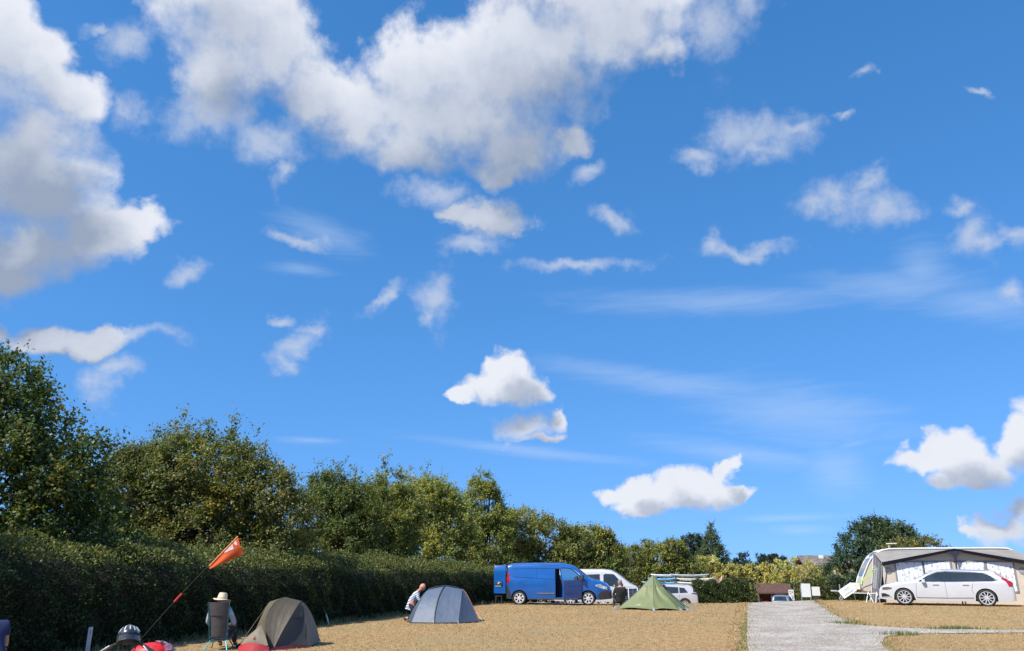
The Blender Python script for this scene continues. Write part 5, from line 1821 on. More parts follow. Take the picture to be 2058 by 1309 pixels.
    for x in (-2.36, 2.80):
        mb = MB()
        mb.lathe([(0.001, -0.014), (0.135, -0.014), (0.135, 0.0)], 28, 'Y', c=(x, yw - 0.012, 1.40))
        em = mb.build('emblem', AWN_GREY, aw)
        mb = MB()
        for k in range(3):
            mb.box((x, yw - 0.030, 1.36 + 0.04 * k), (0.20 - 0.03 * abs(k - 1), 0.006, 0.012))
        mb.build('emblem_lines', WHITE_TRIM, em)
    # uprights
    for (x0_, x1_, zt) in ((xa, xa - 0.30, edge_z(xa)), (xb, xb + 0.3, edge_z(xb))):
        mb = MB()
        mb.tube([(x0_ + 0.03, yf + 0.06, zt - 0.02), (x1_, yf + 0.12, 0.02)], 0.022, 8)
        mb.build('corner_pole', STEEL, aw)
    mb = MB()
    mb.tube([(xc, yf + 0.08, 2.28), (xc, yf + 0.08, 0.02)], 0.028, 8)
    mb.build('centre_pole', NAVY, aw)
    # slanting end wall on the left with a mesh window, seen edge on
    mb = MB()
    def endw(u, v):
        zt = roof(0, u)[2] - 0.02
        return (xa - 0.02 - 0.36 * (1 - v) ** 1.2, -0.05 + (yf + 0.25) * u, 0.06 + (zt - 0.06) * v)
    mb.grid(endw, 10, 10, 0.01)
    mb.build('end_wall', mat('end_wall_grey', (0.17, 0.17, 0.18), 0.8, var=0.1, scale=5), aw)
    mb = MB()
    mb.grid(lambda u, v: tuple(Vector(endw(0.25 + 0.5 * u, 0.30 + 0.5 * v)) + Vector((-0.03, -0.0, 0.0))), 8, 8, 0.008)
    mb.build('mesh_window', MESH_GREY, aw)
    for k, u in enumerate((0.12, 0.55, 0.93)):
        mb = MB()
        mb.tube([tuple(Vector(endw(u, t)) + Vector((-0.035, -0.01, 0))) for t in np.linspace(0, 1, 8)], 0.02, 6)
        mb.build('wall_piping', WHITE_TRIM if k == 0 else AWN_GREY, aw)
    for (a, b_) in (((xa - 0.05, -0.6, 1.62), (-3.75, -0.8, 0.5)), ((xa - 0.05, -1.4, 1.5), (-3.5, -1.5, 0.85)), ((xa - 0.1, -0.4, 1.45), (-4.1, 0.0, 0.28))):
        mb = MB()
        mb.tube([a, b_], 0.014, 5)
        mb.build('tension_strap', LIME, aw)
    for (a, b_) in (((-3.25, -2.0, 0.5), (-3.42, -2.2, 0.0)), ((-3.25, -2.0, 0.5), (-3.1, -2.2, 0.0)), ((-2.95, -2.3, 0.5), (-3.06, -2.5, 0.0)), ((-2.95, -2.3, 0.5), (-2.85, -2.5, 0.0)), ((-3.9, -2.0, 0.44), (-2.8, -2.3, 0.44))):
        mb = MB()
        mb.tube([a, b_], 0.016, 6)
        mb.build('table_leg', WHITE_POLE, aw)

caravan()

def local(px, py):
    """World position of a caravan-side point."""
    c, s = math.cos(CV_ROT), math.sin(CV_ROT)
    return (CV[0] + px * c - py * s, CV[1] + px * s + py * c)

def leaning_board():
    x, y = local(-4.0, -1.0)
    root = thing('tilted_board', 'white lettered board leaning askew beside the caravan hitch', 'board', (x, y, gz(x, y)), CV_ROT)
    mb = MB()
    mb.box((0, 0, 0.0), (0.70, 0.03, 0.42))
    p = mb.build('panel', WHITE_TRIM, root, bevel=0.006, loc=(-0.02, 0, 0.46), rot=(rad(-12), rad(-33), 0))
    mb = MB()
    for k, (x0, w, z) in enumerate([(0.02, 0.30, 0.10), (0.02, 0.26, 0.06), (-0.12, 0.10, 0.0), (0.05, 0.20, -0.01), (0.02, 0.52, -0.09), (-0.02, 0.46, -0.13)]):
        mb.box((x0, -0.020, z), (w, 0.006, 0.018))
    mb.build('lettering', mat('green_print', (0.30, 0.44, 0.36), 0.6, var=0.3, scale=60), p)
    mb = MB()
    mb.tube([(0.22, 0.02, 0.55), (0.30, 0.22, 0.0)], 0.015, 6)
    mb.tube([(-0.22, 0.02, 0.40), (-0.26, 0.2, 0.0)], 0.015, 6)
    mb.build('prop', STEEL, root)
leaning_board()

# ---------------------------------------------------------------- tents
def ruled(a, b, n=18, m=10, sag=0.0, bend=None, out=None):
    """Cloth stretched between two pole curves; it hangs in by sag between them."""
    A, B = catmull(a, n), catmull(b, n)
    def fn(u, v):
        i = min(int(u * n), n - 1)
        t = u * n - i
        p = A[i] * (1 - t) + A[i + 1] * t
        q = B[i] * (1 - t) + B[i + 1] * t
        r = p * (1 - v) + q * v
        s = sag * math.sin(math.pi * v) * math.sin(math.pi * min(1, u * 1.0)) ** 0.5 if sag else 0
        w = 0.006 * math.sin(23 * v + 5 * u) * math.sin(math.pi * v) * math.sin(math.pi * u)
        r = r.copy()
        c = np.array([0, 0.1, 0.35])
        r = r + (c - r) / max(np.linalg.norm(c - r), 1e-6) * (s + w)
        return tuple(r)
    mb = MB()
    mb.grid(fn, n, m, 0.004)
    return mb

def tan_tent():
    O = (-4.92, 17.75)
    root = thing('dome_tent', 'olive brown dome tent with a red groundsheet beside the hedge', 'tent', (O[0], O[1], gz(*O)), 0)
    root.scale = (0.79, 0.9, 0.95)
    OL = mat('olive_flysheet', (0.100, 0.087, 0.050), 0.6, var=0.06, scale=4, bump=0.6, bscale=5)
    DK = mat('dark_flysheet', (0.069, 0.054, 0.036), 0.6, var=0.06, scale=4, bump=0.6, bscale=5)
    LT = mat('stone_flysheet', (0.185, 0.154, 0.107), 0.65, var=0.06, scale=5, bump=0.25, bscale=6)
    GR = mat('grey_door', (0.053, 0.05, 0.045), 0.6, var=0.08, scale=4, bump=0.2, bscale=5)
    RD = mat('red_groundsheet', (0.42, 0.035, 0.045), 0.55, var=0.12, scale=5, bump=0.3, bscale=6)
    PO = mat('pole_sleeve', (0.07, 0.065, 0.055), 0.6, var=0.1)
    P1 = [(0.02, -0.86, 0.02), (-0.14, -0.80, 0.26), (-0.28, -0.62, 0.62), (-0.20, -0.32, 0.93), (-0.03, 0.0, 1.045)]
    P2 = [(0.06, -0.86, 0.02), (0.17, -0.74, 0.30), (0.31, -0.52, 0.62), (0.40, -0.2, 0.88), (0.42, 0.05, 0.955)]
    LE = [(-0.76, -0.42, 0.02), (-0.66, -0.30, 0.32), (-0.56, -0.14, 0.66), (-0.48, -0.02, 0.88), (-0.44, 0.05, 0.945)]
    RE = [(0.82, -0.28, 0.02), (0.70, -0.20, 0.34), (0.58, -0.1, 0.64), (0.49, -0.02, 0.85), (0.42, 0.05, 0.955)]
    LB = [(-0.70, 1.0, 0.02), (-0.62, 0.85, 0.36), (-0.54, 0.6, 0.68), (-0.47, 0.3, 0.88), (-0.44, 0.05, 0.945)]
    RB = [(0.76, 1.0, 0.02), (0.66, 0.85, 0.36), (0.56, 0.6, 0.66), (0.48, 0.3, 0.86), (0.42, 0.05, 0.955)]
    MBk = [(0.0, 1.25, 0.02), (0.0, 1.05, 0.4), (0.0, 0.75, 0.75), (-0.02, 0.35, 0.98), (-0.03, 0.0, 1.045)]
    ruled(LE, P1, sag=0.03).build('left_panel', OL, root)
    ruled(P1, P2, sag=0.02).build('middle_panel', DK, root)
    ruled(P2, RE, sag=0.02).build('right_panel', GR, root)
    ruled(LB, LE, sag=0.02).build('end_panel', OL, root)
    ruled(RE, RB, sag=0.02).build('end_panel', LT, root)
    ruled(MBk, LB, sag=0.02).build('back_panel', OL, root)
    ruled(RB, MBk, sag=0.02).build('back_panel', DK, root)
    # pale porch pulled out low on the left front
    ap = (-0.335, -0.80, 0.50)
    V0 = [(-0.74, -1.06, 0.13), (-0.60, -1.0, 0.27), (-0.46, -0.92, 0.39), ap]
    V1 = [(0.0, -1.12, 0.11), (-0.10, -1.04, 0.25), (-0.22, -0.94, 0.39), ap]
    ruled(V0, V1, sag=-0.05).build('porch', LT, root)
    em = MB()
    em.lathe([(0.001, -0.004), (0.028, -0.004), (0.028, 0.0)], 12, 'Y', c=(-0.40, -1.075, 0.235))
    em.tube([(-0.372, -1.09, 0.22), (-0.385, -1.09, 0.29), (-0.40, -1.075, 0.31)], 0.006, 5)
    em.build('red_logo', RD, root)
    for a, nm in ((P1, 'pole'), (P2, 'pole'), (LE, 'pole'), (RE, 'pole')):
        mb = MB()
        mb.tube([tuple(p) for p in catmull(a, 20)], 0.010, 6)
        mb.build(nm, PO, root)
    # window flap above the door
    mb = MB()
    def flap(u, v):
        i = 0.53 + 0.36 * v
        A, B = catmull(P2, 20), catmull(RE, 20)
        k = int(i * 20)
        p = A[k] * (1 - (0.08 + 0.84 * u)) + B[k] * (0.08 + 0.84 * u)
        return (p[0] + 0.01, p[1] - 0.035 - 0.04 * (1 - v), p[2])
    mb.grid(flap, 8, 8, 0.006)
    mb.build('vent_flap', DK, root)
    # red bathtub floor showing under the skirts
    def skirt(pts, h):
        b = MB()
        C = catmull(pts, 16)
        b.grid(lambda u, v: (C[int(round(u * 16))][0] * (1.0 + 0.03 * (1 - v)), C[int(round(u * 16))][1] * (1.0 + 0.03 * (1 - v)), 0.005 + h * v * math.sin(math.pi * (0.15 + 0.7 * u))), 16, 3, 0.01)
        return b
    skirt([(-0.80, -0.98, 0), (-0.55, -1.16, 0), (-0.25, -1.22, 0), (0.04, -1.14, 0)], 0.17).build('floor_wall', RD, root)
    skirt([(0.04, -1.10, 0), (0.20, -0.90, 0), (0.55, -0.62, 0), (0.84, -0.30, 0)], 0.075).build('floor_wall', mat('dark_red_groundsheet', (0.17, 0.018, 0.028), 0.6, var=0.15, scale=6), root)
    for (a, b_) in (((0.42, 0.05, 0.95), (1.0, 0.35, 0.0)), ((-0.47, 0.0, 0.9), (-1.25, 0.2, 0.0)), ((0.82, -0.28, 0.02), (0.96, -0.38, 0.0)), ((-0.02, 0.6, 0.85), (-0.9, 1.9, 0.0))):
        mb = MB()
        mb.tube([a, b_], 0.006, 5)
        mb.build('guy_line', mat('guy_cord', (0.35, 0.22, 0.18), 0.7), root)
tan_tent()

def blue_tent():
    O = (-2.12, 25.75)
    root = thing('dome_tent', 'slate blue dome tent with a dark centre pole sleeve', 'tent', (O[0], O[1], gz(*O)), rad(2))
    root.scale = (1, 1, 0.93)
    BL = mat('slate_flysheet', (0.086, 0.119, 0.175), 0.55, var=0.05, scale=3, bump=0.8, bscale=5)
    BD = mat('slate_end', (0.066, 0.092, 0.139), 0.55, var=0.05, scale=3, bump=0.8, bscale=5)
    PO = mat('dark_sleeve', (0.03, 0.035, 0.05), 0.6, var=0.1)
    RD = mat('pole_red', (0.20, 0.05, 0.05), 0.5, var=0.2, scale=20)
    T = (0.02, 0.0, 1.13)
    C = [(-0.26, -0.98, 0.02), (-0.24, -0.80, 0.38), (-0.17, -0.52, 0.76), (-0.06, -0.22, 1.05), T]
    L = [(-0.95, -0.78, 0.02), (-0.84, -0.62, 0.38), (-0.70, -0.40, 0.72), (-0.58, -0.16, 0.95), (-0.52, 0.0, 1.02)]
    R = [(0.46, -0.95, 0.02), (0.50, -0.74, 0.38), (0.53, -0.46, 0.74), (0.54, -0.18, 0.96), (0.54, 0.0, 1.02)]
    RE = [(1.08, -0.46, 0.02), (0.94, -0.34, 0.34), (0.79, -0.2, 0.66), (0.64, -0.06, 0.92), (0.54, 0.0, 1.02)]
    LE = [(-1.12, -0.3, 0.02), (-0.98, -0.22, 0.36), (-0.80, -0.14, 0.68), (-0.62, -0.04, 0.93), (-0.52, 0.0, 1.02)]
    LB = [(-0.95, 0.95, 0.02), (-0.86, 0.75, 0.38), (-0.72, 0.48, 0.72), (-0.6, 0.2, 0.95), (-0.52, 0.0, 1.02)]
    RB = [(0.95, 0.95, 0.02), (0.86, 0.75, 0.38), (0.72, 0.48, 0.72), (0.6, 0.2, 0.95), (0.54, 0.0, 1.02)]
    CB = [(0.0, 1.1, 0.02), (0.0, 0.9, 0.4), (0.0, 0.6, 0.78), (0.01, 0.25, 1.06), T]
    ruled(L, C, sag=0.015).build('front_panel', BL, root)
    ruled(C, R, sag=0.015).build('front_panel', BL, root)
    ruled(R, RE, sag=0.015).build('right_panel', BD, root)
    ruled(LE, L, sag=0.015).build('left_panel', BD, root)
    ruled(LB, LE, sag=0.02).build('back_panel', BD, root)
    ruled(RE, RB, sag=0.02).build('back_panel', BD, root)
    ruled(RB, CB, sag=0.02).build('back_panel', BL, root)
    ruled(CB, LB, sag=0.02).build('back_panel', BL, root)
    mb = MB()
    mb.tube([tuple(p + np.array([0, -0.008, 0.008])) for p in catmull(C, 24)], 0.019, 6)
    mb.build('pole_sleeve', PO, root)
    mb = MB()
    mb.tube([(-0.52, 0, 1.03), (-0.27, 0.0, 1.115), (0.02, 0, 1.145), (0.29, 0, 1.11), (0.54, 0, 1.03)], 0.016, 6)
    mb.build('ridge_pole', PO, root)
    mb = MB()
    mb.tube([tuple(p + np.array([0.012, 0, 0.008])) for p in catmull(RE, 20)], 0.014, 6)
    mb.build('side_pole', RD, root)
    mb = MB()
    base = [(-1.12, -0.3), (-0.95, -0.79), (-0.26, -0.99), (0.46, -0.96), (1.08, -0.46)]
    mb.tube([(p[0], p[1], 0.022) for p in base], 0.020, 6)
    mb.build('hem', PO, root)
    for (a, b_) in (((0.86, -0.26, 0.5), (1.22, -0.45, 0.0)), ((1.08, -0.46, 0.03), (1.2, -0.55, 0.0)), ((-0.26, -0.98, 0.1), (-0.28, -1.14, 0.0)), ((0.46, -0.95, 0.1), (0.47, -1.1, 0.0))):
        mb = MB()
        mb.tube([a, b_], 0.007, 5)
        mb.build('guy_line', mat('pale_cord', (0.55, 0.52, 0.46), 0.7), root)
blue_tent()

def green_tent():
    O = (5.62, 32.6)
    root = thing('pyramid_tent', 'green pyramid tent pitched in front of the parked cars', 'tent', (O[0], O[1], gz(*O)), 0)
    root.scale = (1, 1, 0.95)
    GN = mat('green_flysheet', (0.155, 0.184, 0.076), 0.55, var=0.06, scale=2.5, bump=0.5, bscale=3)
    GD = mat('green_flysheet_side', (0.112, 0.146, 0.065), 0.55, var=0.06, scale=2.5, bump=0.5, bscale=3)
    PEG = mat('grey_tab', (0.33, 0.36, 0.40), 0.6, var=0.15, scale=10)
    A = np.array((0.06, 0.0, 1.38))
    base = [(-1.45, -0.15), (-0.15, -1.0), (0.80, -1.0), (1.12, -0.78), (1.48, 0.1), (0.9, 1.15), (-0.9, 1.15)]
    n = len(base)
    def edge(i, t):
        b = np.array((*base[i % n], 0.03))
        p = b * (1 - t) + A * t
        p[2] -= 0.07 * math.sin(math.pi * t)          # concave catenary ridges
        return p
    for i in range(n):
        def fn(u, v, i=i):
            t = v
            p = edge(i, t) * (1 - u) + edge(i + 1, t) * u
            wr = 0.03 * math.sin(7 * u + 11 * v) * math.sin(math.pi * u) * (1 - v) + 0.024 * math.sin(19 * u * v + 3) * math.sin(math.pi * u)
            c = np.array((0.0, 0.0, 0.4))
            d = (c - p) / max(np.linalg.norm(c - p), 1e-6)
            p = p + d * (0.03 * math.sin(math.pi * u) * (1 - v) + wr)
            if v == 0:
                p[2] += 0.05 * math.sin(math.pi * u)
            return tuple(p)
        mb = MB()
        mb.grid(fn, 14, 18, 0.004)
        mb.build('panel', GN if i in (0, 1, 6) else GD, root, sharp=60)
    # collar at the peak with a dark vent on its right side
    mb = MB()
    ring = []
    for i in range(n):
        p = edge(i, 0.70)
        ring.append(A + (p - A) * 1.03)
    V = [tuple(A + np.array((0, 0, 0.015)))] + [tuple(p) for p in ring]
    mb.add(V, [(0, 1 + i, 1 + (i + 1) % n) for i in range(n)])
    mb.build('peak_collar', GD, root, smooth=False)
    mb = MB()
    p0, p1 = ring[3], ring[4]
    c = (p0 + p1) / 2
    mb.add([tuple(c + np.array((0.0, -0.05, 0.12))), tuple(c + np.array((-0.10, -0.12, -0.02))), tuple(c + np.array((0.16, -0.02, -0.10))), tuple(c + np.array((0.12, 0.05, 0.0)))], [(0, 1, 2, 3), (3, 2, 1, 0)])
    mb.build('vent', mat('vent_mesh', (0.035, 0.05, 0.07), 0.8), root)
    for i in (0, 1, 2):
        p, q = edge(i, 0.0), edge(i, 1.0)
        mb = MB()
        mb.tube([tuple(edge(i, t) + np.array((0, -0.006, 0.006))) for t in np.linspace(0, 0.95, 14)], 0.007, 5)
        mb.build('seam', GD, root)
    for (x, y) in base:
        mb = MB()
        d = np.array((x, y)) / math.hypot(x, y)
        mb.add([(x, y, 0.16), (x + d[0] * 0.20 - d[1] * 0.05, y + d[1] * 0.20 + d[0] * 0.05, 0.012), (x + d[0] * 0.20 + d[1] * 0.05, y + d[1] * 0.20 - d[0] * 0.05, 0.012), (x - d[1] * 0.03, y + d[0] * 0.03, 0.02)], [(0, 1, 2), (0, 3, 1), (0, 2, 3), (1, 3, 2)])
        mb.build('peg_tab', PEG, root, smooth=False)
    # small white maker's mark low on the front panel
    def on_front(u, v, o=0.012):
        p = edge(0, v) * (1 - u) + edge(1, v) * u
        return (p[0] - 0.005, p[1] - o - 0.0, p[2] + 0.0)
    mb = MB()
    for (u0, u1) in ((0.44, 0.50), (0.505, 0.53), (0.56, 0.575)):
        mb.grid(lambda u, v: on_front(u0 + (u1 - u0) * u, 0.14 + 0.03 * v), 2, 2, 0.004)
    mb.build('maker_mark', WHITE_TRIM, root)
green_tent()

# ---------------------------------------------------------------- people
SKIN = mat('skin', (0.50, 0.27, 0.19), 0.55, var=0.08, scale=14)
SKIN_RED = mat('sunburnt_skin', (0.56, 0.25, 0.17), 0.5, var=0.1, scale=14)

def skin_mesh(pts, edges, root_key, sub=2):
    """Continuous tapered surface grown round a skeleton of joints (x, y, z, radius)."""
    keys = list(pts)
    me = bpy.data.meshes.new('skeleton')
    me.from_pydata([pts[k][:3] for k in keys], [(keys.index(a), keys.index(b)) for a, b in edges], [])
    o = bpy.data.objects.new('skeleton', me)
    COL.objects.link(o)
    o.modifiers.new('skin', 'SKIN').use_smooth_shade = True
    for i, k in enumerate(keys):
        r = pts[k][3]
        d = me.skin_vertices[0].data[i]
        d.radius = (r, r) if not isinstance(r, tuple) else r
        d.use_root = (k == root_key)
    sb = o.modifiers.new('sub', 'SUBSURF')
    sb.levels = sb.render_levels = sub
    dg = bpy.context.evaluated_depsgraph_get()
    res = bpy.data.meshes.new_from_object(o.evaluated_get(dg))
    bpy.data.objects.remove(o)
    bpy.data.meshes.remove(me)
    V = [tuple(v.co) for v in res.vertices]
    F = [tuple(p.vertices) for p in res.polygons]
    bpy.data.meshes.remove(res)
    return V, F

def head_shape(mb, c, fwd, up, r=0.095):
    """Skull with brow, nose, chin and ears, turned to fwd."""
    f, u = Vector(fwd).normalized(), Vector(up).normalized()
    s = f.cross(u).normalized()
    u = s.cross(f)
    V, F = [], []
    nu, nv = 20, 14
    for j in range(nv + 1):
        th = math.pi * j / nv
        for i in range(nu):
            ph = 2 * math.pi * i / nu
            x, y, z = math.sin(th) * math.cos(ph), math.sin(th) * math.sin(ph), math.cos(th)
            k = 1.0
            fx = x
            w = 0.80 * (1 - 0.22 * max(0, -z) ** 1.5)
            nose = max(0, 1 - ((ph if ph < math.pi else ph - 2 * math.pi) / 0.30) ** 2) * max(0, 1 - ((z + 0.12) / 0.28) ** 2)
            jaw = 0.10 * max(0, x) * max(0, 1 - ((z + 0.75) / 0.35) ** 2)
            eye = -0.05 * max(0, x) * max(0, 1 - ((z - 0.10) / 0.12) ** 2)
            fx = x * 1.0 + 0.20 * nose * max(0, x) + jaw + eye
            V.append(Vector(c) + f * (fx * r * 1.02) + s * (y * r * w) + u * (z * r * 1.24))
    for j in range(nv):
        for i in range(nu):
            i2 = (i + 1) % nu
            F.append((j * nu + i, (j + 1) * nu + i, (j + 1) * nu + i2, j * nu + i2))
    mb.add(V, F)
    for sg in (-1, 1):
        e = Vector(c) + s * (sg * r * 0.80) - f * (r * 0.02) - u * (r * 0.02)
        ring = []
        for a in np.linspace(0, 2 * math.pi, 10, endpoint=False):
            ring.append(e + u * (0.30 * r * math.sin(a)) + f * (0.17 * r * math.cos(a)))
        n0 = [p + s * (sg * 0.10 * r) for p in ring]
        mb.add(ring + n0, [(i, (i + 1) % 10, 10 + (i + 1) % 10, 10 + i) for i in range(10)] + [tuple(range(10, 20))])
    return mb

def hand(mb, wrist, d, palm_n, size=0.18, curl=0.5):
    """Palm with four bent fingers of different lengths and a thumb from its side."""
    d = Vector(d).normalized()
    n = Vector(palm_n).normalized()
    s = d.cross(n).normalized()
    w = Vector(wrist)
    V, F = skin_mesh({'a': (*w, (0.022, 0.028)), 'b': (*(w + d * size * 0.28), (0.016, 0.038)), 'c': (*(w + d * size * 0.5), (0.014, 0.036))}, [('a', 'b'), ('b', 'c')], 'a', 1)
    mb.add(V, F)
    for k, L in enumerate((0.44, 0.50, 0.47, 0.36)):
        p = w + d * size * 0.48 + s * ((k - 1.5) * 0.019)
        q1 = p + (d * math.cos(curl * 0.5) + n * math.sin(curl * 0.5)) * size * L * 0.45
        q2 = q1 + (d * math.cos(curl * 1.4) + n * math.sin(curl * 1.4)) * size * L * 0.33
        q3 = q2 + (d * math.cos(curl * 2.2) + n * math.sin(curl * 2.2)) * size * L * 0.24
        mb.tube([p, q1, q2, q3], [0.009, 0.0085, 0.0075, 0.006], 6)
    p = w + d * size * 0.14 - s * 0.03
    q = p + (d * 0.6 - s * 0.7 + n * 0.25).normalized() * size * 0.24
    mb.tube([p, q, q + (d * 0.9 - s * 0.1 + n * 0.3).normalized() * size * 0.18], [0.011, 0.010, 0.007], 6)

def person(label, loc, rot, J, head, hands, shirt, trousers, skin=SKIN, sleeves='long', hair=None, shoes=None, extra=None):
    """J: joints of the pose; clothing is grown round the same skeleton, a little larger."""
    root = thing('person', label, 'person', (loc[0], loc[1], loc[2] if len(loc) > 2 else gz(loc[0], loc[1])), rot)
    E = [('pelvis', 'waist'), ('waist', 'chest'), ('chest', 'neck'), ('neck', 'skull')]
    for s in ('l', 'r'):
        E += [('chest', 'sho' + s), ('sho' + s, 'elb' + s), ('elb' + s, 'wri' + s), ('pelvis', 'hip' + s), ('hip' + s, 'kne' + s), ('kne' + s, 'ank' + s), ('ank' + s, 'toe' + s)]
    R = {'pelvis': 0.115, 'waist': 0.115, 'chest': 0.125, 'neck': 0.052, 'skull': 0.05}
    for s in ('l', 'r'):
        R.update({'sho' + s: 0.058, 'elb' + s: 0.040, 'wri' + s: 0.027, 'hip' + s: 0.085, 'kne' + s: 0.058, 'ank' + s: 0.036, 'toe' + s: 0.03})
    P = {k: (*J[k], R[k]) for k in R}
    mb = MB()
    V, F = skin_mesh(P, E, 'pelvis')
    mb.add(V, F)
    head_shape(mb, head[0], head[1], head[2])
    for (wk, d, n, curl) in hands:
        hand(mb, J[wk], d, n, curl=curl)
    body = mb.build('body', skin, root, sharp=80)
    g = 1.16
    ks = ['pelvis', 'waist', 'chest', 'shol', 'shor', 'elbl', 'elbr', 'wril', 'wrir', 'neck']
    S = {k: (*J[k], R[k] * g + 0.008) for k in ks}
    S['neck'] = (*(Vector(J['neck']) * 0.45 + Vector(J['chest']) * 0.55), 0.085)
    for s in ('l', 'r'):
        t = 0.82 if sleeves == 'long' else 0.0
        if sleeves == 'long':
            S['wri' + s] = (*(Vector(J['elb' + s]).lerp(Vector(J['wri' + s]), t)), 0.042)
            S['elb' + s] = (*J['elb' + s], 0.054)
        else:
            S['elb' + s] = (*(Vector(J['sho' + s]).lerp(Vector(J['elb' + s]), 0.62)), 0.066)
            S.pop('wri' + s)
    Es = [('pelvis', 'waist'), ('waist', 'chest'), ('chest', 'neck')] + [('chest', 'sho' + s) for s in 'lr'] + [('sho' + s, 'elb' + s) for s in 'lr']
    if sleeves == 'long':
        Es += [('elb' + s, 'wri' + s) for s in 'lr']
    pv, wa = Vector(J['pelvis']), Vector(J['waist'])
    S['hem'] = (*(pv + (pv - wa).normalized() * 0.07), 0.145)
    Es.append(('pelvis', 'hem'))
    V, F = skin_mesh(S, Es, 'pelvis')
    MB().add(V, F).build('shirt', shirt, root, sharp=80)
    T = {'pelvis': (*J['pelvis'], 0.128)}
    T['band'] = (*pv.lerp(wa, 0.45), 0.122)
    Et = [('pelvis', 'band')]
    for s in ('l', 'r'):
        T['hip' + s] = (*J['hip' + s], 0.102)
        T['kne' + s] = (*J['kne' + s], 0.074)
        T['ank' + s] = (*J['ank' + s], 0.056)
        Et += [('pelvis', 'hip' + s), ('hip' + s, 'kne' + s), ('kne' + s, 'ank' + s)]
    V, F = skin_mesh(T, Et, 'pelvis')
    MB().add(V, F).build('trousers', trousers, root, sharp=80)
    for s in ('l', 'r'):
        a, t = Vector(J['ank' + s]), Vector(J['toe' + s])
        V, F = skin_mesh({'a': (a.x, a.y, a.z - 0.03, 0.045), 'b': (*a.lerp(t, 0.5), 0.045), 'c': (*t, 0.038)}, [('a', 'b'), ('b', 'c')], 'a', 1)
        MB().add(V, F).build('shoe', mat('shoe', (0.05, 0.045, 0.04), 0.7, var=0.2), root)
    return root

def camp_chair(label, loc, rot, fabric, frame, back_h=0.92, group=None):
    """Low folding chair: sling of cloth on thin poles."""
    root = thing('camp_chair', label, 'chair', (loc[0], loc[1], gz(*loc)), rot, group)
    wt, wb = 0.205, 0.15
    def sling(u, v):
        if v < 0.45:                       # seat from front edge to the back
            t = v / 0.45
            y, z, w = 0.30 - 0.42 * t, 0.36 - 0.13 * math.sin(t * 1.5), 0.24 - 0.06 * t
        else:
            t = (v - 0.45) / 0.55
            y, z, w = -0.12 - 0.20 * t, 0.23 + (back_h - 0.23) * t, wb + (wt - wb) * t ** 0.8
        x = (2 * u - 1) * w
        return (x, y - 0.05 * (1 - (2 * u - 1) ** 2), z)
    mb = MB()
    mb.grid(sling, 10, 26, 0.006)
    mb.build('sling', fabric, root, sharp=70)
    mb = MB()
    mb.grid(lambda u, v: tuple(Vector(sling(u, 0.80 + 0.20 * v)) + Vector((0, -0.012, 0))), 8, 6, 0.006)
    mb.build('head_panel', fabric, root, sharp=70)
    for s in (-1, 1):
        mb = MB()
        mb.tube([(s * (wt + 0.01), -0.335, back_h + 0.005), (s * 0.19, -0.23, 0.55), (s * 0.175, -0.12, 0.22)], 0.011, 6)
        mb.build('back_pole', frame, root)
        for yy, ye in ((-0.10, -0.24), (0.12, 0.30)):
            mb = MB()
            mb.tube([(s * 0.15, yy, 0.20), (s * 0.23, ye, 0.012)], 0.011, 6)
            mb.build('leg', frame, root)
        mb = MB()
        mb.tube([(s * 0.15, 0.10, 0.20), (s * 0.24, 0.30, 0.37)], 0.011, 6)
        mb.build('seat_pole', frame, root)
    mb = MB()
    mb.tube([(-0.175, -0.11, 0.20), (0.175, -0.11, 0.20)], 0.013, 6)
    mb.tube([(-0.15, 0.11, 0.20), (0.15, 0.11, 0.20)], 0.013, 6)
    mb.tube([(0, -0.11, 0.20), (0, 0.11, 0.20)], 0.013, 6)
    mb.build('hub', frame, root)
    return root

def seated(lean=0.0):
    """Joints of someone settled low in a camp chair, facing +y."""
    J = {'pelvis': (0, -0.03, 0.37), 'waist': (0, -0.12, 0.52), 'chest': (0, -0.20, 0.70), 'neck': (0, -0.20, 0.845), 'skull': (0, -0.18, 0.92)}
    for s, k in (('l', -1), ('r', 1)):
        J.update({'sho' + s: (k * 0.175, -0.19, 0.775), 'elb' + s: (k * 0.265, -0.06, 0.53), 'wri' + s: (k * 0.19, 0.16, 0.47), 'hip' + s: (k * 0.10, 0.02, 0.37),
                  'kne' + s: (k * 0.14, 0.42, 0.47), 'ank' + s: (k * 0.15, 0.56, 0.09), 'toe' + s: (k * 0.16, 0.70, 0.045)})
    return J

TEAL = mat('teal_alloy', (0.01, 0.19, 0.27), 0.35, metal=0.4, var=0.08, scale=10)
GREY_CLOTH = mat('grey_sling', (0.085, 0.08, 0.085), 0.85, var=0.1, scale=8, bump=0.2, bscale=120)
BLACK_CLOTH = mat('charcoal_sling', (0.045, 0.047, 0.055), 0.85, var=0.12, scale=8, bump=0.2, bscale=120)
camp_chair('grey camp chair with a bright teal frame, its back to the viewer', (-6.02, 17.05), rad(4), GREY_CLOTH, TEAL, 0.93)
J1 = seated()
p1 = person('person in a sun hat and pale blue shirt sitting in the teal framed chair', (-6.02, 17.07), rad(4), J1, ((0, -0.19, 0.955), (0, 1, -0.05), (0, 0, 1)),
            [('wril', (0.3, 0.9, 0.0), (0.2, 0, -1), 0.7), ('wrir', (-0.3, 0.9, 0.0), (-0.2, 0, -1), 0.7)],
            mat('pale_shirt', (0.36, 0.45, 0.60), 0.85, var=0.14, scale=9, bump=0.3, bscale=18), mat('dark_trousers', (0.05, 0.05, 0.06), 0.85, var=0.15, scale=9))

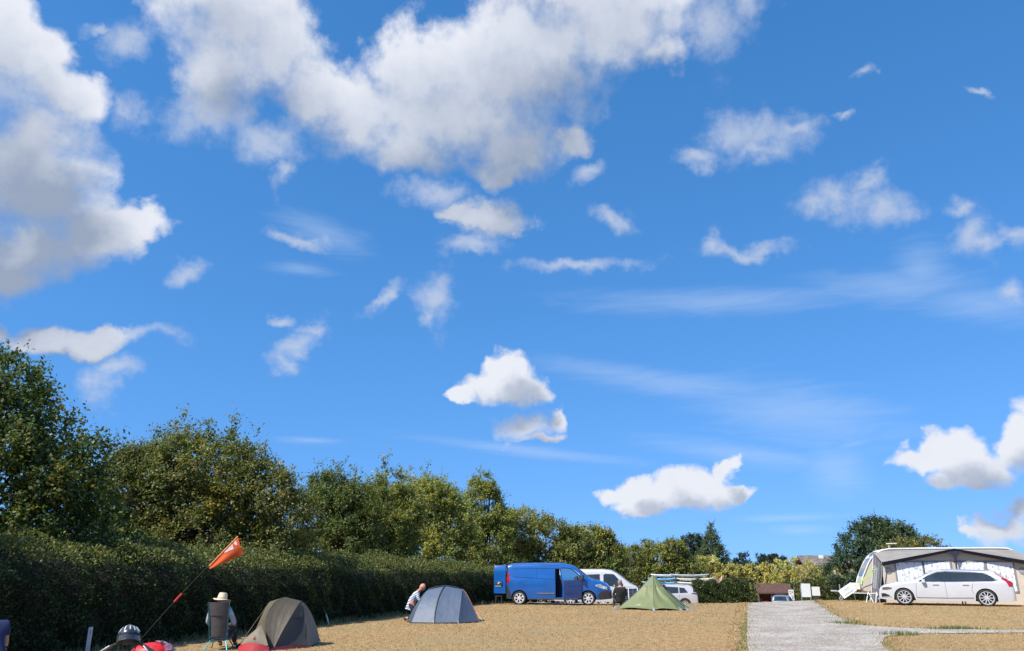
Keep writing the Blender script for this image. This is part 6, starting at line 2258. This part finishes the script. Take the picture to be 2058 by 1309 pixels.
def sun_hat():
    h = thing('sun_hat', 'cream sun hat with a wide brim worn by the seated camper', 'hat', (-6.0, 16.88, gz(-6, 16.9) + 0.985), rad(4))
    h.rotation_euler = (rad(-6), rad(7), 0)
    m = mat('cream_cotton', (0.66, 0.57, 0.43), 0.85, var=0.07, scale=12, bump=0.25, bscale=40)
    mb = MB()
    mb.lathe([(0.001, 0.130), (0.05, 0.132), (0.078, 0.122), (0.092, 0.08), (0.098, 0.03), (0.104, 0.0), (0.100, -0.004), (0.09, 0.06), (0.05, 0.118)], 28)
    mb.build('crown', m, h)
    mb = MB()
    def brim(u, v):
        a = 2 * math.pi * u
        r = 0.098 + 0.075 * v
        return (r * math.cos(a), r * 1.08 * math.sin(a), 0.004 - 0.018 * v + 0.016 * v * math.cos(2 * a + 0.6))
    mb.grid(brim, 32, 4, 0.006)
    mb.build('brim', m, h, sharp=80)
    mb = MB()
    mb.lathe([(0.1025, 0.012), (0.1015, 0.034)], 28)
    mb.build('band', mat('hat_band', (0.48, 0.38, 0.26), 0.85, var=0.1), h)
sun_hat()

# man kneeling against the left side of the blue tent
def striped():
    m = bpy.data.materials.new('striped_shirt')
    m.use_nodes = True
    nt = m.node_tree
    b = nt.nodes['Principled BSDF']
    tc = nt.nodes.new('ShaderNodeTexCoord')
    mp = nt.nodes.new('ShaderNodeMapping')
    mp.inputs['Rotation'].default_value = (0, rad(28), 0)
    nt.links.new(tc.outputs['Object'], mp.inputs[0])
    w = nt.nodes.new('ShaderNodeTexWave')
    w.bands_direction = 'Z'
    w.inputs['Scale'].default_value = 5.2
    w.inputs['Distortion'].default_value = 0.6
    nt.links.new(mp.outputs[0], w.inputs['Vector'])
    r = nt.nodes.new('ShaderNodeValToRGB')
    r.color_ramp.elements[0].position = 0.25
    r.color_ramp.elements[0].color = (0.11, 0.16, 0.25, 1)
    r.color_ramp.elements[1].position = 0.42
    r.color_ramp.elements[1].color = (0.58, 0.63, 0.70, 1)
    nt.links.new(w.outputs['Fac'], r.inputs[0])
    nt.links.new(r.outputs[0], b.inputs['Base Color'])
    b.inputs['Roughness'].default_value = 0.85
    return m

J2 = {'pelvis': (0, 0, 0.46), 'waist': (0.05, 0, 0.62), 'chest': (0.14, 0, 0.80), 'neck': (0.26, -0.01, 0.92), 'skull': (0.31, -0.02, 0.97)}
for s, k in (('l', 1), ('r', -1)):
    J2.update({'sho' + s: (0.18, k * 0.16, 0.85), 'elb' + s: (0.25, k * 0.22, 0.61), 'wri' + s: (0.47, k * 0.16, 0.72), 'hip' + s: (0.02, k * 0.10, 0.45),
               'kne' + s: (0.20, k * 0.13, 0.10), 'ank' + s: (-0.10, k * 0.12, 0.08), 'toe' + s: (-0.22, k * 0.12, 0.05)})
person('bald man in a striped shirt kneeling at the left side of the blue tent', (-3.24, 26.2), rad(6), J2, ((0.35, -0.02, 1.01), (0.80, -0.25, -0.45), (0.4, 0, 0.9)),
       [('wril', (0.9, -0.2, 0.2), (0, -1, 0), 0.3), ('wrir', (0.9, 0.2, 0.2), (0, 1, 0), 0.3)], striped(), mat('navy_trousers', (0.02, 0.022, 0.035), 0.85, var=0.15), SKIN_RED)

# camper at the left edge of the picture, leaning forward on a low stool
J3 = {'pelvis': (0, -0.05, 0.47), 'waist': (0.0, 0.03, 0.60), 'chest': (0, 0.14, 0.77), 'neck': (0, 0.26, 0.90), 'skull': (0, 0.31, 0.95)}
for s, k in (('l', -1), ('r', 1)):
    J3.update({'sho' + s: (k * 0.19, 0.17, 0.85), 'elb' + s: (k * 0.245, 0.16, 0.58), 'wri' + s: (k * 0.21, 0.30, 0.38), 'hip' + s: (k * 0.10, 0.0, 0.47),
               'kne' + s: (k * 0.16, 0.42, 0.48), 'ank' + s: (k * 0.17, 0.46, 0.09), 'toe' + s: (k * 0.18, 0.60, 0.045)})
person('person in a navy T-shirt at the left edge, bare forearm hanging down', (-7.02, 11.25), rad(62), J3, ((0, 0.36, 1.0), (0, 0.9, -0.4), (0, 0.3, 0.9)),
       [('wril', (0.1, 0.5, -0.8), (0.8, 0, 0), 0.5), ('wrir', (-0.1, 0.5, -0.8), (-0.8, 0, 0), 0.5)],
       mat('navy_shirt', (0.010, 0.022, 0.085), 0.85, var=0.12, scale=8, bump=0.3, bscale=14), mat('black_shorts', (0.012, 0.012, 0.016), 0.85, var=0.15), SKIN, sleeves='short')
st = thing('stool', 'low dark stool under the person at the left edge', 'stool', (-7.0, 11.25, gz(-7.1, 11.2)), rad(62))
MB().box((0, 0, 0.335), (0.34, 0.30, 0.04)).build('seat', BLACK_CLOTH, st, bevel=0.01)
for sx in (-1, 1):
    for sy in (-1, 1):
        MB().tube([(sx * 0.13, sy * 0.11, 0.33), (sx * 0.17, sy * 0.15, 0.0)], 0.013, 6).build('leg', PLASTIC, st)

# camper behind the green tent
camp_chair('charcoal camp chair with its back to us beside the green tent', (4.42, 33.45), rad(3), BLACK_CLOTH, PLASTIC, 0.66)
J4 = seated()
person('grey haired person in a dark top seated in the charcoal chair', (4.42, 33.47), rad(3), J4, ((0, -0.17, 0.965), (0.15, 0.95, 0.0), (0, 0, 1)),
       [('wril', (0.3, 0.9, 0.0), (0.2, 0, -1), 0.7), ('wrir', (-0.3, 0.9, 0.0), (-0.2, 0, -1), 0.7)],
       mat('black_top', (0.03, 0.028, 0.032), 0.85, var=0.15), mat('dark_trousers', (0.05, 0.05, 0.06)))
hr = MB()
hr.lathe([(0.001, 0.118), (0.05, 0.11), (0.085, 0.07), (0.094, 0.02), (0.088, -0.04), (0.075, -0.055)], 20)
hp = [o for o in COL.objects if o.get('label', '').startswith('grey haired')][0]
hr.build('hair', mat('grey_hair', (0.30, 0.27, 0.25), 0.8, var=0.3, scale=40, bump=0.5, bscale=90), hp, loc=(0, -0.185, 0.99), rot=(rad(14), 0, 0))

# ---------------------------------------------------------------- solar panel, kayaks, rack, flag
def solar_panel():
    x, y = 5.25, 35.3
    root = thing('solar_panel', 'folding solar panel propped up between the seated camper and green tent', 'solar panel', (x, y, gz(x, y)), rad(-4))
    PV = mat('solar_cells', (0.012, 0.014, 0.03), 0.25, var=0.2, scale=30, coat=0.4)
    for k in range(3):
        pl = MB().box((0, 0, 0), (0.36, 0.02, 0.56)).build('panel', PV, root, bevel=0.004, loc=(-0.39 + 0.39 * k, 0, 0.44), rot=(rad(-18), 0, 0))
        mb = MB()
        for i in range(6):
            mb.box((0, -0.0115, -0.24 + 0.08 * i + 0.02), (0.34, 0.003, 0.006))
        for i in range(1, 2):
            mb.box((-0.17 + 0.17 * i, -0.0115, 0), (0.006, 0.003, 0.54))
        mb.build('grid_lines', mat('grid_silver', (0.35, 0.36, 0.42), 0.4), pl)
    for xx in (-0.585, -0.195, 0.195, 0.585):
        MB().box((0, 0, 0), (0.03, 0.03, 0.58)).build('frame_bar', WHITE_POLE, root, loc=(xx, 0, 0.44), rot=(rad(-18), 0, 0))
    for xx in (-0.4, 0.4):
        MB().tube([(xx, 0.05, 0.55), (xx, 0.38, 0.0)], 0.012, 6).build('leg', STEEL, root)
        MB().tube([(xx, -0.075, 0.18), (xx, -0.14, 0.0)], 0.012, 6).build('leg', STEEL, root)
solar_panel()

def hull_mesh(L, W, H, m, name, root, blunt=1.6):
    mb = MB()
    n, k = 26, 14
    V, F = [], []
    for i in range(n + 1):
        u = 2 * i / n - 1
        t = max(0.0, 1 - abs(u) ** blunt)
        w, h = W / 2 * t ** 0.75 + 0.01, H * (0.35 + 0.65 * t ** 0.6)
        lift = 0.10 * abs(u) ** 3
        for j in range(k):
            a = 2 * math.pi * j / k
            V.append((u * L / 2, w * math.cos(a), lift + H * 0.5 + h * 0.5 * (math.sin(a) if math.sin(a) < 0 else 0.55 * math.sin(a))))
    for i in range(n):
        for j in range(k):
            F.append((i * k + j, (i + 1) * k + j, (i + 1) * k + (j + 1) % k, i * k + (j + 1) % k))
    F += [tuple(range(k)), tuple(reversed(range(n * k, n * k + k)))]
    mb.add(V, F)
    return mb.build(name, m, root, sharp=50)

KAY_W = mat('white_hull', (0.72, 0.73, 0.72), 0.35, var=0.04, scale=3, coat=0.3)
KAY_G = mat('grey_hull', (0.42, 0.46, 0.46), 0.4, var=0.05, scale=3)
KAY_B = mat('light_blue_hull', (0.16, 0.45, 0.72), 0.4, var=0.06, scale=3, coat=0.3)
RY = 66.0
rz0 = gz(14.1, RY)
rack = thing('boat_rack', 'metal rack carrying kayaks behind the sunlit hedge', 'rack', (14.1, RY, rz0), rad(-2))
for xx in (-2.4, -0.9, 0.9, 2.4):
    for yy in (-0.45, 0.45):
        MB().tube([(xx, yy, -0.05), (xx, yy, 2.62)], 0.03, 6).build('post', STEEL, rack)
    for zz in (1.80, 2.10, 2.40):
        MB().tube([(xx, -0.75, zz), (xx, 0.75, zz)], 0.025, 6).build('cross_bar', STEEL, rack)
for (dx, dy, z, L, W, m, lab) in [
        (0.35, -0.35, 2.43, 3.1, 0.62, KAY_G, 'pale grey kayak, topmost on the boat rack'),
        (0.75, -0.35, 2.13, 3.0, 0.66, KAY_W, 'white kayak on the middle bar of the boat rack'),
        (1.05, -0.35, 1.83, 3.9, 0.70, KAY_W, 'long white kayak pointing right, lowest on the boat rack'),
        (-1.95, -0.40, 2.13, 2.3, 0.66, KAY_B, 'light blue kayak on the middle bar of the boat rack'),
        (-1.95, 0.38, 1.83, 3.0, 0.66, KAY_B, 'light blue kayak on the lowest bar of the boat rack'),
        (-1.6, 0.38, 2.43, 2.2, 0.6, KAY_W, 'short pale kayak on top of the blue ones')]:
    k = thing('kayak', lab, 'kayak', (14.1 + dx, RY + dy, rz0 + z), rad(-2), 'kayaks on the rack')
    hull_mesh(L, W, 0.30, m, 'hull', k)
    MB().lathe([(0.30, 0.0), (0.26, 0.03), (0.22, 0.0)], 20, c=(0.1, 0, 0.235)).build('cockpit_rim', PLASTIC, k)
fl = thing('pennant', 'small salmon flag on a white pole above the sunlit hedge', 'flag', (17.1, 66.0, gz(17.1, 66)), 0)
MB().tube([(0, 0, 0), (0, 0, 2.55)], 0.03, 6).build('pole', WHITE_POLE, fl)
MB().grid(lambda u, v: (-0.03 - 0.42 * u, 0.05 * math.sin(5 * u), 2.45 - 0.30 * u - (0.55 - 0.35 * u) * v), 8, 4, 0.008).build('cloth', mat('salmon_cloth', (0.62, 0.30, 0.22), 0.8, var=0.1), fl)

# ---------------------------------------------------------------- shelter, signs, boards, barn
def shelter():
    x, y = 26.45, 82.5
    root = thing('shelter', 'open fronted brick shelter with a brown tiled roof beyond the crest', 'shelter', (x, y, gz(x, y)), rad(-4))
    ROOF = mat('brown_tiles', (0.115, 0.058, 0.045), 0.85, var=0.2, scale=7, bump=0.6, bscale=9)
    BRICK = mat('red_brick', (0.30, 0.11, 0.075), 0.9, var=0.25, scale=9, bump=0.4, bscale=12)
    W = 1.78
    mb = MB()
    mb.prism([(-1.25, 1.90), (0.35, 2.74), (1.7, 2.02), (1.7, 1.94), (0.35, 2.64), (-1.25, 1.82)], 'X', -W, W)
    r = mb.build('roof', ROOF, root, smooth=False)
    for i in range(9):           # courses of tiles standing proud
        t = (i + 0.5) / 9
        MB().box((0, -1.25 + 1.6 * t, 1.912 + 0.84 * t), (2 * W - 0.02, 0.19, 0.025), rot=(rad(27.7), 0, 0)).build('tile_course', ROOF, r)
    MB().box((0, 1.45, 0.95), (2 * W - 0.1, 0.12, 1.9)).build('back_wall', BRICK, root)
    MB().box((-W + 0.12, 0.45, 0.95), (0.12, 2.0, 1.9)).build('side_wall', BRICK, root)
    MB().box((W - 0.12, 0.45, 0.95), (0.12, 2.0, 1.9)).build('side_wall', BRICK, root)
    MB().box((0.95, -0.3, 1.15), (1.3, 0.10, 0.9)).build('inner_wall', BRICK, root)
    MB().box((-1.2, -0.9, 0.55), (0.9, 0.12, 1.1)).build('low_wall', BRICK, root)
    for xx in (-1.70, -0.42, 1.70):
        MB().box((xx, -1.08, 0.94), (0.09, 0.09, 1.90)).build('post', mat('weathered_post', (0.16, 0.14, 0.12), 0.9, var=0.2), root)
    MB().box((0, -1.08, 1.84), (2 * W - 0.1, 0.08, 0.12)).build('eaves_beam', mat('weathered_post', (0.16, 0.14, 0.12), 0.9), root)
shelter()

sg = thing('information_sign', 'tall white sign with dark symbols beside the shelter', 'sign', (27.1, 79.0, gz(27.1, 79.0)), rad(-8))
MB().box((0, 0, 1.55), (0.50, 0.04, 0.98)).build('panel', WHITE_TRIM, sg, bevel=0.01)
for xx in (-0.16, 0.16):
    MB().box((xx, 0.04, 0.6), (0.06, 0.05, 1.3)).build('post', mat('weathered_post', (0.16, 0.14, 0.12), 0.9), sg)
sy = MB()
for (cx, cz, w, h) in ((-0.1, 1.88, 0.16, 0.05), (0.1, 1.82, 0.1, 0.10), (-0.08, 1.70, 0.12, 0.06), (-0.14, 1.36, 0.06, 0.20), (-0.02, 1.46, 0.16, 0.05), (0.13, 1.34, 0.06, 0.22), (0.0, 1.2, 0.2, 0.04)):
    sy.box((cx, -0.024, cz), (w, 0.006, h))
sy.build('symbols', mat('dark_print', (0.05, 0.05, 0.06), 0.6), sg)
cone = thing('traffic_bollard', 'red and white bollard at the foot of the information sign', 'bollard', (26.5, 77.6, gz(26.5, 77.6)), 0)
MB().lathe([(0.26, 0.0), (0.26, 0.7), (0.24, 0.98)], 16).build('base', mat('red_plastic', (0.45, 0.03, 0.04), 0.5, var=0.1), cone)
MB().lathe([(0.24, 0.98), (0.20, 1.30), (0.08, 1.46), (0.001, 1.48)], 16).build('cap', WHITE_TRIM, cone)

nb = thing('notice_board', 'large blank pale notice board on posts beside the lane, the taller of two', 'notice board', (24.3, 67.2, gz(24.3, 67.2)), rad(-14))
MB().box((0, 0, 1.50), (0.72, 0.05, 1.06)).build('panel', mat('board_pale', (0.62, 0.66, 0.66), 0.5, var=0.04, scale=3), nb, bevel=0.01)
for xx in (-0.40, 0.30):
    MB().box((xx, 0.05, 0.9), (0.07, 0.06, 1.95)).build('post', STEEL, nb)
nb = thing('notice_board', 'small square white notice board right of the taller one', 'notice board', (25.0, 66.9, gz(25.0, 66.9)), rad(-14))
MB().box((0, 0, 1.42), (0.62, 0.06, 0.70)).build('panel', WHITE_TRIM, nb, bevel=0.01)
MB().box((-0.02, 0.06, 0.75), (0.40, 0.10, 0.62)).build('cabinet', PLASTIC, nb, bevel=0.01)
MB().box((0.0, 0.05, 0.4), (0.06, 0.05, 0.9)).build('post', STEEL, nb)

def barn():
    x, y = 69.0, 168.0
    root = thing('barn', 'long low barn with a grey brown roof far behind the bushes', 'barn', (x, y, gz(x, y)), rad(-6))
    W = 9.0
    mb = MB()
    mb.prism([(-4.2, 6.2), (0, 8.1), (4.2, 6.2), (4.2, 6.0), (0, 7.9), (-4.2, 6.0)], 'X', -W, W)
    mb.build('roof', mat('lichened_roof', (0.17, 0.145, 0.125), 0.9, var=0.25, scale=1.2, bump=0.4, bscale=3), root, smooth=False)
    MB().box((0, 0, 3.05), (2 * W - 0.6, 7.6, 6.1)).build('wall', mat('ochre_brick', (0.36, 0.25, 0.14), 0.9, var=0.2, scale=1.5, bump=0.4, bscale=4), root)
    MB().box((-4.6, -1.4, 7.75), (0.9, 0.6, 0.7)).build('vent_cowl', WHITE_TRIM, root, bevel=0.05)
    MB().box((-2.9, -3.95, 5.4), (0.30, 0.2, 2.6)).build('downpipe', WHITE_TRIM, root)
    for k in range(3):
        MB().box((-1.0 + 2.6 * k, -3.84, 4.6), (1.2, 0.1, 0.9)).build('window', GLASS, root)
barn()

# ---------------------------------------------------------------- bicycle with helmet, bag and flag in the foreground
def bicycle():
    x, y = -3.93, 8.95
    root = thing('bicycle', 'black touring bicycle leaning in the left foreground, mostly below the picture', 'bicycle', (x, y, gz(x, y)), rad(-93))
    BK = mat('black_frame', (0.015, 0.015, 0.017), 0.6, var=0.1)
    for wx in (-0.50, 0.55):
        w = link('wheel', None, root, (wx, 0, 0.33))
        ring = [(0.315 * math.cos(a), 0, 0.315 * math.sin(a)) for a in np.linspace(0, 2 * math.pi, 33)]
        MB().tube(ring, 0.018, 8, cap=False).build('tyre', RUBBER, w)
        ring = [(0.292 * math.cos(a), 0, 0.292 * math.sin(a)) for a in np.linspace(0, 2 * math.pi, 33)]
        MB().tube(ring, 0.010, 6, cap=False).build('rim', ALLOY, w)
        sp = MB()
        for i in range(14):
            a = 2 * math.pi * i / 14
            sp.tube([(0.02 * math.cos(a), 0.02 * (-1) ** i, 0.02 * math.sin(a)), (0.29 * math.cos(a), 0, 0.29 * math.sin(a))], 0.0015, 4)
        sp.lathe([(0.001, -0.04), (0.02, -0.04), (0.02, 0.04), (0.001, 0.04)], 10, 'Y')
        sp.build('spokes', STEEL, w)
    mb = MB()
    bb, hd, st_, ra, fa = (0.0, 0, 0.30), (0.40, 0, 0.72), (-0.16, 0, 0.66), (-0.50, 0, 0.33), (0.55, 0, 0.33)
    for a, b_ in ((bb, hd), (bb, st_), (st_, (0.385, 0, 0.78)), (bb, ra), (st_, ra), ((0.38, 0, 0.82), (0.43, 0, 0.62)), ((0.43, 0, 0.62), fa)):
        mb.tube([a, b_], 0.016, 8)
    mb.build('frame', BK, root)
    MB().tube([(-0.155, 0, 0.66), (-0.19, 0, 0.71)], 0.013, 8).build('seat_post', STEEL, root)
    MB().grid(lambda u, v: (-0.34 + 0.28 * u, (2 * v - 1) * (0.085 * (1 - u) ** 0.7 + 0.018), 0.735 - 0.03 * (2 * v - 1) ** 2), 10, 6, 0.03).build('saddle', PLASTIC, root)
    MB().tube([(0.38, 0, 0.80), (0.36, 0, 0.90), (0.40, 0, 0.93)], 0.014, 8).build('stem', BK, root)
    mb = MB()
    mb.tube([(0.40, -0.20, 0.84), (0.42, -0.10, 0.89), (0.41, 0, 0.90), (0.42, 0.10, 0.89), (0.40, 0.20, 0.84)], 0.013, 8)
    mb.build('handlebar', BK, root)
    for s in (-1, 1):
        MB().tube([(0.405, s * 0.16, 0.86), (0.38, s * 0.28, 0.785)], 0.019, 10).build('grip', PLASTIC, root)
        MB().tube([(0.44, s * 0.18, 0.86), (0.47, s * 0.25, 0.81), (0.45, s * 0.31, 0.77)], 0.008, 6).build('brake_lever', STEEL, root)
    mb = MB()
    for s in (-1, 1):
        mb.tube([(-0.24, s * 0.06, 0.66), (-0.72, s * 0.06, 0.66)], 0.007, 6)
        mb.tube([(-0.52, s * 0.06, 0.66), (-0.50, s * 0.05, 0.36)], 0.007, 6)
        mb.tube([(-0.70, s * 0.06, 0.66), (-0.50, s * 0.05, 0.36)], 0.007, 6)
    for xx in (-0.30, -0.5, -0.7):
        mb.tube([(xx, -0.06, 0.66), (xx, 0.06, 0.66)], 0.007, 6)
    mb.build('rack', BK, root)
    MB().tube([(0.0, -0.02, 0.30), (0.05, -0.24, 0.0)], 0.010, 6).build('stand', STEEL, root)
    MB().lathe([(0.001, -0.02), (0.09, -0.02), (0.09, -0.012), (0.001, -0.012)], 20, 'Y', c=(0, 0, 0.30)).build('crank', STEEL, root)
bicycle()

def bag():
    b = thing('red_bag', 'red bag with a translucent purple net top on the bicycle rack', 'bag', (-4.06, 9.40, 0.672 + gz(-3.9, 9.4)), rad(-93))
    RED = mat('red_nylon', (0.62, 0.012, 0.018), 0.45, var=0.18, scale=7, bump=0.5, bscale=9)
    mb = MB()
    def dome(u, v):
        a = 2 * math.pi * u
        r = math.sin(min(1, v * 1.0) * math.pi / 2 + 0.0001)
        h = 0.145 * math.cos(v * math.pi / 2) ** 0.7
        w = 1 + 0.05 * math.sin(5 * a) + 0.03 * math.sin(11 * a + 8 * v)
        return (0.17 * r * w * math.cos(a), 0.235 * r * w * math.sin(a), h)
    mb.grid(dome, 36, 12)
    mb.add([(0.16 * math.cos(a), 0.20 * math.sin(a), 0.0) for a in np.linspace(0, 2 * math.pi, 24, endpoint=False)], [tuple(range(24))])
    mb.build('shell', RED, b, sharp=80)
    mb = MB()
    mb.grid(lambda u, v: tuple(Vector(dome(0.16 + 0.34 * u, 0.08 + 0.75 * v)) * 1.04 + Vector((0, 0, 0.004 + 0.01 * math.sin(20 * u) * math.sin(13 * v)))), 20, 12, 0.003)
    mb.build('net_cover', mat('purple_net', (0.30, 0.10, 0.17), 0.35, var=0.5, scale=22, trans=0.3, col2=(0.46, 0.30, 0.38)), b, sharp=80)
    MB().tube([tuple(Vector(dome(0.30 + 0.02 * i, 0.30)) * 1.06) for i in range(10)], 0.006, 6).build('strap', PLASTIC, b)
    MB().box((0.06, 0.12, 0.155), (0.05, 0.03, 0.02), rot=(0.4, 0.3, 0.5)).build('buckle', PLASTIC, b, bevel=0.004)
bag()

def helmet():
    h = thing('helmet', 'glossy dark grey cycle helmet with vents hung over the handlebar', 'helmet', (-3.96, 8.55, 0.925 + gz(-3.9, 8.6)), rad(-165))
    h.rotation_euler = (rad(4), rad(-9), rad(-75))
    SH = mat('graphite_shell', (0.075, 0.078, 0.085), 0.22, metal=0.35, var=0.15, scale=6, coat=0.8)
    mb = MB()
    def shell(u, v):
        a = 2 * math.pi * u
        t = v * math.pi * 0.56
        r = math.sin(t)
        return (0.140 * r * math.cos(a), 0.112 * r * math.sin(a), 0.135 * math.cos(t) + 0.012 * math.cos(2 * a) * r)
    mb.grid(shell, 40, 16, -0.014)
    mb.build('shell', SH, h, sharp=80)
    n = 0
    for i in range(12):          # vents: dark slots above, oval openings lower down
        u = (i + 0.5) / 12
        for (v0, v1, w) in ((0.36, 0.60, 0.009), (0.70, 0.78, 0.019)):
            p = MB()
            p.grid(lambda a, b, u=u, v0=v0, v1=v1, w=w: tuple(Vector(shell(u + (a - 0.5) * w / 0.4 * (1 if v0 < 0.5 else 1.4), v0 + (v1 - v0) * b)) * 1.012), 4, 6, 0.004)
            p.build('vent', mat('vent_pale', (0.55, 0.56, 0.58), 0.35) if v0 < 0.5 else SEAM, h)
    MB().tube([tuple(Vector(shell(k / 40, 1.0)) * 1.01) for k in range(41)], 0.006, 6, cap=False).build('rim', PLASTIC, h)
    for s in (-1, 1):
        MB().tube([(0.04, s * 0.10, -0.02), (0.02, s * 0.07, -0.12), (0.03, 0, -0.17)], 0.006, 5).build('strap', PLASTIC, h)
    MB().box((-0.135, 0, -0.005), (0.02, 0.07, 0.035)).build('reflector', WHITE_TRIM, h, bevel=0.004)
    MB().lathe([(0.001, -0.06), (0.06, -0.055), (0.085, -0.02), (0.088, 0.0)], 20).build('padding', BLACK_CLOTH, h)
helmet()

def whip_flag():
    base = Vector((-4.13, 8.85, 0.70))
    tip = Vector((-3.01, 8.75, 1.962))
    f = thing('safety_flag', 'orange safety flag on a thin leaning whip pole above the bicycle', 'flag', base, 0)
    d = tip - base
    pts = [d * t + Vector((0, 0, 0.035 * math.sin(math.pi * t))) for t in np.linspace(0, 1, 12)]
    MB().tube(pts, [0.0027] * 12, 6).build('pole', mat('black_fibreglass', (0.035, 0.038, 0.036), 0.4), f)
    a = d * 0.435 + Vector((0, 0, 0.034))
    MB().tube([a, a + d * 0.065], 0.0105, 8).build('joint_sleeve', mat('red_sleeve', (0.62, 0.03, 0.02), 0.5, var=0.1), f)
    OR = mat('orange_cloth', (0.66, 0.105, 0.022), 0.75, var=0.10, scale=6, bump=0.2, bscale=8, trans=0.25)
    p0, p1 = d * 0.745 + Vector((0, 0, 0.012)), d * 1.0
    def cloth(u, v):
        e = p0.lerp(p1, u)
        drop = Vector((0.075, 0, -0.185)) * (0.18 + 0.82 * u)
        q = e + drop * v
        q.y += 0.02 * math.sin(5 * v + 3 * u) * v
        return tuple(q)
    MB().grid(cloth, 16, 8, 0.0018).build('cloth', OR, f, sharp=80)
    MB().tube([p0, p1], 0.0065, 6).build('hem', mat('orange_hem', (0.80, 0.34, 0.12), 0.7), f)
    mk = mat('pale_print', (0.62, 0.44, 0.42), 0.7, var=0.15, scale=30)
    for (u0, u1, v0, v1) in ((0.84, 0.93, 0.10, 0.44), (0.52, 0.80, 0.12, 0.48)):
        MB().grid(lambda u, v: tuple(Vector(cloth(u0 + (u1 - u0) * u, v0 + (v1 - v0) * v * (0.35 + 0.65 * u))) + Vector((0, -0.005, 0))), 6, 4, 0.0015).build('print', mk, f)
whip_flag()

# ---------------------------------------------------------------- small things on the grass
mp_ = thing('marker_post', 'white pitch marker post with dark number against the hedge', 'post', (-7.97, 15.6, gz(-7.97, 15.6)), rad(8))
MB().box((0, 0, 0.26), (0.066, 0.055, 0.56)).build('post', mat('post_white', (0.50, 0.52, 0.55), 0.6, var=0.08, scale=8), mp_, bevel=0.006)
MB().box((0.018, -0.032, 0.47), (0.016, 0.006, 0.018)).add([(0.008, -0.035, 0.445), (0.03, -0.035, 0.445), (0.03, -0.035, 0.425), (0.008, -0.035, 0.425)], [(0, 1, 2, 3)]).build('number', mat('dark_print', (0.05, 0.05, 0.06), 0.6), mp_)
sk = thing('leaning_stake', 'slim white stake leaning against the hedge behind the olive tent', 'stake', (-5.50, 24.6, gz(-5.5, 24.6)), 0)
MB().tube([(0.03, 0, 0.0), (-0.06, 0.05, 0.22), (-0.20, 0.12, 0.50)], [0.022, 0.020, 0.016], 8).build('shaft', WHITE_POLE, sk)
bag2 = thing('clothes_pile', 'small heap of dark and pale clothes between chair and olive tent', 'clothes', (-5.62, 17.55, gz(-5.6, 17.5)), 0)
for k, (dx, dy, s, c) in enumerate([(-0.08, 0, 0.13, (0.04, 0.04, 0.055)), (0.08, 0.05, 0.12, (0.42, 0.40, 0.42)), (0.16, -0.05, 0.09, (0.05, 0.045, 0.06)), (0.02, -0.07, 0.08, (0.36, 0.30, 0.34))]):
    MB().grid(lambda u, v, s=s: (s * math.sin(v * 1.57) * math.cos(6.283 * u) * (1 + 0.2 * math.sin(15 * u)), s * math.sin(v * 1.57) * math.sin(6.283 * u) * (1 + 0.15 * math.sin(11 * u)), s * 0.9 * math.cos(v * 1.57) * (1 + 0.2 * math.sin(9 * u))), 18, 6).build('garment', mat('garment_%d' % k, c, 0.9, var=0.2, scale=14, bump=0.5, bscale=20), bag2, loc=(dx, dy, 0.0))
